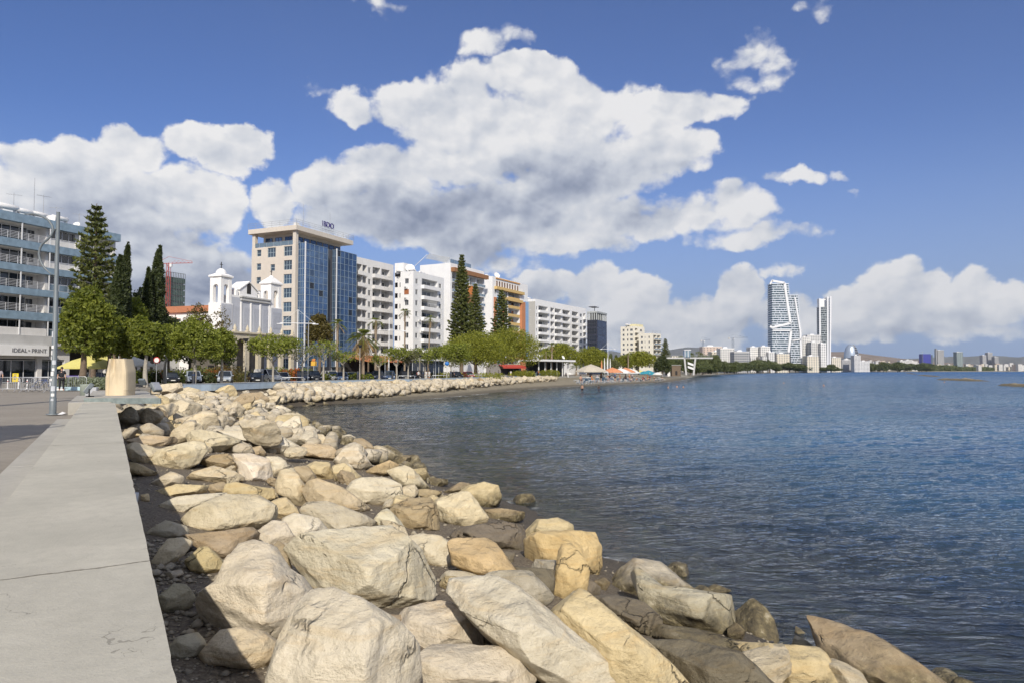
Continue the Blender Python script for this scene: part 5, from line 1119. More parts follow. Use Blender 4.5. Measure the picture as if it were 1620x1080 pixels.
def lobed_tree(name,label,px,Y,ytop,ybot,x0,x1,mat,n=9000,size=.22,seed=0,trunk=True,gap=.35,group=None,dome=True,zg=2.5,bark=None,nl=16,px_t=None,asp=1.7,ts=1,deep=.8):
    """crown given by its extent in the picture; trunk stands at px"""
    random.seed(seed); base=gp(px,Y,zg); o=T(name,label,base,group); xl,xr=gx(x0,Y)-base.x,gx(x1,Y)-base.x; zt,zb=zat(ytop,Y)-zg,zat(ybot,Y)-zg; cx=(xl+xr)/2; rx=(xr-xl)/2*(1.12 if name=='ficus_tree' else 1); h=zt-zb; ry=rx*deep
    lob=[]
    for i in range(nl):
        a=i*2.399+random.uniform(-.3,.3); q=math.sqrt((i+.5)/nl)*.78
        zz=zb+h*(.34 if not dome else .28)+h*(.42)*(1-(q/.78)**2)*random.uniform(.8,1.1)
        k=(.36+.12*random.random()); lob.append(((cx+rx*q*math.cos(a),ry*q*math.sin(a),zz),(rx*k,ry*k,h*(.30+.08*random.random()))))
    P=lobes_pts(lob,n,gap,max(.5,rx*.22),.6,seed); crown_obj(P,size,mat,o,asp)
    if trunk:
        mb=MB(); c0=Vector((cx*.3,0,zb+h*.12)); pts=limb(mb,(0,0,-.2),c0,.20*ts+.02*h,.14*ts,.05,5,9)
        for l in lob[::2]: limb(mb,c0-Vector((0,0,random.uniform(0,.25)*c0.z)),l[0],.10*ts,.03,.12,4,6)
        mb.build('trunk',bark or BARK,o)
    return o
def young_tree(label,px,Y,ytop,x0,x1,ybot,mat,nleaf,seed,group,size=.2,fork=None,leafy=1,depth=4,lean=0):
    random.seed(seed); zg=2.5; base=gp(px,Y,zg); o=T('street_tree',label,base,group); zt=zat(ytop,Y)-zg; zb=zat(ybot,Y)-zg; rx=(gx(x1,Y)-gx(x0,Y))/2; cx=(gx(x0,Y)+gx(x1,Y))/2-base.x
    f=fork or zb*.85; mb=MB(); limb(mb,(0,0,-.2),(lean,0,f),.16,.11,.03,4,9); tips=[]
    for i in range(5):
        a=i*1.257+random.uniform(-.3,.3); d=Vector((math.cos(a)*rx*.9,math.sin(a)*rx*.75,(zt-f)*.75)); L=d.length*.36; branchy(mb,Vector((lean,0,f-.1*i)),d.normalized(),L,.075,depth-1,tips,.55,.14)
    M_=np.array([t[:] for t in tips]); M_[:,0]=(M_[:,0]-M_[:,0].mean()); k=rx*.92/max(np.abs(M_[:,0]).max(),.1)
    tr=mb.build('trunk',BARKG,o)
    T_=np.array([t[:] for t in tips])
    if nleaf:
        k=rs.randint(0,len(T_),nleaf); P=T_[k]+rs.normal(size=(nleaf,3))*np.array([.36,.36,.24])*leafy; crown_obj(P,size,mat,o,1.7)
    return o
def norfolk(label,px,Y,ytop,ybot,wpx,seed,group=None,mat='norf',dens=1,zg=2.5):
    random.seed(seed); base=gp(px,Y,zg); o=T('norfolk_pine',label,base,group); zt=zat(ytop,Y)-zg; zb=zat(ybot,Y)-zg; rmax=wpx/2*Y/F; mb=MB(); mb.tube([(0,0,-.3),(0,0,zt*.5),(0,0,zt)],[.05+zt*.016,.04+zt*.009,.03],8); pts=[]
    nt_=int((zt-zb)/.72); 
    for i in range(nt_):
        t=i/nt_; z=zb+(zt-zb)*t; rr=rmax*((1-t)**.72)*(.80+.25*random.random())*(1 if t>.06 else .85)+.12; nb=7
        for j in range(nb):
            a=j*2*math.pi/nb+i*.5+random.uniform(-.15,.15); L=rr*random.uniform(.78,1.1); e=Vector((math.cos(a)*L,math.sin(a)*L,L*.10+.25)); mb.tube([(0,0,z),e*.5+Vector((0,0,z-.06*L)),e+Vector((0,0,z))],[.045,.03,.012],4)
            m=int((14+L*17)*dens); s=rs.uniform(.12,1,m)**.75; w=.10+.34*np.sqrt(np.maximum(1-s,0.04))*min(L,3)*.42
            side=rs.normal(size=m)*w; P=np.stack([math.cos(a)*L*s-math.sin(a)*side,math.sin(a)*L*s+math.cos(a)*side,z+(L*.10+.25)*s-.12*L*np.sin(np.pi*s)*.5+rs.normal(size=m)*.07],1); pts.append(P)
    P=np.concatenate(pts); crown_obj(P,.26 if Y>150 else .21,mat,o,2.3,.2); mb.build('trunk',BARK,o); return o
def cypress(label,px,Y,ytop,ybot,wpx,seed,lean=0,group=None,n=9000,mat='dark',size=.17):
    random.seed(seed); zg=2.5; base=gp(px,Y,zg); o=T('cypress_tree',label,base,group); zt=zat(ytop,Y)-zg; zb=zat(ybot,Y)-zg; rm=wpx/2*Y/F; t=rs.uniform(0,1,n)**.9; a=rs.uniform(0,6.283,n)
    prof=np.minimum(1,(t/.12+.25))*(1-t**2.2*.93)*(1+.22*vnoise(t*11,a*1.2,s=seed)+.12*vnoise(t*26,a*3,s=seed+1)); r=rm*prof*np.sqrt(rs.uniform(.35,1,n)); z=zb+(zt-zb)*t
    P=np.stack([r*np.cos(a)+lean*t**1.5,r*np.sin(a),z],1); v=vnoise(P[:,0]*1.6,P[:,1]*1.6,P[:,2]*1.1,seed+2); P=P[v>-.62]
    crown_obj(P,size,mat,o,2.4,.2); mb=MB(); mb.tube([(0,0,-.2),(0,0,zb),(lean*.3,0,zb+(zt-zb)*.6)],[.2,.16,.06],8); mb.build('trunk',BARK,o); return o
def palm(label,px,Y,ytop,ycrown,seed,group=None,rad=1.6,nf=26,skirt=0,tr=.17,zg=2.5,lean=0,drop=.9):
    random.seed(seed); base=gp(px,Y,zg); o=T('palm_tree',label,base,group); zc=zat(ycrown,Y)-zg; mb=MB(); mb.tube([(0,0,-.2),(lean*.2,0,zc*.35),(lean*.6,0,zc*.7),(lean,0,zc)],[tr*1.35,tr,tr*.9,tr*1.05],10); mb.build('trunk',BARKP,o)
    def fronds(n,el0,el1,L,mat,name,droop):
        V=[];Fc=[]
        for i in range(n):
            a=i*2.399+random.uniform(-.3,.3); el=R(random.uniform(el0,el1)); l=L*random.uniform(.8,1.1); d=Vector((math.cos(a)*math.cos(el),math.sin(a)*math.cos(el),math.sin(el))); s=Vector((-math.sin(a),math.cos(a),0)); 
            c=lambda t: Vector((lean,0,zc))+d*l*t+Vector((0,0,-droop*l*t*t*.55))
            m=15
            for k in range(m):   # leaflets fan out in the outer part
                t=.32+.68*k/m; p=c(t); sp=s*(1 if k%2 else -1)
                q=p+(d*.5+sp*(1.0-.45*t)).normalized()*l*.34*(1.1-.5*abs(t-.55))+Vector((0,0,-.12*l*(.4+t))); w=d*.045*l; b0=len(V); V+=[p-w*.6,p+w*.6,q+w*.15,q-w*.15]; Fc.append((b0,b0+1,b0+2,b0+3))
            for k in range(5):
                p,q=c(k/5),c((k+1)/5); w=s*.03; b0=len(V); V+=[p-w,p+w,q+w,q-w]; Fc.append((b0,b0+1,b0+2,b0+3))
        link(name,npmesh(name,np.array([v[:] for v in V]),Fc,LM[mat]),o)
    fronds(nf,-25,78,rad,'palm','crown',drop)
    if skirt: fronds(int(nf*skirt),-80,-30,rad*1.05,'dead','dead_fronds',.8)
    return o
def bush(name,label,px,Y,w,h,mat,n=900,size=.16,seed=0,group=None,d=None,zg=2.5,cat='shrub',rz=0):
    random.seed(seed); base=gp(px,Y,zg); o=thing(name,label,cat,base,rz,group); d=d or w*.7; k=max(3,int(w/.8)); lob=[((w*(i/(k-1)-.5)*.8,random.uniform(-.15,.15)*d,h*.42),(w/k*.95,d*.5,h*.55*random.uniform(.8,1.1))) for i in range(k)]
    P=lobes_pts(lob,n,.15,.5,.55,seed); P[:,2]=np.abs(P[:,2]); crown_obj(P,size,mat,o,1.6,name='foliage'); mb=MB(); [mb.tube([(x*w*.3,0,0),(x*w*.34,.1,h*.6)],[.04,.02],5) for x in(-1,0,1)]; mb.build('stems',BARK,o); return o
# pines and ficus on the left
lobed_tree('pine_tree','tall light green pine right behind the lamp post',128,66,455,560,96,178,'pine',17000,.19,1,gap=.30,nl=20,ts=1.3,asp=2.2)
lobed_tree('pine_tree','olive green pine with a rounded crown left behind the carved stone',168,72,498,562,147,212,'pine',10000,.19,2,gap=.3,nl=14,asp=2)
lobed_tree('pine_tree','pine whose crown spreads above the carved stone between two trunks',196,74,500,560,180,250,'pine',10000,.19,3,gap=.3,nl=14,asp=2)
lobed_tree('pine_tree','pine with a bare grey trunk right of the carved stone',231,70,506,563,205,262,'pine',8500,.19,4,gap=.3,nl=12,asp=2,bark=BARKG)
lobed_tree('dense_tree','dark leafy tree filling the gap between the cypresses',212,96,455,540,190,262,'dark',9000,.26,5,gap=.2)
lobed_tree('dense_tree','yellow green tree in front of the tall cypresses',204,88,470,530,186,232,'lime',5000,.22,6,gap=.3)
lobed_tree('dense_tree','dark shady tree low behind the left pine trunks',176,98,512,574,152,204,'dark',6000,.26,81,gap=.2)
lobed_tree('dense_tree','dark shady tree low behind the carved stone',224,98,508,574,198,256,'dark',7000,.26,82,gap=.2)
lobed_tree('dense_tree','dull olive tree low behind the big lime one',300,108,508,572,272,330,'olive',6000,.26,83,gap=.3)
lobed_tree('dense_tree','dark olive bush shaped tree before the left end of the arcade',352,106,528,576,332,372,'dark',4500,.24,84,gap=.25)
norfolk('tall slender norfolk pine rising above the left block',146,84,322,520,108,7,dens=1.0)
cypress('darkest tall cypress right of the norfolk pine',180,80,398,545,28,8,.5); cypress('tall cypress with a forked tip beside the darkest one',190,84,384,545,25,9,.6); cypress('lone cypress leaning right in front of the netted tower',239,92,389,540,33,10,.8); cypress('short cypress leaning against the lone leaning one',230,90,424,540,20,28,.1)
lobed_tree('dense_tree','dark bushy tree left of the church nave',268,104,500,560,246,292,'dark',6000,.24,11,gap=.25)
lobed_tree('dense_tree','wispy tree in front of the orange church roof',310,112,478,540,288,334,'bronze',3600,.2,12,gap=.5,ts=.6)
lobed_tree('dense_tree','thin dark tree against the church wall',345,112,486,545,328,366,'bronze',1800,.18,13,gap=.6,ts=.6)
# street trees on the promenade
GS='young street trees along the promenade'
lobed_tree('street_tree','large leafy lime green tree in front of the church, its pale trunk forked',306,78,503,570,262,348,'lime',14000,.17,14,gap=.42,bark=BARKG,nl=22,ts=.8,asp=1.5,group=GS)
lobed_tree('street_tree','leafy green tree touching the big lime one on its right',350,82,515,568,330,373,'lime',7000,.17,15,gap=.4,bark=BARKG,nl=12,ts=.7,asp=1.5,group=GS)
lobed_tree('street_tree','leafy tree directly behind the carved stone on the right, over the hedge',262,80,512,568,246,282,'lime',5000,.17,36,gap=.45,bark=BARKG,nl=12,ts=.7,asp=1.5,group=GS)
young_tree('half leafy tree with a flat top in front of the church arcade',432,90,528,396,468,566,'lime',3000,16,GS,.2,leafy=1.3)
young_tree('bare branched tree right of the flat topped one',478,96,540,455,500,570,'olive',500,17,GS,.15)
young_tree('bare tree with one yellow green tuft before the bronze tree',512,98,535,488,536,566,'lime',650,18,GS,.18)
young_tree('thin nearly bare tree left of the shaggy palm',543,101,552,524,562,570,'lime',900,19,GS,.15,leafy=.9)
young_tree('small pale tree just right of the shaggy palm',600,108,560,584,618,574,'lime',700,29,GS,.15)
young_tree('bare young tree with a green top left of the white block',627,113,546,612,650,572,'lime',1300,20,GS,.18)
young_tree('thick leafed young tree before the white block',646,116,550,634,664,575,'olive',1500,21,GS,.18)
young_tree('wide green topped tree right of the walkers',672,122,548,652,700,572,'lime',2300,22,GS,.18,leafy=1.1)
young_tree('broad yellow green tree leaning over the blue round sign',713,131,540,688,742,575,'lime',5200,23,GS,.2,leafy=1.6)
# big domed ficus
GF='domed ficus trees along the beach road'
lobed_tree('ficus_tree','big domed ficus left of centre, above the shade where people sit',752,152,526,578,704,806,'ficus',24000,.2,24,gap=.12,nl=26,ts=1.6,group=GF,asp=1.4)
lobed_tree('ficus_tree','biggest domed ficus, with a leaning trunk at its right edge',800,180,518,577,760,853,'ficus',24000,.22,25,gap=.12,nl=26,ts=1.6,group=GF,asp=1.4)
lobed_tree('ficus_tree','ficus behind the palms in front of the white hotel',880,214,541,577,860,912,'ficus',10000,.28,26,gap=.12,nl=16,ts=1.6,group=GF,asp=1.4)
lobed_tree('ficus_tree','rounded ficus in front of the dark glass office',930,248,548,580,910,960,'ficus',11000,.28,27,gap=.12,nl=16,ts=1.6,group=GF,asp=1.4)
lobed_tree('ficus_tree','smooth domed ficus in front of the cream blocks',1010,335,554,580,990,1036,'ficus',11000,.38,30,gap=.1,nl=16,ts=1.6,group=GF,asp=1.4)
lobed_tree('ficus_tree','lower ficus left of the smooth dome before the cream blocks',985,305,560,582,972,1003,'ficus',6000,.34,31,gap=.15,nl=12,ts=1.6,group=GF,asp=1.4)
lobed_tree('dense_tree','dark ragged tree between the domed ficus and the lookout tower',1048,320,563,590,1036,1062,'dark',6000,.38,32,gap=.3,nl=12)
lobed_tree('dense_tree','greyish low tree behind the closed white parasols',955,268,566,588,930,985,'olive',6000,.3,33,gap=.3,nl=14)
norfolk('tallest norfolk pine, in front of the block with the blank side wall',730,172,402,548,50,34,dens=1.7); norfolk('second norfolk pine, half as wide, right of the tallest one',752,190,448,545,42,35,dens=1.3); norfolk('norfolk pine in front of the orange block',793,207,458,545,48,36,dens=1.3); norfolk('distant norfolk pine right of the cream blocks',1053,400,535,580,24,37,dens=1.2)
lobed_tree('dense_tree','bronze green rounded tree in front of the blue glass tower',503,118,494,545,485,522,'bronze',8000,.22,38,gap=.15,nl=14)
GP='palms of the promenade'
palm('big shaggy palm with a thick skirt of dead fronds',574,106,505,532,40,GP,2.3,40,.9,.26); palm('slim palm before the blue glass, left of the shaggy one',533,116,500,512,41,GP,1.5,22,.1,.2); palm('slim palm right behind the shaggy one',594,114,497,508,42,GP,1.4,22,.1,.2)
palm('very tall thin palm left in front of the white block',640,126,487,494,43,GP,1.3,20,.1,.15); palm('shorter thin palm right in front of the white block',677,128,497,504,44,GP,1.2,20,.15,.15,lean=.4)
palm('tall palm at the beach end of the stone row',873,200,541,546,45,GP,1.6,22,.15,.26); palm('lower palm left beside the tall one at the beach',864,197,551,556,46,GP,1.9,26,.1,.2); palm('short young palm beside the beach bar',912,222,573,580,47,GP,2.2,24,.1,.24); palm('palm with a bare trunk before the smooth domed ficus',994,300,556,561,48,GP,1.7,20,.1,.3)
palm('dark palm on the skyline left of the small crane',1105,600,553,558,49,None,3,24,0,.3,zg=4)
bush('low_hedge','long clipped green hedge behind the parked cars',395,106,46,1.3,'pine',9000,.2,50,d=1.6,cat='hedge'); bush('low_hedge','clipped hedge behind the carved stone',240,92,22,1.5,'dark',5000,.2,51,d=1.6,cat='hedge')
bush('grey_shrub','silvery grey shrub left of the carved stone',148,60,6.2,1.25,'grey',5000,.13,52,d=2.2); 
for i,(px,Y,w,h,mt,lab) in enumerate([(300,101,5,2.2,'olive','olive green shrub behind the leftmost parked car'),(318,101,3,1.9,'bronze','bronze shrub beside the leftmost parked car'),(346,101,3.4,2.2,'red','orange red shrub before the first church arch'),(360,100,4.4,2.6,'bronze','tall dark shrub beside the orange red one'),(440,103,4,2.3,'pine','green shrub before the right end of the arcade'),(459,103,2.6,2.2,'red','red flowering shrub before the church arcade'),(476,104,3.4,2.0,'pine','green shrub right of the red flowering one'),(400,104,5,1.8,'olive','low olive shrub behind the white van'),(276,96,6,2.0,'lime','yellowish shrub beside the grey trunk'),(222,92,4,2.0,'lime','yellow flowering shrub right behind the carved stone'),(246,94,4,1.7,'red','reddish shrub between the two grey trunks'),(330,102,5,2.3,'pine','leafy shrub in the middle of the flower bed')]):
    bush('flower_bed_shrub',lab,px,Y,w,h,mt,1500,.15,60+i,'shrubs of the flower bed')
for i,(px,Y,w,h,lab) in enumerate([(825,172,7,1.8,'low shrub in the shade under the biggest ficus'),(868,192,6,2,'shrub at the foot of the lower beach palm'),(745,146,16,1.4,'flat clipped hedge under the left domed ficus')]): bush('low_shrub',lab,px,Y,w,h,'ficus',2500,.18,80+i)
# ------------------------------------------------------------------ lamp post with the curved arm
POLE=pm('galvanised pole',(.15,.175,.19),.5,.12,3,.05,.0); BLK=pm('black metal',(.022,.024,.03),.45,.1); ALU=pm('aluminium',(.55,.56,.57),.4,.08,3,0,.6)
Yl=at(83.3,655,ZP).y; xl=gx(83.3,Yl,ZP)
lp=thing('lamp_post','tall grey lamp post with an S shaped bar and many stickers','lamp post',(xl,Yl,ZP)); hz=zat(336,Yl)-ZP
mb=MB(); mb.tube([(0,0,0),(0,0,.55),(0,0,.56),(0,0,hz)],[.108,.105,.095,.056],18); mb.build('pole',POLE,lp)
mb=MB(); mb.lathe([(.0,.03),(.2,.03),(.2,.0)],18); mb.build('base_plate',POLE,lp)
cpts=[(43,340.5),(55,340),(65,342),(74,345.5),(81,350.5),(86,358),(88,366),(85,374),(78,381),(71,387),(67,394),(65.4,402),(66.5,410),(69.5,418),(74,425),(84,434.5)]
P=[Vector((gx(x,Yl,zat(y,Yl))-xl,-.12,zat(y,Yl)-ZP)) for x,y in cpts]; mb=MB(); mb.tube(P,[.018]+[.038]*(len(P)-2)+[.018],10)
for k in (6,): mb.tube([P[k],Vector((0,-.03,P[k].z+.1))],.02,6)
mb.tube([P[-1],Vector((0,-.03,P[-1].z-.05))],.014,6); mb.build('curved_bar',POLE,lp)
rn=random.Random(4)
STK=[pm('sticker white',(.75,.75,.74),.5,.05),pm('sticker pale',(.55,.58,.62),.5,.1),pm('sticker dark',(.08,.09,.12),.5,.1)]
for k,(z,h,w) in enumerate([(2.02,.16,.8),(2.24,.11,1.1),(1.86,.12,.9),(1.70,.15,1.2),(1.48,.10,.8),(1.32,.14,1.0),(1.14,.09,1.2),(.98,.12,.7),(.80,.17,1.3),(.62,.10,1.0),(2.62,.2,.7),(.47,.07,.8)]):
    mb=MB(); r_=.105-.049*z/hz+.004; a0=-math.pi/2+rn.uniform(-.8,.7); n=5; vs=[]
    for i in range(n+1): a=a0+(i/n-.5)*w; vs+= [(r_*math.cos(a),r_*math.sin(a),z),(r_*math.cos(a),r_*math.sin(a),z+h)]
    mb.add(vs,[(2*i,2*i+2,2*i+3,2*i+1) for i in range(n)]); mb.build('sticker',STK[0 if rn.random()<.6 else 1],lp)
# ------------------------------------------------------------------ carved stone on the plinth and its floodlights
zs=3.243; c=at(190.5,625,zs); cs=thing('carved_stone','tall carved cream stone block with faceted sides on the plinth','sculpture',(c.x*(c.y+.5)/c.y,c.y+.5,zs),R(4)); k=c.y/F*.80; 
mb=MB(); n=44; prof=[]; hh=58*k/.80
def csx(t,s):   # half widths over the height, left and right
    return (-21*k*(1.0 if t<.45 else 1-.10*(t-.45)/.55*1.6) if s<0 else 21.5*k*(.97 if t<.12 else 1.0 if t<.62 else 1-.30*((t-.62)/.38)**1.3))
rows=34; V=[]; 
for i in range(rows+1):
    t=i/rows; xl_,xr_=csx(t,-1),csx(t,1)
    for j in range(n):
        a=2*math.pi*j/n; ca,sa=math.cos(a),math.sin(a); q=(abs(ca)**5+abs(sa)**5)**(-1/5); x=(xr_+xl_)/2+(xr_-xl_)/2*ca*q; y=.48*sa*q
        if sa<0:   # grooves and facets of the front
            u=x/(21*k); y+=.10*math.exp(-((u+.28-.25*(1-t))/.10)**2)*max(0,(t-.25))*1.4+.07*math.exp(-((u+.62)/.07)**2)+.05*math.sin(u*9+t*3)*t; y+=(.13*max(0,t-.62)*(1 if u<.0 else .3))
        V.append((x,y,hh*t))
Fc=[(i*n+j,i*n+(j+1)%n,(i+1)*n+(j+1)%n,(i+1)*n+j) for i in range(rows) for j in range(n)]
mb.add(V,Fc,False); mb.add(V[-n:],[range(n)]); CARV=pm('carved limestone',(.64,.53,.36),.8,.13,1.2,.35,bscale=9); mb.build('block',CARV,cs)
def flood(px,py,label,rz):
    p=at(px,py,zs); o=thing('floodlight',label,'floodlight',p,rz); mb=MB(); mb.M=Matrix.Translation((0,0,.30))@Matrix.Rotation(R(-35),4,'X'); mb.bbox(-.19,.19,-.09,.06,-.20,.20,.02); mb.build('housing',POLE,o); mb=MB(); mb.M=Matrix.Translation((0,0,.30))@Matrix.Rotation(R(-35),4,'X'); mb.box(-.16,.16,-.101,-.0905,-.17,.17); mb.build('lens',ALU,o); mb=MB(); mb.tube([(-.22,0,.3),(-.22,0,.03),(.22,0,.03),(.22,0,.3)],.018,5); mb.tube([(-.13,-.1,.02),(.13,.15,.02)],.02,5); mb.build('bracket',BLK,o); return o
flood(141,627,'black floodlight tipped back on the left front corner of the plinth',R(-60)); flood(246,624,'grey floodlight facing the carved stone on the right corner of the plinth',R(70)); flood(225,612,'small floodlight behind the carved stone by the grey trunk',R(170))
bn=thing('litter_bin','grey green metal litter bin behind the plinth','litter bin',gp(136,33,2.7)); mb=MB(); mb.lathe([(.0,.02),(.25,.02),(.27,.8),(.28,.84),(.24,.84),(.22,.3)],16); mb.build('body',pm('bin grey green',(.30,.34,.29),.5,.1),bn)
bn=thing('utility_box','small pale equipment box beside the litter bin','box',gp(145,33,2.7),.3); mb=MB(); mb.bbox(-.25,.25,-.2,.2,.05,.7,.03); mb.build('casing',ALU,bn); mb=MB(); mb.box(-.24,-.2,-.18,.18,0,.047); mb.box(.2,.24,-.18,.18,0,.047); mb.build('feet',BLK,bn)
lt=thing('litter','crumpled white scrap at the foot of the lamp post','litter',at(95,655,2.703)); mb=MB(); mb.add([(-.1,0,0),(.1,-.05,.01),(.14,.09,.05),(.0,.12,.09),(-.09,.1,.03)],[(0,1,3),(1,2,3),(0,3,4)]); mb.build('scrap',STK[0],lt)
# ------------------------------------------------------------------ crowd barriers, bicycles, signs at the left
BR=None
def barrier(p,rz,label):
    global BR
    if BR is None:
        BR=thing('crowd_barrier',label,'barrier',p,rz,'crowd barriers'); mb=MB(); w,h=1.15,1.05; mb.tube([(-w,0,.2),(-w,0,h-.12),(-w+.12,0,h),(w-.12,0,h),(w,0,h-.12),(w,0,.2),(-w,0,.2)],.021,6); mb.build('frame',ALU,BR)
        for i in range(15): mb=MB(); x=-w+.14+i*(2*w-.28)/14; mb.tube([(x,0,.2),(x,0,h)],.009,4); mb.build('bar',ALU,BR)
        for x in(-w+.2,w-.2): mb=MB(); mb.tube([(x,-.32,.02),(x,0,.24),(x,.32,.02)],.018,5); mb.build('foot',ALU,BR)
        return BR
    o=copy_tree(BR,None,p,rz); props(o,label); return o
for i,(px,Y,rz,l) in enumerate([(4,50,.1,'crowd barrier cut by the left edge of the picture'),(28,50.5,.05,'crowd barrier below the yellow sign'),(55,48,-.15,'crowd barrier in front of the parked bicycles'),(79,52,.5,'crowd barrier half hidden behind the lamp post'),(113,56,.1,'crowd barrier right of the man in black')]): barrier(gp(px,Y,2.66),rz,l)
def bicycle(p,rz,label,col):
    o=thing('bicycle',label,'bicycle',p,rz,'parked bicycles')
    for x in(-.52,.52):
        mb=MB(); pts=[(x+.33*math.cos(a),0,.34+.33*math.sin(a)) for a in [i*math.pi/10 for i in range(21)]]; mb.tube(pts,.02,5,False); w=mb.build('wheel',BLK,o); mb=MB()
        for i in range(9): a=i*math.pi/9; mb.tube([(x-.32*math.cos(a),0,.34-.32*math.sin(a)),(x+.32*math.cos(a),0,.34+.32*math.sin(a))],.004,3)
        mb.build('spokes',ALU,w)
    mb=MB(); A,B,C_,D_=(-.52,0,.34),(-.08,0,.3),(-.2,0,.8),(.38,0,.85); [mb.tube(q,.02,6) for q in ((A,B),(B,C_),(C_,D_),(B,D_),(A,C_),((.52,0,.34),D_))]; mb.build('frame',col,o)
    mb=MB(); mb.ell((-.23,0,.92),(.13,.07,.03),8,5); mb.tube([(-.2,0,.8),(-.22,0,.9)],.015,5); mb.build('saddle',BLK,o); mb=MB(); mb.tube([D_,(.36,0,.98)],.015,5); mb.tube([(.28,-.27,1),(.38,-.1,.99),(.38,.1,.99),(.28,.27,1)],.014,5); mb.build('handlebar',BLK,o); mb=MB(); mb.tube([(-.08,-.08,.3),(-.08,.08,.3)],.02,5); mb.tube([(-.08,-.08,.3),(.04,-.1,.2)],.012,4); mb.tube([(-.08,.08,.3),(-.2,.1,.4)],.012,4); mb.build('pedals',BLK,o)
bicycle(gp(50,51,2.66),.2,'dark bicycle leaning behind the crowd barrier, its wheel under the lamp sign','x') if False else None
bicycle(gp(50,51.2,2.66),.2,'dark bicycle parked left, behind the barrier',pm('bike dark',(.05,.06,.08),.4)); bicycle(gp(64,51.6,2.66),.9,'blue bicycle parked nearest the lamp post',pm('bike blue',(.03,.08,.30),.4))
ys=thing('street_sign','yellow upright street sign with dark letters behind the barriers','sign',gp(24,58,2.62),.1); mb=MB(); mb.bbox(-.24,.24,-.02,.02,.62,1.35,.01); mb.build('board',pm('sign yellow',(.78,.58,.02),.5,.05),ys); mb=MB(); mb.tube([(0,.03,0),(0,.03,1.3)],.03,6); mb.build('pole',ALU,ys); mb=MB(); [mb.box(-.14,.12-.05*(i%2),-.027,-.0215,1.2-i*.13,1.27-i*.13) for i in range(4)]; mb.build('lettering',INK,ys)
for i,px in enumerate((12,29,43,111)):
    o=thing('white_bollard','short white plastic bollard on the road behind the barriers','bollard',gp(px,62,2.58),0,'white bollards'); mb=MB(); mb.lathe([(.09,0),(.07,.04),(.055,.1),(.055,.78),(.03,.82),(.0,.82)],10); mb.build('post',STK[0],o); mb=MB(); mb.lathe([(.058,.6),(.058,.68)],10); mb.build('band',pm('band red',(.5,.05,.04),.5),o)
bs=thing('banner','purple banner with white figures behind the man in black','banner',gp(113.5,62,2.6),.1); mb=MB(); mb.box(-.55,.55,-.01,.01,.55,1.15); mb.build('cloth',pm('banner purple',(.10,.06,.28),.7,.2,4),bs); mb=MB(); [mb.tube([(x,0,0),(x,0,1.2)],.02,5) for x in(-.56,.56)]; mb.build('frame',ALU,bs); mb=MB(); [mb.box(-.42+i*.22,-.3+i*.22,-.018,-.0115,.68+.06*(i%2),1.0) for i in range(4)]; mb.build('figure',STK[0],bs)
pb=thing('painted_block','low pale blue and white painted concrete block beside the man in black','block',gp(118,54,2.62),.05); mb=MB(); mb.bbox(-1.7,1.2,-.2,.2,0,.30,.03); mb.build('body',pm('block pale blue',(.40,.55,.60),.7,.2,2),pb); mb=MB(); mb.box(-1.5,-.7,-.206,-.2015,.04,.26); mb.build('stripe',STK[0],pb)
def parasol(name,p,r,h,col,label,group=None,tilt=0,open_=True,n=8):
    o=thing(name,label,'parasol',p,random.uniform(0,1),group)
    mb=MB(); mb.tube([(0,0,0),(0,0,h)],.03,6); mb.build('pole',ALU,o); mb=MB()
    if open_:
        vs=[(0,0,h+.02)]+[(r*.55*math.cos(2*math.pi*i/n),r*.55*math.sin(2*math.pi*i/n),h-.18*r) for i in range(n)]+[(r*math.cos(2*math.pi*i/n),r*math.sin(2*math.pi*i/n),h-.42*r) for i in range(n)]+[(r*math.cos(2*math.pi*i/n),r*math.sin(2*math.pi*i/n),h-.42*r-.14) for i in range(n)]
        fs=[(0,1+i,1+(i+1)%n) for i in range(n)]+[(1+i,1+n+i,1+n+(i+1)%n,1+(i+1)%n) for i in range(n)]+[(1+n+i,1+2*n+i,1+2*n+(i+1)%n,1+n+(i+1)%n) for i in range(n)]; mb.add(vs,fs)
    else: mb.lathe([(.06,h*.38),(.17,h*.45),(.13,h*.8),(.05,h+.05)],8)
    mb.build('canopy',col,o); mb=MB(); mb.lathe([(0,.08),(.25,.08),(.28,0)],10); mb.build('base',GREYW,o); return o
YELC=pm('yellow canvas',(.62,.56,.18),.85,.08); WHC=pm('white canvas',(.72,.71,.68),.85,.05); BEC=pm('beige canvas',(.50,.45,.36),.85,.06); TEC=pm('teal canvas',(.03,.25,.33),.8,.1); ORC=pm('orange canvas',(.60,.25,.12),.85,.08); DKC=pm('dark canvas',(.07,.09,.07),.85,.1)
parasol('cafe_parasol',gp(142,74,2.55),3.2,3.3,YELC,'big yellow cafe parasol behind the pine trunk',None); parasol('cafe_parasol',gp(160,78,2.55),2.6,3.4,YELC,'smaller yellow cafe parasol left of the carved stone'); parasol('cafe_parasol',gp(207,78,2.55),2.6,3.3,WHC,'white cafe parasol right above the carved stone')
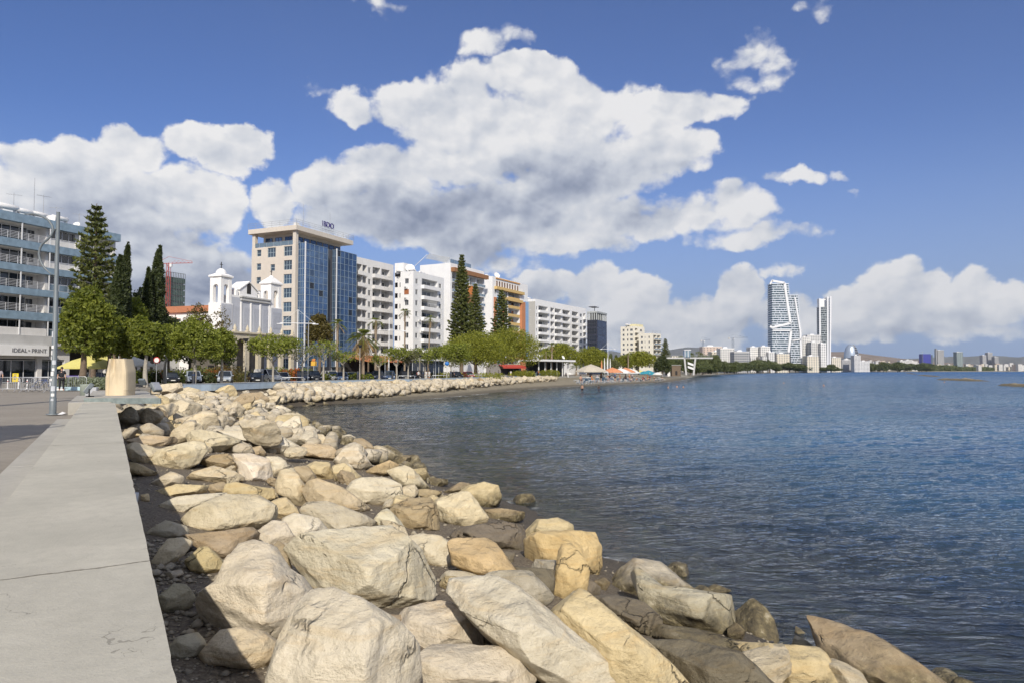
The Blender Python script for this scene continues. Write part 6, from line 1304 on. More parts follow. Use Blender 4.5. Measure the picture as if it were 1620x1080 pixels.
# ------------------------------------------------------------------ pale blue curb wall, bollards, hoops
CURB=pm('pale blue painted concrete',(.38,.47,.56),.75,.12,.8,.1,dirt=.3)
cw=thing('low_curb_wall','low pale blue painted curb wall running above the stones','low wall'); pts=[Vector(p) for p in EDGE[3:13]]; pts[0]=pts[0].lerp(pts[1],.6)
mb=MB()
for a_,b_ in zip(pts[:-1],pts[1:]):
    d=(b_-a_).normalized(); n=Vector((-d.y,d.x)); q=[a_+n*.02,b_+n*.02,b_+n*.32,a_+n*.32]; mb.prism([v[:] for v in q],2.1,2.82)
mb.build('wall',CURB,cw); mb=MB()
for a_,b_ in zip(pts[:-1],pts[1:]):
    d=(b_-a_).normalized(); n=Vector((-d.y,d.x)); q=[a_-n*.02,b_-n*.02,b_+n*.36,a_+n*.36]; mb.prism([v[:] for v in q],2.822,2.86)
mb.build('coping',pm('pale coping',(.55,.60,.64),.7,.08,1),cw)
def edgeY(px): return float(np.interp(px,[290,335,480,550,600,650,700,760,820,870],[68.5,71.5,89,97,104,112,123,140,165,190]))
def std(src,name,label,cat,p,rz,group,build):
    if src not in ROOF: o=thing(name,label,cat,p,rz,group); build(o); ROOF[src]=o
    else: o=copy_tree(ROOF[src],None,p,rz); props(o,label,cat,group)
    return o
def bbol(o): mb=MB(); mb.lathe([(.17,0),(.17,1.55),(.15,1.6),(0,1.6)],14); mb.build('post',BLK,o); mb=MB(); mb.lathe([(.175,1.2),(.175,1.32)],14); mb.build('band',pm('navy band',(.02,.04,.10),.4),o)
for px,l in ((306,'thick black post before the leftmost parked car'),(415,'thick black post before the white van'),(566,'thick black post at the foot of the shaggy palm'),(621,'thick black post right of the shaggy palm'),(669,'thick black post beside the walkers in white'),(713,'thick dark post under the blue round sign')): std('bb','bollard',l,'bollard',gp(px,edgeY(px)+.9,2.5),0,'black posts along the curb',bbol)
def hoop(o): mb=MB(); mb.tube([(-1.35,0,0),(-1.35,0,.85),(-1.25,0,.95),(1.25,0,.95),(1.35,0,.85),(1.35,0,0)],.04,8); mb.build('tube',ALU,o); mb=MB(); mb.tube([(-1.35,0,.45),(1.35,0,.45)],.02,6); mb.build('cross_bar',ALU,o)
for px,dy,l in ((463,-1.2,'white metal hoop rail standing in front of the curb'),(643,.5,'white hoop rail beside the walker with a red pack'),(695,.6,'white hoop rail left of the blue round sign'),(752,.6,'white hoop rail in front of the person in white under the ficus')): std('hp','hoop_rail',l,'rail',gp(px,edgeY(px)+dy,2.4),.35,'metal hoop rails',hoop)
def mast(o):
    h=11; mb=MB(); mb.tube([(0,0,0),(0,0,h)],[.11,.07],10); mb.build('pole',FRM,o); mb=MB(); mb.tube([(-2.6,0,h-2.1),(2.6,0,h-2.1)],.06,6); mb.tube([(-2.5,0,h-2.1),(0,0,h)],.025,4); mb.tube([(2.5,0,h-2.1),(0,0,h)],.025,4); mb.build('cross_arm',FRM,o)
    for x in(-2.6,2.6): mb=MB(); mb.bbox(x-.45,x+.45,-.15,.15,h-2.28,h-2.15,.03); mb.build('lamp_head',FRM,o)
for px,Y,yt,l in ((470,104,490,'white lamp mast with a crossarm before the church porch'),(615,118,504,'white lamp mast before the balcony block'),(962,240,542,'white lamp mast right of the dark glass office')):
    o=std('ms','street_lamp',l,'street lamp',gp(px,Y,2.5),.2,'white lamp masts',mast); o.scale=(1,1,(zat(yt,Y)-2.5)/11)
def sq(o): mb=MB(); mb.tube([(0,0,0),(0,0,4.9)],[.09,.06],8); mb.build('pole',BARKG,o); mb=MB(); mb.add([(-.35,-.35,5.25),(.35,-.35,5.25),(.35,.35,5.25),(-.35,.35,5.25),(-.14,-.14,4.85),(.14,-.14,4.85),(.14,.14,4.85),(-.14,.14,4.85)],[(0,1,2,3),(0,4,5,1),(1,5,6,2),(2,6,7,3),(3,7,4,0)]); mb.build('lantern',BLK,o)
for px,Y,yt,l in ((569,103,546,'square topped lantern post before the shaggy palm'),(388,88,536,'dark lantern post before the church porch'),(664,121,562,'short lantern post behind the walkers')):
    o=std('sq','lantern_post',l,'lamp post',gp(px,Y,2.5),.3,'square lantern posts',sq); o.scale=(1,1,(zat(yt,Y)-2.5)/5.2)
for px,Y,h,l in ((187,80,6,'thin grey pole among the pine trunks'),(263,84,5,'thin pale pole before the flower bed'),(487,100,8.8,'plain tall pole right of the first lamp mast'),(609,112,4,'thin grey pole before the tiled canopy'),(689,125,4.2,'thin pole left of the blue round sign')):
    o=thing('thin_pole',l,'pole',gp(px,Y,2.5)); mb=MB(); mb.tube([(0,0,0),(0,0,h)],[.07,.05],7); mb.build('shaft',ALU,o); mb=MB(); mb.lathe([(.16,0),(.16,.03),(.0,.03)],8); mb.build('base',ALU,o)
def rsign(px,Y,col,label,txt=False):
    o=thing('round_sign',label,'road sign',gp(px,Y,2.5),.1); mb=MB(); mb.tube([(0,.03,0),(0,.03,3.2)],.035,6); mb.build('pole',ALU,o); mb=MB(); mb.M=Matrix.Translation((0,0,3.0))@Matrix.Rotation(math.pi/2,4,'X'); mb.lathe([(0,.012),(.40,.012),(.40,-.012),(0,-.012)],20); mb.build('disc',col,o)
    if txt: mb=MB(); mb.M=Matrix.Translation((0,-.014,3.0))@Matrix.Rotation(math.pi/2,4,'X'); mb.lathe([(0,.004),(.30,.004)],20); mb.build('face',STK[0],o)
rsign(707,129,pm('sign blue',(.02,.16,.50),.4,.05),'blue round road sign left of the domed ficus'); rsign(247,86,pm('sign red',(.5,.03,.02),.5,.05),'red ringed round road sign right of the carved stone',True)
fb=thing('advertising_sign','orange and yellow advertising pillar sign behind the bare trees','sign',gp(496,106,2.5),.2); mb=MB(); mb.tube([(0,0,0),(0,0,2.4)],.07,6); mb.build('pole',ALU,fb); mb=MB(); mb.bbox(-.42,.42,-.1,.1,2.4,3.1,.04); mb.build('panel',pm('sign ochre',(.66,.38,.04),.5,.08),fb); mb=MB(); mb.bbox(-.3,.3,-.08,.08,3.12,3.5,.04); mb.build('top_panel',pm('sign orange',(.6,.2,.04),.5),fb)
# ------------------------------------------------------------------ cars
def carpaint():
    m,nt,b=newmat('car paint'); oi=nt.new('ShaderNodeObjectInfo'); nt.put(b.inputs['Base Color'],oi.outputs['Color']); b.inputs['Roughness'].default_value=.25; b.inputs['Metallic'].default_value=.25; b.inputs['Coat Weight'].default_value=.7; b.inputs['Coat Roughness'].default_value=.05; return m
PAINT=carpaint(); CGL=glassmat('car glass',(.015,.022,.032),.05,.1,.2); TYRE=pm('tyre',(.02,.02,.02),.8); LAMP=pm('lamp glass',(.7,.72,.74),.15,.03); REDL=pm('tail lamp red',(.35,.01,.01),.2); PLATE=pm('number plate',(.7,.7,.66),.5)
CARP={}
def car(kind,label,p,rz,col):
    if kind not in CARP:
        L,W_,Hh=dict(suv=(4.5,1.84,1.66),hatch=(4.1,1.76,1.48),van=(4.9,1.9,1.9))[kind]; o=thing('parked_car',label,'car',p,rz,'cars parked along the promenade'); h=L/2; hb=Hh*.56
        mb=MB(); ws=[(-1,.90),(-.94,.97),(0,1.0),(.94,.96),(1,.86)]
        # body: sections along the length (front at -y)
        if kind=='van': sec=[(-h,.42,.62),(-h+.1,.28,.86),(-h+.95,.24,1.08),(-h+1.3,.24,1.12),(h-.2,.24,1.16),(h,.35,1.1)]
        else: sec=[(-h,.40,.66),(-h+.12,.26,.80),(-h+1.1,.22,hb+.03),(-h+1.5,.22,hb+.06),(h-.7,.22,hb+.10),(h-.12,.28,hb+.02),(h,.42,hb-.12)]
        vs=[];
        for y,z0,z1 in sec:
            f=1-.10*max(0,(abs(y)-h+.5)/.5)**2; w=W_/2*f; zm=(z0+z1)/2
            vs+=[(-w*.90,y,z0),(-w,y,z0+.14),(-w*1.0,y,zm+.05),(-w*.93,y,z1-.03),(-w*.80,y,z1),(w*.80,y,z1),(w*.93,y,z1-.03),(w,y,zm+.05),(w,y,z0+.14),(w*.90,y,z0)]
        m_=10; fs=[(i*m_+j,i*m_+(j+1)%m_,(i+1)*m_+(j+1)%m_,(i+1)*m_+j) for i in range(len(sec)-1) for j in range(m_)]+[list(range(m_))[::-1],list(range((len(sec)-1)*m_,len(sec)*m_))]
        mb.add(vs,fs,False); body=mb.build('body',PAINT,o)
        def cabin(z0,z1,y0,y1,y2,y3,ins,name,mat,par,e=0):
            mb=MB(); w0,w1=W_/2*.90+e,W_/2*.74+e; mb.add([(-w0,y0,z0),(w0,y0,z0),(w0,y3,z0),(-w0,y3,z0),(-w1,y1,z1),(w1,y1,z1),(w1,y2,z1),(-w1,y2,z1)],[(0,1,5,4),(1,2,6,5),(2,3,7,6),(3,0,4,7),(4,5,6,7)]); return mb.build(name,mat,par)
        if kind=='van': y0,y1,y2,y3=-h+.95,-h+1.75,h-.25,h-.05; zc=1.1
        elif kind=='suv': y0,y1,y2,y3=-h+1.15,-h+1.95,h-.55,h-.18; zc=hb+.03
        else: y0,y1,y2,y3=-h+1.05,-h+1.85,h-.85,h-.35; zc=hb+.03
        cabin(zc,Hh-.06,y0,y1,y2,y3,0,'windows',CGL,o)
        mb=MB(); w1=W_/2*.76; mb.bbox(-w1,w1,y1-.06,y2+.06,Hh-.07,Hh,.03)
        w0=W_/2*.905
        for sx in(-1,1):
            for (ya,yb,t) in ((y0,y1,.05),(y1+(y2-y1)*.45,y1+(y2-y1)*.45,.05),(y3,y2,.08)): mb.tube([(sx*w0,ya,zc),(sx*w1*.985,yb,Hh-.05)],t,5)
            if kind=='van': mb.add([(sx*(w0+.01),h-2.6,zc),(sx*(w0+.01),h-.08,zc),(sx*(w1+.01),h-.27,Hh-.05),(sx*(w1+.01),h-2.6,Hh-.05)],[(0,1,2,3)])
        mb.build('roof',PAINT,o)
        for sx in(-1,1):
            for y in(-h+.85,h-.85):
                mb=MB(); r=.34 if kind!='hatch' else .31; x=sx*(W_/2-.10); mb.tube([(x-.11,y,r),(x+.11,y,r)],r,16); w_=mb.build('wheel',TYRE,o); mb=MB(); xo=x+sx*.112; mb.tube([(xo-.004,y,r),(xo+.008,y,r)],r*.62,12); mb.build('rim',ALU,w_)
            mb=MB(); mb.ell((sx*W_*.36,-h+.10,.68),(.2,.10,.085),8,5); mb.build('headlight',LAMP,o); mb=MB(); mb.bbox(sx*W_*.40-.09,sx*W_*.40+.09,h-.06,h+.03,.78,1.02,.01); mb.build('tail_light',REDL,o)
            mb=MB(); mb.ell((sx*(W_/2+.08),y0+.35,zc+.08),(.11,.06,.08),8,5); mb.build('mirror',PAINT,o)
        mb=MB(); mb.bbox(-.55,.55,-h-.02,-h+.1,.34,.52,.02); mb.build('grille',BLK,o); mb=MB(); mb.box(-.26,.26,-h-.035,-h-.022,.40,.51); mb.build('number_plate',PLATE,o)
        CARP[kind]=o
    else: o=copy_tree(CARP[kind],None,p,rz); props(o,label)
    for c in o.children:
        if c.name.split('.')[0] in('body','roof','mirror'): c.color=(*col,1)
    return o
CL=dict(s=(.45,.50,.56),b=(.10,.16,.28),n=(.02,.035,.075),k=(.015,.016,.018),w=(.72,.72,.70),g=(.16,.17,.18),r=(.30,.03,.03))
for px,Y,kd,c,rz,l in [(306,91,'suv','s',.5,'silver blue car leftmost of the parked row'),(356,92,'suv','s',.35,'silver car parked in the middle before the church hedge'),(404,92,'hatch','k',.5,'dark green black car overlapping the white van'),(424,96,'van','w',.9,'white van parked before the arcade'),(447,97,'hatch','w',.4,'white low car right of the white van'),(478,96,'suv','n',.4,'navy car behind the white hoop rail'),(496,97,'suv','k',.5,'black car behind the bare trees'),(524,100,'suv','w',.7,'white car with a sloping nose behind a bare tree'),(541,98,'hatch','b',.3,'blue grey hatchback left of the shaggy palm'),(558,101,'hatch','g',.4,'grey car half hidden at the shaggy palm'),(578,104,'hatch','n',.3,'dark blue car right behind the shaggy palm trunk'),(598,106,'suv','n',.3,'navy car right of the shaggy palm'),(616,107,'suv','b',.2,'blue car behind the thick black post'),(642,113,'suv','k',.2,'black car behind the hoop rail'),(658,116,'suv','k',.4,'big dark car behind the walker with a red pack'),(270,89,'hatch','k',.6,'dark car nearly hidden right of the carved stone'),(152,86,'hatch','g',.8,'grey car between the pine trunks on the left'),(722,131,'hatch','k',.4,'dark car in the shade of the yellow green tree'),(741,136,'hatch','r',.4,'dark red car in the ficus shade')]:
    car(kd,l,gp(px,Y+(7 if px>470 else 0),2.505),rz,CL[c])
# ------------------------------------------------------------------ people
def objcol(name,rough=.8):
    m,nt,b=newmat(name); oi=nt.new('ShaderNodeObjectInfo'); n=nt.noise(nt.new('ShaderNodeTexCoord').outputs['Object'],9,3,.6); nt.put(b.inputs['Base Color'],nt.mix(nt.m('MULTIPLY',n,.35),oi.outputs['Color'],(.03,.03,.03))); b.inputs['Roughness'].default_value=rough; return m
CLOTH=objcol('cloth'); SKIN=pm('skin',(.48,.28,.19),.6,.06,8); HAIR=pm('hair dark',(.035,.025,.02),.7,.2,20)
def skinmesh(pts,edges,rad,name,mat,sub=1):
    me=bpy.data.meshes.new(name); me.from_pydata(pts,edges,[]); o=bpy.data.objects.new(name,me); COL.objects.link(o); md=o.modifiers.new('s','SKIN'); md.use_smooth_shade=True
    for v,r in zip(me.skin_vertices[0].data if me.skin_vertices else [],rad): v.radius=r if hasattr(r,'__len__') else (r,r)
    if me.skin_vertices: me.skin_vertices[0].data[0].use_root=True
    sb=o.modifiers.new('d','SUBSURF'); sb.levels=sub; sb.render_levels=sub; bpy.context.view_layer.update(); m2=bpy.data.meshes.new_from_object(o.evaluated_get(bpy.context.evaluated_depsgraph_get())); bpy.data.objects.remove(o); m2.materials.clear(); m2.materials.append(mat); m2.name=name; return m2
def pose(kind):
    """joints: pelvis, waist, chest, neck, head, head top, then arms and legs"""
    J=dict(pel=(0,0,.95),wai=(0,0,1.08),che=(0,-.01,1.30),nek=(0,0,1.48),hd=(0,-.02,1.60),ht=(0,-.01,1.72))
    if kind=='stand': A=dict(shL=(-.17,0,1.42),elL=(-.24,.02,1.14),haL=(-.24,-.06,.88),shR=(.17,0,1.42),elR=(.24,.02,1.14),haR=(.23,-.08,.88),hpL=(-.10,0,.90),knL=(-.11,-.02,.50),anL=(-.12,.02,.09),toL=(-.13,-.13,.04),hpR=(.10,0,.90),knR=(.12,-.02,.50),anR=(.13,.02,.09),toR=(.15,-.13,.04))
    if kind=='walk': A=dict(shL=(-.17,0,1.42),elL=(-.23,.12,1.16),haL=(-.22,.06,.92),shR=(.17,0,1.42),elR=(.23,-.08,1.16),haR=(.2,-.26,.98),hpL=(-.09,0,.90),knL=(-.10,-.20,.53),anL=(-.10,-.28,.11),toL=(-.10,-.42,.07),hpR=(.09,0,.90),knR=(.10,.06,.50),anR=(.10,.34,.17),toR=(.10,.26,.06))
    if kind=='sit':
        J={k:(x,y,z-.45) for k,(x,y,z) in J.items()}; A=dict(shL=(-.17,0,.97),elL=(-.23,-.05,.70),haL=(-.15,-.28,.58),shR=(.17,0,.97),elR=(.23,-.05,.70),haR=(.15,-.28,.58),hpL=(-.10,0,.47),knL=(-.13,-.44,.50),anL=(-.13,-.46,.09),toL=(-.13,-.60,.04),hpR=(.10,0,.47),knR=(.13,-.44,.50),anR=(.13,-.46,.09),toR=(.13,-.60,.04))
    J.update(A); return J
RAD=dict(pel=(.145,.11),wai=(.13,.10),che=(.165,.11),nek=.055,hd=(.08,.095),ht=.06,shL=.062,elL=.042,haL=.03,shR=.062,elR=.042,haR=.03,hpL=.085,knL=.058,anL=.040,toL=.035,hpR=.085,knR=.058,anR=.040,toR=.035)
ED=[('pel','wai'),('wai','che'),('che','nek'),('nek','hd'),('hd','ht'),('che','shL'),('shL','elL'),('elL','haL'),('che','shR'),('shR','elR'),('elR','haR'),('pel','hpL'),('hpL','knL'),('knL','anL'),('anL','toL'),('pel','hpR'),('hpR','knR'),('knR','anR'),('anR','toR')]
PM={}
def pmesh(kind):
    if kind in PM: return PM[kind]
    J=pose(kind)
    def mk(keys,name,mat,grow=0,cut=None):
        K=[k for k in J if k in keys]; P=[J[k] for k in K]; 
        if cut:
            for k,(a,b,t) in cut.items(): P[K.index(k)]=tuple(J[a][i]*(1-t)+J[b][i]*t for i in range(3))
        E_=[(K.index(a),K.index(b)) for a,b in ED if a in K and b in K]; rr=[]
        for k in K:
            r=RAD[k]; rr.append(tuple(q+grow for q in r) if hasattr(r,'__len__') else (r+grow,)*2)
        return skinmesh(P,E_,rr,name,mat)
    body=mk(list(J),'body',SKIN); top=mk(['pel','wai','che','nek','shL','elL','shR','elR'],'shirt',CLOTH,.03,{'nek':('che','nek',.75),'elL':('shL','elL',.75),'elR':('shR','elR',.75)}); low=mk(['pel','hpL','knL','anL','hpR','knR','anR'],'trousers',CLOTH,.024,{'anL':('knL','anL',.92),'anR':('knR','anR',.92)}); sho=mk(['pel','hpL','knL','hpR','knR'],'shorts',CLOTH,.026,{'knL':('hpL','knL',.7),'knR':('hpR','knR',.7)})
    mb=MB(); h=J['ht']; mb.ell((h[0],h[1]+.03,h[2]-.05),(.095,.115,.105),12,8); hair=mb.mesh('hair',[HAIR]); fa=MB(); x,y,z=J['hd']; fa.ell((x-.032,y-.098,z+.015),(.012,.008,.008),6,4); fa.ell((x+.032,y-.098,z+.015),(.012,.008,.008),6,4); fa.box(x-.022,x+.022,y-.104,y-.094,z-.058,z-.050); face=fa.mesh('face',[HAIR])
    PM[kind]=(body,top,low,sho,hair,face); return PM[kind]
def person(p,rz,kind,label,top=None,low=None,shorts=None,h=1.74,group=None,extra=None):
    o=thing('person',label,'person',p,rz,group); o.scale=(h/1.76,)*3; b_,t_,l_,s_,hr,fc=pmesh(kind); link('body',b_,o); link('hair',hr,o); link('face',fc,o)
    if top: c=link('shirt',t_,o); c.color=(*top,1)
    if low: c=link('trousers',l_,o); c.color=(*low,1)
    if shorts: c=link('shorts',s_,o); c.color=(*shorts,1)
    return o
C_={'k':(.012,.013,.018),'w':(.72,.72,.70),'r':(.45,.03,.04),'b':(.05,.12,.30),'g':(.12,.28,.16),'y':(.60,.70,.05),'t':(.35,.30,.24),'o':(.62,.22,.05),'n':(.02,.03,.06),'p':(.45,.40,.42)}
person(gp(97,52,2.66),.5,'stand','man in black clothes standing right of the lamp post',C_['k'],C_['k'],None,1.82); person(gp(-3,50,2.66),.8,'walk','person in a grey shirt cut by the left edge',C_['p'],C_['n'],None,1.8)
q=person(gp(662,116,2.5),1.2,'walk','walker in a white top carrying a red backpack',C_['w'],C_['k']); mb=MB(); mb.bbox(-.16,.16,.11,.28,1.05,1.42,.05); c=mb.build('backpack',CLOTH,q); c.color=(*C_['r'],1)
PG='people out on the promenade'
for px,Y,rz,kd,l,t,lo,sh in [(674,119,2.6,'stand','taller of two people in white beside the black post','w','w',None),(679,118.5,2.4,'stand','shorter of two people in white beside the black post','w',None,'w'),(757,144,2,'stand','person in a white shirt behind the hoop rail under the ficus','w','t',None),(808,168,2.8,'walk','walker in bright yellow shorts before the big ficus','w',None,'y'),(825,175,2.5,'stand','left walker of the group of three in beige','t','t',None),(830,175.5,2.7,'walk','middle walker of the group of three, shorts and beige top','t',None,'n'),(834,176,2.4,'stand','right walker of the group of three in grey','p','t',None),(845,184,2.6,'stand','person in a white shirt and dark trousers left of the one in orange','w','n',None),(852,188,2.7,'walk','person in an orange shirt near the low beach palm','o','n',None),(864.5,194,2.8,'stand','person in green and pale trousers between the beach palms','g','b',None),(718,129,2.0,'stand','person in dark blue in the shade right of the blue sign','n','k',None),(775,154,1.5,'stand','dark dressed person left under the biggest ficus','b','k',None),(789,160,1.1,'stand','person in grey in the shade of the biggest ficus','p','n',None),(770,157,.6,'sit','person seated in the shade of the left ficus','w','n',None),(889,206,2,'stand','dark figure left at the beach bar','k','n',None),(895.5,208,2.4,'stand','dark figure right at the beach bar','n','k',None),(850,190,2.5,'stand','person in blue behind the orange shirt','b','n',None)]:
    person(gp(px,Y,2.5 if px<860 else 2.0),rz,kd,l,C_[t],C_[lo] if lo else None,C_[sh] if sh else None,1.74,PG)
p=at(921,619.5,0); person((p.x,p.y,-.35),3.3,'stand','bather with a tanned back standing in the shallows, left of two',None,None,C_['k'],1.9); p=at(947.5,619.5,0); person((p.x,p.y,-.35),3.0,'stand','pale bather standing in the shallows, right of two',None,None,C_['p'],1.72)
for px,py,l in ((1057,613,'swimmer near the beach, left of three'),(1071,612,'swimmer near the beach, middle of three'),(1081,612.5,'swimmer near the beach, right of three'),(1240,606,'swimmer out in the bay, left one before the tall towers'),(1303,610,'swimmer out in the bay, right one before the slim tower'),(1494,604.5,'swimmer beside the far breakwater')): 
    p=at(px,py,0); person((p.x,p.y,-1.15),random.uniform(0,6),'stand',l,None,None,C_['r' if px>1290 else 'n'],1.74,'swimmers')
# ------------------------------------------------------------------ beach bar, loungers, parasols
bb=Bld('beach_bar','white flat roofed beach bar open to the sand','beach bar',851,193,35); H=4.2; Wb=17
mb=MB(); mb.bbox(-1.5,Wb+1,-2,5.5,H,H+.55,.05); mb.build('roof',WHITE2,bb.o); mb=MB(); mb.box(0,Wb,4,4.2,-.3,H-.003); mb.box(Wb-5,Wb-.2,1.5,1.7,-.3,H-.003); mb.build('wall',DARK,bb.o)
for i in range(6): mb=MB(); x=.2+i*Wb/5.2; mb.box(x,x+.25,-.2,.05,-.4,H-.003); mb.build('post',WHITE2,bb.o)
mb=MB(); mb.bbox(1,Wb-6,1.2,1.9,-.3,1.0,.03); mb.build('counter',pm('blue counter',(.12,.22,.33),.6),bb.o); dish((*world_of(bb,Wb-1.6,1,H+.5)[:2],bb.zg+H+.5),.9,'white dish on the roof of the beach bar',None,.6)
tc2=Bld('terrace_canopy','brown tiled restaurant canopy behind the street trees','canopy',576,125,24); mb=MB(); mb.add([(0,-1,3.4),(16,-1,3.4),(16,5,4.6),(0,5,4.6),(0,-1,3.2),(16,-1,3.2),(16,5,4.4),(0,5,4.4)],[(0,1,2,3),(4,5,6,7),(0,4,5,1),(1,5,6,2),(3,7,4,0)]); mb.build('roof',TILE,tc2.o)
for i in range(6): mb=MB(); mb.box(.2+i*3.05,.4+i*3.05,-.8,-.6,-.1,3.3); mb.build('post',BARK,tc2.o)
mb=MB(); mb.box(0,16,5,5.2,-.2,4.3); mb.build('back_wall',DARK,tc2.o)
rr=Bld('red_kiosk','low kiosk with a red awning in the ficus shade','kiosk',788,168,40); mb=MB(); mb.box(0,9,0,4,-.2,3.2); mb.build('walls',pm('kiosk wall',(.3,.28,.26),.8),rr.o); mb=MB(); mb.add([(0,-1.6,2.6),(9,-1.6,2.6),(9,0,3.1),(0,0,3.1),(0,-1.6,2.2),(9,-1.6,2.2)],[(0,1,2,3),(0,4,5,1)]); mb.build('awning',pm('awning red',(.45,.06,.04),.7),rr.o); mb=MB(); mb.box(1,8,-.03,-.004,.6,2.1); mb.build('opening',DARK,rr.o)
gl=Bld('glass_kiosk','low glazed pavilion with a white roof behind the street trees','pavilion',652,135,25); mb=MB(); mb.box(0,12,0,6,-.2,3.6); mb.build('glazing',GLASS,gl.o); mb=MB(); mb.bbox(-.6,12.6,-1,6.5,3.61,4.0,.04); mb.build('roof',WHITE2,gl.o); mb=MB(); [mb.box(i*2,i*2+.1,-.06,-.004,0,3.6) for i in range(7)]; mb.build('mullions',FRM,gl.o)
def lounger(o): mb=MB(); mb.bbox(-.32,.32,-.95,.45,.30,.38,.02); mb.build('seat',WHC,o); mb=MB(); mb.M=Matrix.Translation((0,.45,.34))@Matrix.Rotation(R(40),4,'X'); mb.bbox(-.32,.32,0,.7,-.03,.04,.015); mb.build('backrest',WHC,o); [ (lambda m:(m.box(x,x+.05,y,y+.05,0,.30),m.build('leg',ALU,o)))(MB()) for x in(-.3,.25) for y in(-.9,.38)]
rn=random.Random(12); random.seed(3)
def sand(px,py,z0=1.0):
    z=z0
    for _ in range(8): p=at(px,py,z); z=max(groundz(p.x,p.y),.05)
    p=at(px,py,z); return Vector((p.x,p.y,z-.02))
k=0
for i in range(64):
    px=rn.uniform(915,1050); py=604.5-(px-925)*.028+rn.uniform(-2.2,3.2)*(1-(px-922)/300); p=sand(px,py); o=std('lg','sun_lounger','white sun lounger among the parasols on the beach','sun lounger',p,rn.uniform(2.4,4.2),'white sun loungers on the beach',lounger)
for i in range(34):
    px=rn.uniform(915,1050); py=603-(px-925)*.025+rn.uniform(-1,2); p=sand(px,py); person(p,rn.uniform(0,6),'sit' if rn.random()<.6 else 'stand','beachgoer among the loungers and parasols',(C_[rn.choice('rwopbk')] if rn.random()<.7 else None),None,C_[rn.choice('nrkbo')],1.7,'beachgoers among the loungers')
for px,py,r_,h,cm,l,op in [(935,603,2.9,3.0,BEC,'beige open parasol at the left end of the loungers',True),(900,600,2.6,3.3,WHC,'white open parasol beside the beach bar',True),(922,598,2.5,3.6,WHC,'white open parasol right of the young beach palm',True),(950,600,4.2,3.6,DKC,'wide dark green parasol behind the beige one',True),(956.5,603.5,.4,5.0,WHC,'closed white parasol, left of the three',False),(961,603.3,.4,5.1,WHC,'closed white parasol, middle of the three',False),(965.5,603.1,.4,5.0,WHC,'closed white parasol, right of the three',False),(952,603,.4,3.6,ORC,'closed orange parasol beside the white ones',False),(978,600,2.4,2.8,ORC,'orange open parasol among the loungers',True),(986,600,2.4,2.8,DKC,'dark open parasol right of the orange one',True),(993,599.5,2.4,2.7,WHC,'white open parasol left of the teal awnings',True),(972,599,2.4,2.9,DKC,'dark open parasol left of the orange one',True),(1003,597.5,3.2,4.3,YELC,'yellow open parasol left above the teal ones',True),(1011,597,3.2,4.5,YELC,'yellow open parasol right above the teal ones',True),(1005,598.5,3.4,3.2,TEC,'teal open parasol, first from the left',True),(1012,598,3.4,3.3,TEC,'teal open parasol, second from the left',True),(1019,597.5,3.4,3.9,TEC,'teal open parasol, third from the left',True),(1026,596.8,3.4,4.4,TEC,'teal open parasol, last on the right',True)]:
    parasol('beach_parasol',sand(px,py),r_,h,cm,l,None,0,op)
# ------------------------------------------------------------------ pier walkway with the lookout tower
Yp=330; lk=thing('lookout_tower','raised walkway with a glazed lookout tower and a stair','lookout tower',gp(1087,Yp,2.5)); m=Yp/F
def X_(px): return gx(px,Yp,6)-lk.location.x
zd=zat(567,Yp)-2.5; mb=MB(); mb.box(X_(1053),X_(1128),0,3.2,zd,zd+.7); mb.build('deck',GREYW,lk); mb=MB(); mb.box(X_(1083),X_(1092),-.6,2.4,zd+.7,zat(554,Yp)-2.5); mb.build('glazed_room',PALEG,lk); mb=MB(); mb.box(X_(1082),X_(1093),-.9,2.7,zat(554,Yp)-2.5+.01,zat(553,Yp)-2.5); mb.box(X_(1083),X_(1083)+.25,-.62,-.602,zd+.7,zat(554,Yp)-2.5); mb.box(X_(1088),X_(1088)+.25,-.62,-.602,zd+.7,zat(554,Yp)-2.5); mb.build('roof',WHITE2,lk)
mb=MB(); mb.M=Matrix.Identity(4)
for a,b_ in ((1083,1085.5),(1100,1097)): mb.add([(X_(a)-.35,0,zd-.01),(X_(a)+.45,0,zd-.01),(X_(b_)+.45,0,-.5),(X_(b_)-.35,0,-.5),(X_(a)-.35,.6,zd-.01),(X_(a)+.45,.6,zd-.01),(X_(b_)+.45,.6,-.5),(X_(b_)-.35,.6,-.5)],[(0,1,2,3),(4,5,6,7),(0,3,7,4),(1,2,6,5)])
mb.build('leg',GREYW,lk)
for k,(ya,yb) in enumerate(((572,578),(578,586))): mb=MB(); z0,z1=zat(ya,Yp)-2.5,zat(yb,Yp)-2.5; xa,xb=(X_(1088),X_(1097)); mb.add([(xa,-.3,z0),(xb,-.3,z0-1.0),(xb,-.3,z0-2.0),(xa,-.3,z0-1.0),(xa,1,z0),(xb,1,z0-1.0),(xb,1,z0-2.0),(xa,1,z0-1.0)],[(0,1,2,3),(4,5,6,7),(0,4,5,1),(3,2,6,7)]); mb.build('stair_flight',WHITE2,lk)
rl=rail(lk,[(X_(1053),.1),(X_(1082),.1)],1.1,False,z=zd+.7); rail(lk,[(X_(1093),.1),(X_(1128),.1)],1.1,False,z=zd+.7)
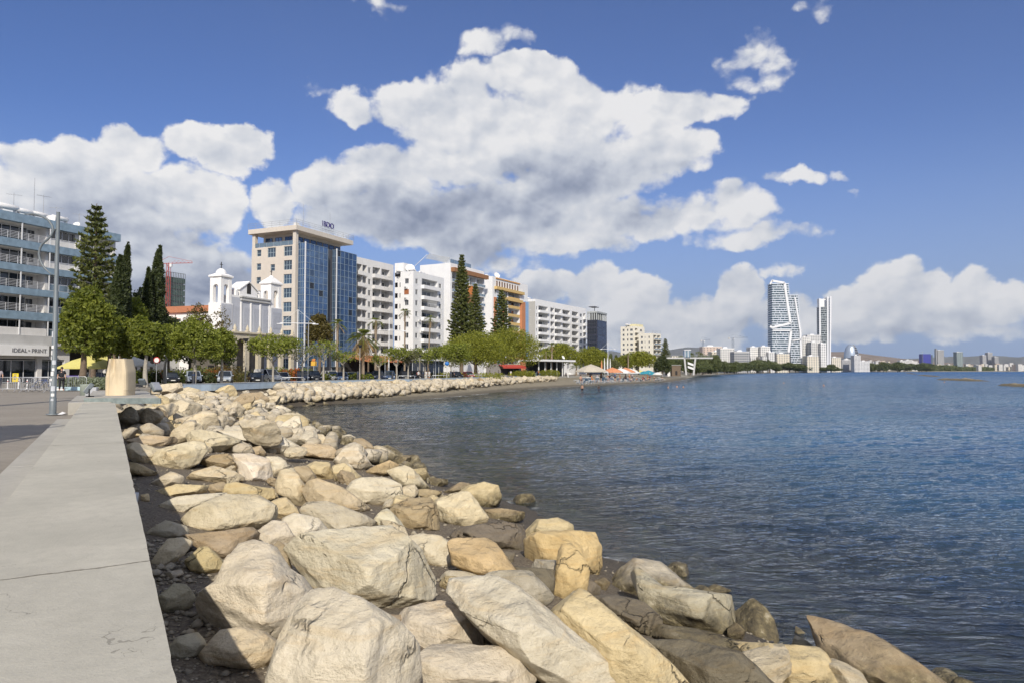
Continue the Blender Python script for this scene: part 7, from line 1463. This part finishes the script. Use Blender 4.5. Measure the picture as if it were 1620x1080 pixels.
for k,(px,w,h,l,mt) in enumerate([(1053,3.6,2.8,'small white hut on the sand left of the walkway',WHITE2),(1069,4.2,4.6,'brown timber play tower under the walkway',BARK)]):
    o=thing('beach_hut',l,'hut',gp(px,322,2.0)); mb=MB(); mb.bbox(-w/2,w/2,-1.2,1.2,-.5,h,.05); mb.build('walls',mt,o); mb=MB(); mb.bbox(-w/2-.3,w/2+.3,-1.5,1.5,h+.002,h+.18,.03); mb.build('roof',GREYW,o); mb=MB(); mb.box(-.5,.5,-1.22,-1.203,0,min(2,h-.3)); mb.build('door',DARK,o)

# more colour on the crowded beach
for px,py,r_,h,cm,l in [(943,602.5,2.2,2.6,WHC,'white low parasol right of the beige one'),(969,601.5,2.0,2.5,ORC,'orange low parasol right of the closed white ones'),(982,601,2.0,2.4,WHC,'white low parasol among the orange ones'),(990,600.6,2.0,2.5,ORC,'orange low parasol before the palm with a bare trunk'),(998,600,2.0,2.3,WHC,'white low parasol before the teal awnings'),(1033,597.8,2.4,2.6,TEC,'small teal parasol at the right end'),(1040,597.4,2.2,2.5,WHC,'white small parasol at the right end of the beach crowd')]:
    parasol('beach_parasol',sand(px,py),r_,h,cm,l)
# a palm pair and a lamp post left of the frame, their shadows lie on the paving
lobed_tree('pine_tree','broad pine outside the left edge throwing a shadow on the paving',-1250,6.4,-560,150,-1560,-940,'pine',9000,.16,91,zg=2.68,gap=.2)
for px_,Y_,h_,l_ in ((-330,20.5,14,'tall palm further back outside the left edge'),):
    o=palm(l_,px_,Y_,500,585.5-(h_-1.5)*F/Y_,90,None,1.9,26,.3,.3,zg=2.68)
o=thing('lamp_post','thin lamp post outside the left edge of the view','lamp post',(-9.75,5.2,2.7)); mb=MB(); mb.tube([(0,0,0),(0,0,9)],[.09,.05],10); mb.build('pole',POLE,o); mb=MB(); mb.lathe([(.2,0),(.2,.03),(0,.03)],12); mb.build('base_plate',POLE,o)
# ------------------------------------------------------------------ far coast: towers, houses, trees, hills
def farwall(name,col,fh=3.1,cw=3.4,w=.5,gl=(.07,.08,.10)):
    m,nt,b=newmat(name); tc=nt.new('ShaderNodeTexCoord'); s=nt.new('ShaderNodeSeparateXYZ'); nt.put(s.inputs[0],tc.outputs['Object']); oi=nt.new('ShaderNodeObjectInfo')
    fz=nt.m('FRACT',nt.m('DIVIDE',s.outputs[2],fh)); fx=nt.m('FRACT',nt.m('DIVIDE',nt.m('ADD',s.outputs[0],s.outputs[1]),cw))
    a=nt.m('MULTIPLY',nt.m('MULTIPLY',nt.m('GREATER_THAN',fz,.32),nt.m('LESS_THAN',fz,.78)),nt.m('MULTIPLY',nt.m('GREATER_THAN',fx,.5-w/2),nt.m('LESS_THAN',fx,.5+w/2)))
    g=nt.new('ShaderNodeNewGeometry'); sn=nt.new('ShaderNodeSeparateXYZ'); nt.put(sn.inputs[0],g.outputs['Normal']); a=nt.m('MULTIPLY',a,nt.m('LESS_THAN',nt.m('ABSOLUTE',sn.outputs[2]),.5))
    k=nt.mapr(oi.outputs['Random'],0,1,.85,1.05); n=nt.noise(tc.outputs['Object'],.3,3,.6); c=nt.vm('SCALE',col,nt.m('MULTIPLY',k,nt.mapr(n,.3,.7,.92,1.03)))
    nt.put(b.inputs['Base Color'],nt.mix(a,c,gl)); nt.put(b.inputs['Roughness'],nt.mapr(a,0,1,.85,.3)); return m
FW=[farwall('far white wall',(.74,.73,.70)),farwall('far cream wall',(.68,.62,.50),3.1,4.2,.4),farwall('far grey wall',(.45,.45,.45),3.1,3,.7),farwall('far pink wall',(.62,.50,.42),3.1,5,.3)]
def fbox(px0,px1,ytop,Y,mt,label,depth=14,group=None,name='building',roof=True,zb=2.3,cat='building',ang=0):
    x0,x1=gx(px0,Y,5),gx(px1,Y,5); o=thing(name,label,cat,((x0+x1)/2,Y,zb),ang,group); h=zat(ytop,Y)-zb; w=(x1-x0)/2; mb=MB(); mb.box(-w,w,0,depth,-2,h); mb.build('wall',mt,o)
    if roof:
        mb=MB(); mb.box(-w*.4,w*.15,depth*.3,depth*.6,h+.002,h+2.2); mb.box(-w-.2,w+.2,-.2,depth+.2,h-.4,h+.0-.003+.3); mb.build('roof',WHITE2,o)
    return o
# twin leaning towers with white frames
def pl_tower(label,Y,ytop,ybase,n,xl,xr,dep,frames,slabm,glm,name='residential_tower',cat='tower',th=1.0,band=.40):
    x00=gx(xl(0),Y,60); o=thing(name,label,cat,(x00,Y,2)); 
    mb=MB(); mg=MB()
    for i in range(n+1):
        t=i/n; y=ybase+(ytop-ybase)*t; z=zat(y,Y)-2; a,b_=gx(xl(t),Y,z)-x00,gx(xr(t),Y,z)-x00; fh=(zat(ytop,Y)-zat(ybase,Y))/n
        mb.box(a-th,b_+th,-th,dep,z,z+fh*band)
        if i<n:
            t2=(i+1)/n; z2=zat(ybase+(ytop-ybase)*t2,Y)-2; a2,b2=gx(xl(t2),Y,z2)-x00,gx(xr(t2),Y,z2)-x00; z0=z+fh*band+.01; z1=z2-.01; mg.add([(a+.2,.6,z0),(b_-.2,.6,z0),(b_-.2,dep-.5,z0),(a+.2,dep-.5,z0),(a2+.2,.6,z1),(b2-.2,.6,z1),(b2-.2,dep-.5,z1),(a2+.2,dep-.5,z1)],[(0,1,5,4),(1,2,6,5),(2,3,7,6),(3,0,4,7)])
            rn_=random.Random(i*3+int(Y)); 
            for _ in range(5): q=a+(b_-a)*rn_.random(); mb.box(q-.35,q+.35,-.3,.55,z0,z1)
    mg.build('glazing',glm,o); mb.build('floors',slabm,o)
    for fr in frames:
        mb=MB(); r_=fr[0]; ps=[Vector((gx(px,Y,zat(py,Y))-x00,-th-1.2,zat(py,Y)-2)) for px,py in fr[1:]]
        for a,b_ in zip(ps[:-1],ps[1:]):
            d=(b_-a).normalized(); s=Vector((d.z,0,-d.x))*r_; mb.add([tuple(a-s),tuple(a+s),tuple(b_+s),tuple(b_-s)]+[tuple(v+Vector((0,2.2,0))) for v in (a-s,a+s,b_+s,b_-s)],[(0,1,2,3),(4,5,6,7),(0,4,7,3),(1,2,6,5),(0,1,5,4),(3,2,6,7)])
        mb.build('frame',WHITE2,o)
    return o
TG=glassmat('tower glass',(.07,.13,.17),.12,.3,.3); TSL=pm('tower slab',(.60,.64,.68),.6,.06,.2)
lin=lambda *k: (lambda t: float(np.interp(t,[q[0] for q in k],[q[1] for q in k])))
pl_tower('tallest tower, white framed with floor bands, left of the leaning pair',1230,450,585,38,lin((0,1222),(1,1222)),lin((0,1246),(.28,1249),(.72,1250.5),(1,1247)),22,[(1.9,(1221,444.5),(1240.5,448),(1250,511.5),(1222,518),(1217.6,516.5)),(1.3,(1222,523),(1252,523)),(2.0,(1251,523.5),(1247,557)),(1.5,(1217.8,450),(1221.5,444))],TSL,TG)
pl_tower('second leaning tower with a sloping white frame, right of the tallest',1262,468,585,33,lin((0,1252),(1,1250)),lin((0,1268),(.35,1267.5),(1,1262.5)),20,[(1.4,(1257,471),(1265,521)),(1.2,(1253,538.5),(1266,537)),(1.6,(1265.5,521),(1267,566))],TSL,TG)
pl_tower('slim white tower with a dark glass front, right of the leaning pair',1500,487,585,28,lin((0,1299),(1,1298)),lin((0,1308.5),(1,1308.5)),18,[(1.6,(1297.2,588),(1296.4,472.5)),(1.6,(1309,588),(1309,470)),(1.4,(1312.6,588),(1313.6,469))],pm('grey spandrel',(.34,.37,.38),.6,.08,.2),pm('smoked glazing',(.06,.07,.08),.2,.2,.2))
o=fbox(1309.5,1314.3,471,1506,farwall('slim tower side',(.76,.76,.75),3.6,6,.5),'white side slab of the slim tower',12,None,'tower_slab',False,cat='tower'); o=fbox(1297.4,1308.4,473,1509,WHITE2,'blank white head of the slim tower',8,None,'tower_slab',False,cat='tower')
for a in [(1270,1283,533,1290,0,'white apartment block directly right of the leaning pair'),(1278,1300,530,1330,0,'wide white block behind the one beside the leaning pair'),(1284,1298,541,1270,0,'white block with a stepped roof left of the slim tower'),(1299,1308,543,1260,0,'white block with rows of windows before the slim tower'),(1277,1296,563,1240,1,'low cream building below the white blocks'),(1229,1250,559,1180,1,'cream building at the foot of the tallest tower'),(1204,1219,548,1150,0,'white balcony block left of the tallest tower'),(1216,1226,557,1140,0,'white block before the tallest tower'),(1187,1203,549,1160,0,'white building with a grey front at the left of the balcony block'),(1162,1186,556,900,2,'long grey office building behind dark trees'),(1140,1162,551,950,0,'white building under the tower crane'),(1126,1150,556,980,1,'cream house row left of the grey office'),(1112,1143,548,1050,3,'brown roofed unfinished building behind the small crane'),(1316,1331,565,1550,1,'cream block right of the slim tower'),(1332,1352,569,1700,2,'grey block under the domed building'),(1352,1362,562,1650,0,'white block right of the domed building'),(1362,1376,571,1650,0,'lower white block further right of the dome'),(1424,1434,570,2300,0,'white block left of the long white one'),(1433,1444,569,2320,0,'tall part of the far white hotel'),(1440,1452,571,2350,0,'long white far block with balconies'),(1461,1476,559,3000,0,'')]:
    if a[5]: fbox(a[0],a[1],a[2],a[3],FW[a[4]],a[5],18)
fbox(1461,1473,559.5,2900,pm('cobalt facade',(.055,.06,.30),.3,.15,.1),'cobalt blue office tower on the far coast',30,None,'office_tower',False,cat='tower'); fbox(1473.3,1476,561,2905,pm('slate facade',(.10,.13,.17),.3,.15,.1),'dark slab attached to the cobalt tower',26,None,'tower_slab',False,cat='tower')
fbox(1484,1494,553.5,3300,FW[2],'grey and white far tower right of the cobalt one',25,None,'far_tower',True,cat='tower'); fbox(1481.3,1483,551,3300,FW[2],'thin lift shaft tower beside the grey and white one',10,None,'far_tower',False,cat='tower'); fbox(1514,1524,556.5,3300,farwall('far dark tower wall',(.30,.36,.36),3.4,9,.6,(.03,.035,.05)),'dark topped tower in the middle of the far towers',25,None,'far_tower',True,cat='tower')
fbox(1555,1561,561.5,3900,FW[2],'left tower of the far group of three',25,None,'far_tower',True,cat='tower'); fbox(1563.5,1571,557.5,3950,FW[2],'middle and tallest tower of the far group of three',25,None,'far_tower',True,cat='tower'); fbox(1574,1580.5,564,3900,FW[2],'right tower of the far group of three',25,None,'far_tower',True,cat='tower')
crane((gx(1460,2880,5),2880,3),zat(556,2880)-3,9,5,R(60),FRM,'pale crane beside the cobalt tower',3)
# egg shaped building
Yd=1750; eg=thing('egg_building','egg shaped building with a metal shell and banded glass front','building',(gx(1347,Yd,20),Yd,2)); m=Yd/F; zb=zat(566,Yd)-2; zt=zat(544.5,Yd)-2
V=[];Fc=[];n=32;k=16; rx=11.2*m; 
def egg(t,a,s=1): r=math.cos(t*math.pi/2)**.75; return (s*rx*r*math.cos(a),s*rx*.8*r*math.sin(a),zb+(zt-zb)*math.sin(t*math.pi/2)*s)
mb=MB(); mg=MB(); vs=[egg(i/k,2*math.pi*j/n) for i in range(k+1) for j in range(n)]; sh=[];gl_=[]
for i in range(k):
    for j in range(n):
        q=(i*n+j,i*n+(j+1)%n,(i+1)*n+(j+1)%n,(i+1)*n+j); a=2*math.pi*(j+.5)/n; (gl_ if -1.45<((a+math.pi)%(2*math.pi)-math.pi)<-.0 else sh).append(q)
mb.add(vs,sh,True); mb.build('shell',pm('shell metal',(.36,.42,.50),.35,.06,.1,0,.5),eg); mg.add([tuple(Vector(v)*.985) for v in vs],gl_,True); mg.build('glass_front',pm('egg glass',(.05,.06,.08),.15,.1,.1),eg)
mb=MB()
for i in range(1,k,2): pts=[tuple(Vector(egg(i/k,-1.5+1.5*j/8))*1.0) for j in range(9)]; mb.tube(pts,.55,4,False)
mb.build('floor_bands',WHITE2,eg); mb=MB(); mb.box(-rx,rx,-8,20,0,zb-.01); mb.build('base',GREYW,eg)
# houses of the far town
rn=random.Random(77)
for i in range(120):
    px=rn.uniform(1345,1640); Y=rn.uniform(2500,5200); yt=np.interp(px,[1345,1400,1480,1560,1640],[572,574,577,577.5,579])+rn.uniform(-3,3.5)-(Y-2500)/1400; w=rn.uniform(2,6.5); fbox(px,px+w,yt,Y,FW[rn.choice((0,0,0,1,1,3))],'small pale house of the far town behind the shore trees',14,'houses of the far town','far_house',False,cat='house',zb=3)
for i in range(46):
    px=rn.uniform(955,1215); Y=rn.uniform(1050,1700); yt=np.interp(px,[955,1060,1110,1215],[572,566,562,560])+rn.uniform(-3,4); w=rn.uniform(4,13); fbox(px,px+w,yt,Y,FW[rn.choice((0,0,1,3))],'pale house in the town behind the beach trees',14,'houses behind the beach trees','town_house',False,cat='house',zb=3)
# hills
def hills(name,Y,pts,depth,label,col,seed):
    xs=np.linspace(pts[0][0],pts[-1][0],240); ys=np.interp(xs,[p[0] for p in pts],[p[1] for p in pts]); V=[];rows=14
    X=np.array([gx(x,Y,50) for x in xs]); Zt=np.array([zat(y,Y) for y in ys])
    for r in range(rows+1):
        t=r/rows; h=np.sin(t*math.pi/2)**1.1; yy=Y-depth*(1-t)+np.zeros_like(X); sc=yy/Y; nz=fbm(X/600+seed,yy/600,o=4,s=seed)*.22*(t*(1-t)*4)*Zt.max(); V.append(np.stack([X*sc,yy,(Zt-2)*h*sc+2+nz-1+1.5*fbm(X/220,yy/220,o=3,s=seed+2)*h],1))
    V.append(np.stack([X*1.15,Y*1.15+0*X,Zt*.3],1)); V=np.concatenate(V); m,nt,b=newmat(name); g=nt.new('ShaderNodeNewGeometry'); n=nt.noise(g.outputs['Position'],.012,6,.65); n2=nt.noise(g.outputs['Position'],.06,4,.7)
    c=nt.ramp(n,[(.35,tuple(c*.6 for c in col)),(.65,col)]); c=nt.mix(nt.ramp(n2,[(.62,0),(.7,.7)]),c,(.55,.52,.47)); nt.put(b.inputs['Base Color'],c); b.inputs['Roughness'].default_value=1
    props(link('hills',npmesh('hills',V,gridfaces(rows+2,240),m,True)),label,None,None,'structure')
hills('near hill',5600,[(1180,576),(1240,566),(1310,556),(1345,556),(1390,562),(1440,568),(1500,574),(1560,579),(1640,583)],1800,'brown scrub hill behind the egg shaped building',(.27,.21,.16),3)
hills('far hill',13500,[(900,572),(940,562),(966,554),(985,558),(1020,557),(1060,553),(1090,549),(1130,551),(1170,556),(1240,560),(1320,566),(1420,567),(1480,566),(1560,562),(1640,566),(1700,570)],4200,'distant blue mountains behind the town',(.16,.16,.14),8)
# trees of the far shore, each its own
TP=[]
for s in range(4):
    rs.seed(50+s); lob=[((random.uniform(-.5,.5),random.uniform(-.4,.4),random.uniform(.35,.75)),(random.uniform(.35,.55),)*2+(random.uniform(.22,.34),)) for _ in range(9)]; P=lobes_pts(lob,2600,.2,.35,.6,s); V,Fc=leaves(P,.085,1.5,.3); me1=npmesh('crown',V,Fc,LM['far']); mb=MB(); mb.tube([(0,0,-.1),(.02,0,.6)],[.05,.03],6); TP.append((me1,mb.mesh('trunk',[BARK])))
rn=random.Random(31)
def ftree(px,Y,ytop,ws,label,group,ybase=None,name='shore_tree'):
    h=max(zat(ytop,Y)-2.3,2); o=thing(name,label,'tree',gp(px,Y,2.3),rn.uniform(0,6),group); a,b_=TP[rn.randrange(4)]; link('crown',a,o); link('trunk',b_,o); w=ws*Y/F/1.9; o.scale=(w,w,h); return o
for i in range(34):
    px=rn.uniform(1094,1325); Y=np.interp(px,[1094,1130,1180,1240,1325],[430,640,980,1170,1480])*rn.uniform(.86,.97); yt=np.interp(px,[1094,1110,1170,1200,1240,1270,1290,1325],[572,574,574,570,574,573,570,580])+rn.uniform(-4,5); ftree(px,Y,yt,rn.uniform(22,42),'dark green tree on the shore left of the domed building','trees along the shore')
for i in range(22): px=rn.uniform(1056,1140); Y=rn.uniform(480,800); ftree(px,Y,rn.uniform(557,570),rn.uniform(16,30),'bushy tree behind the raised walkway','trees behind the walkway')
for i in range(26): px=rn.uniform(1318,1470); Y=rn.uniform(1650,2300); ftree(px,Y,rn.uniform(572,580),rn.uniform(16,34),'dark tree on the shore between the domed building and the cobalt tower','trees right of the dome')
for px,Y,yt,w,l in ((966,330,560,12,'round tree right of the dark glass office'),(975,360,562,10,'pale tree left of the cream blocks'),(1135,500,566,16,'broad green tree right of the lookout tower'),(1146,520,570,16,'round green tree right of the broad one'),(1112,460,570,18,'low green tree right beside the lookout tower'),(1160,560,575,18,'flat green tree before the grey office building')): ftree(px,Y,yt,w,l,None)
P=[]
for i in range(9000):
    px=rn.uniform(1450,1680); Y=rn.uniform(2350,3000); yy=rn.uniform(577.5 if px<1560 else 580,586.2)+rn.gauss(0,.5); P.append((gx(px,Y,5),Y+np.interp(px,[1450,1680],[0,400]),max(zat(yy,Y),1)))
V,Fc=leaves(np.array(P),4.5,1.6,.3); props(link('treeline',npmesh('treeline',V,Fc,LM['far'])),'dark green wood along the far shore at the right',None,None,'stuff')
# far beach strip and breakwaters
for px0,px1,py,hh,l in ((1433,1450,590.6,1.3,'small breakwater of stones nearest the far shore'),(1456,1484,594.5,1.6,'second breakwater of stones out in the bay'),(1488,1556,601.5,2.0,'longest breakwater of stones out in the bay'),(1592,1640,610.5,1.6,'breakwater of dark stones cut by the right edge')):
    a_,b_=at(px0,py-1.5,0),at(px1,py+1.0,0); L=(b_-a_).length; c=(a_+b_)/2; n,mr=90,14; U,Vv=np.meshgrid(np.linspace(-L/2,L/2,n),np.linspace(-1,1,mr)); prof=(1-Vv**2)*(1-np.abs(U/(L/2))**6); hz_=.62*hh*prof*(.65+.5*fbm(U/4,Vv*2,s=int(px0),o=3)+.35*vnoise(U/1.6,Vv*4,s=3))-.3; V=np.stack([U,Vv*4.5,hz_],-1).reshape(-1,3)
    o=link('breakwater',npmesh('breakwater',V,gridfaces(mr,n),ROCK)); o.location=c; o.rotation_euler=(0,0,math.atan2(b_.y-a_.y,b_.x-a_.x)); o.color=(.30,.25,.18,1); props(o,l,'breakwater')
# air between here and the mountains
mb=MB(); mb.box(-900,7200,-60,15200,-6,1400); hz=mb.build('haze',[bpy.data.materials.new('haze air')]); mt=hz.data.materials[0]; mt.use_nodes=True; nt=NT(mt.node_tree); nt.n.clear(); vo=nt.new('ShaderNodeVolumePrincipled'); vo.inputs['Color'].default_value=(.72,.82,.96,1); vo.inputs['Density'].default_value=.00003; vo.inputs['Anisotropy'].default_value=.2; oo=nt.new('ShaderNodeOutputMaterial'); nt.l.new(vo.outputs[0],oo.inputs['Volume']); props(hz,'thin bluish haze over the bay',None,None,'stuff')
cy.volume_bounces=0
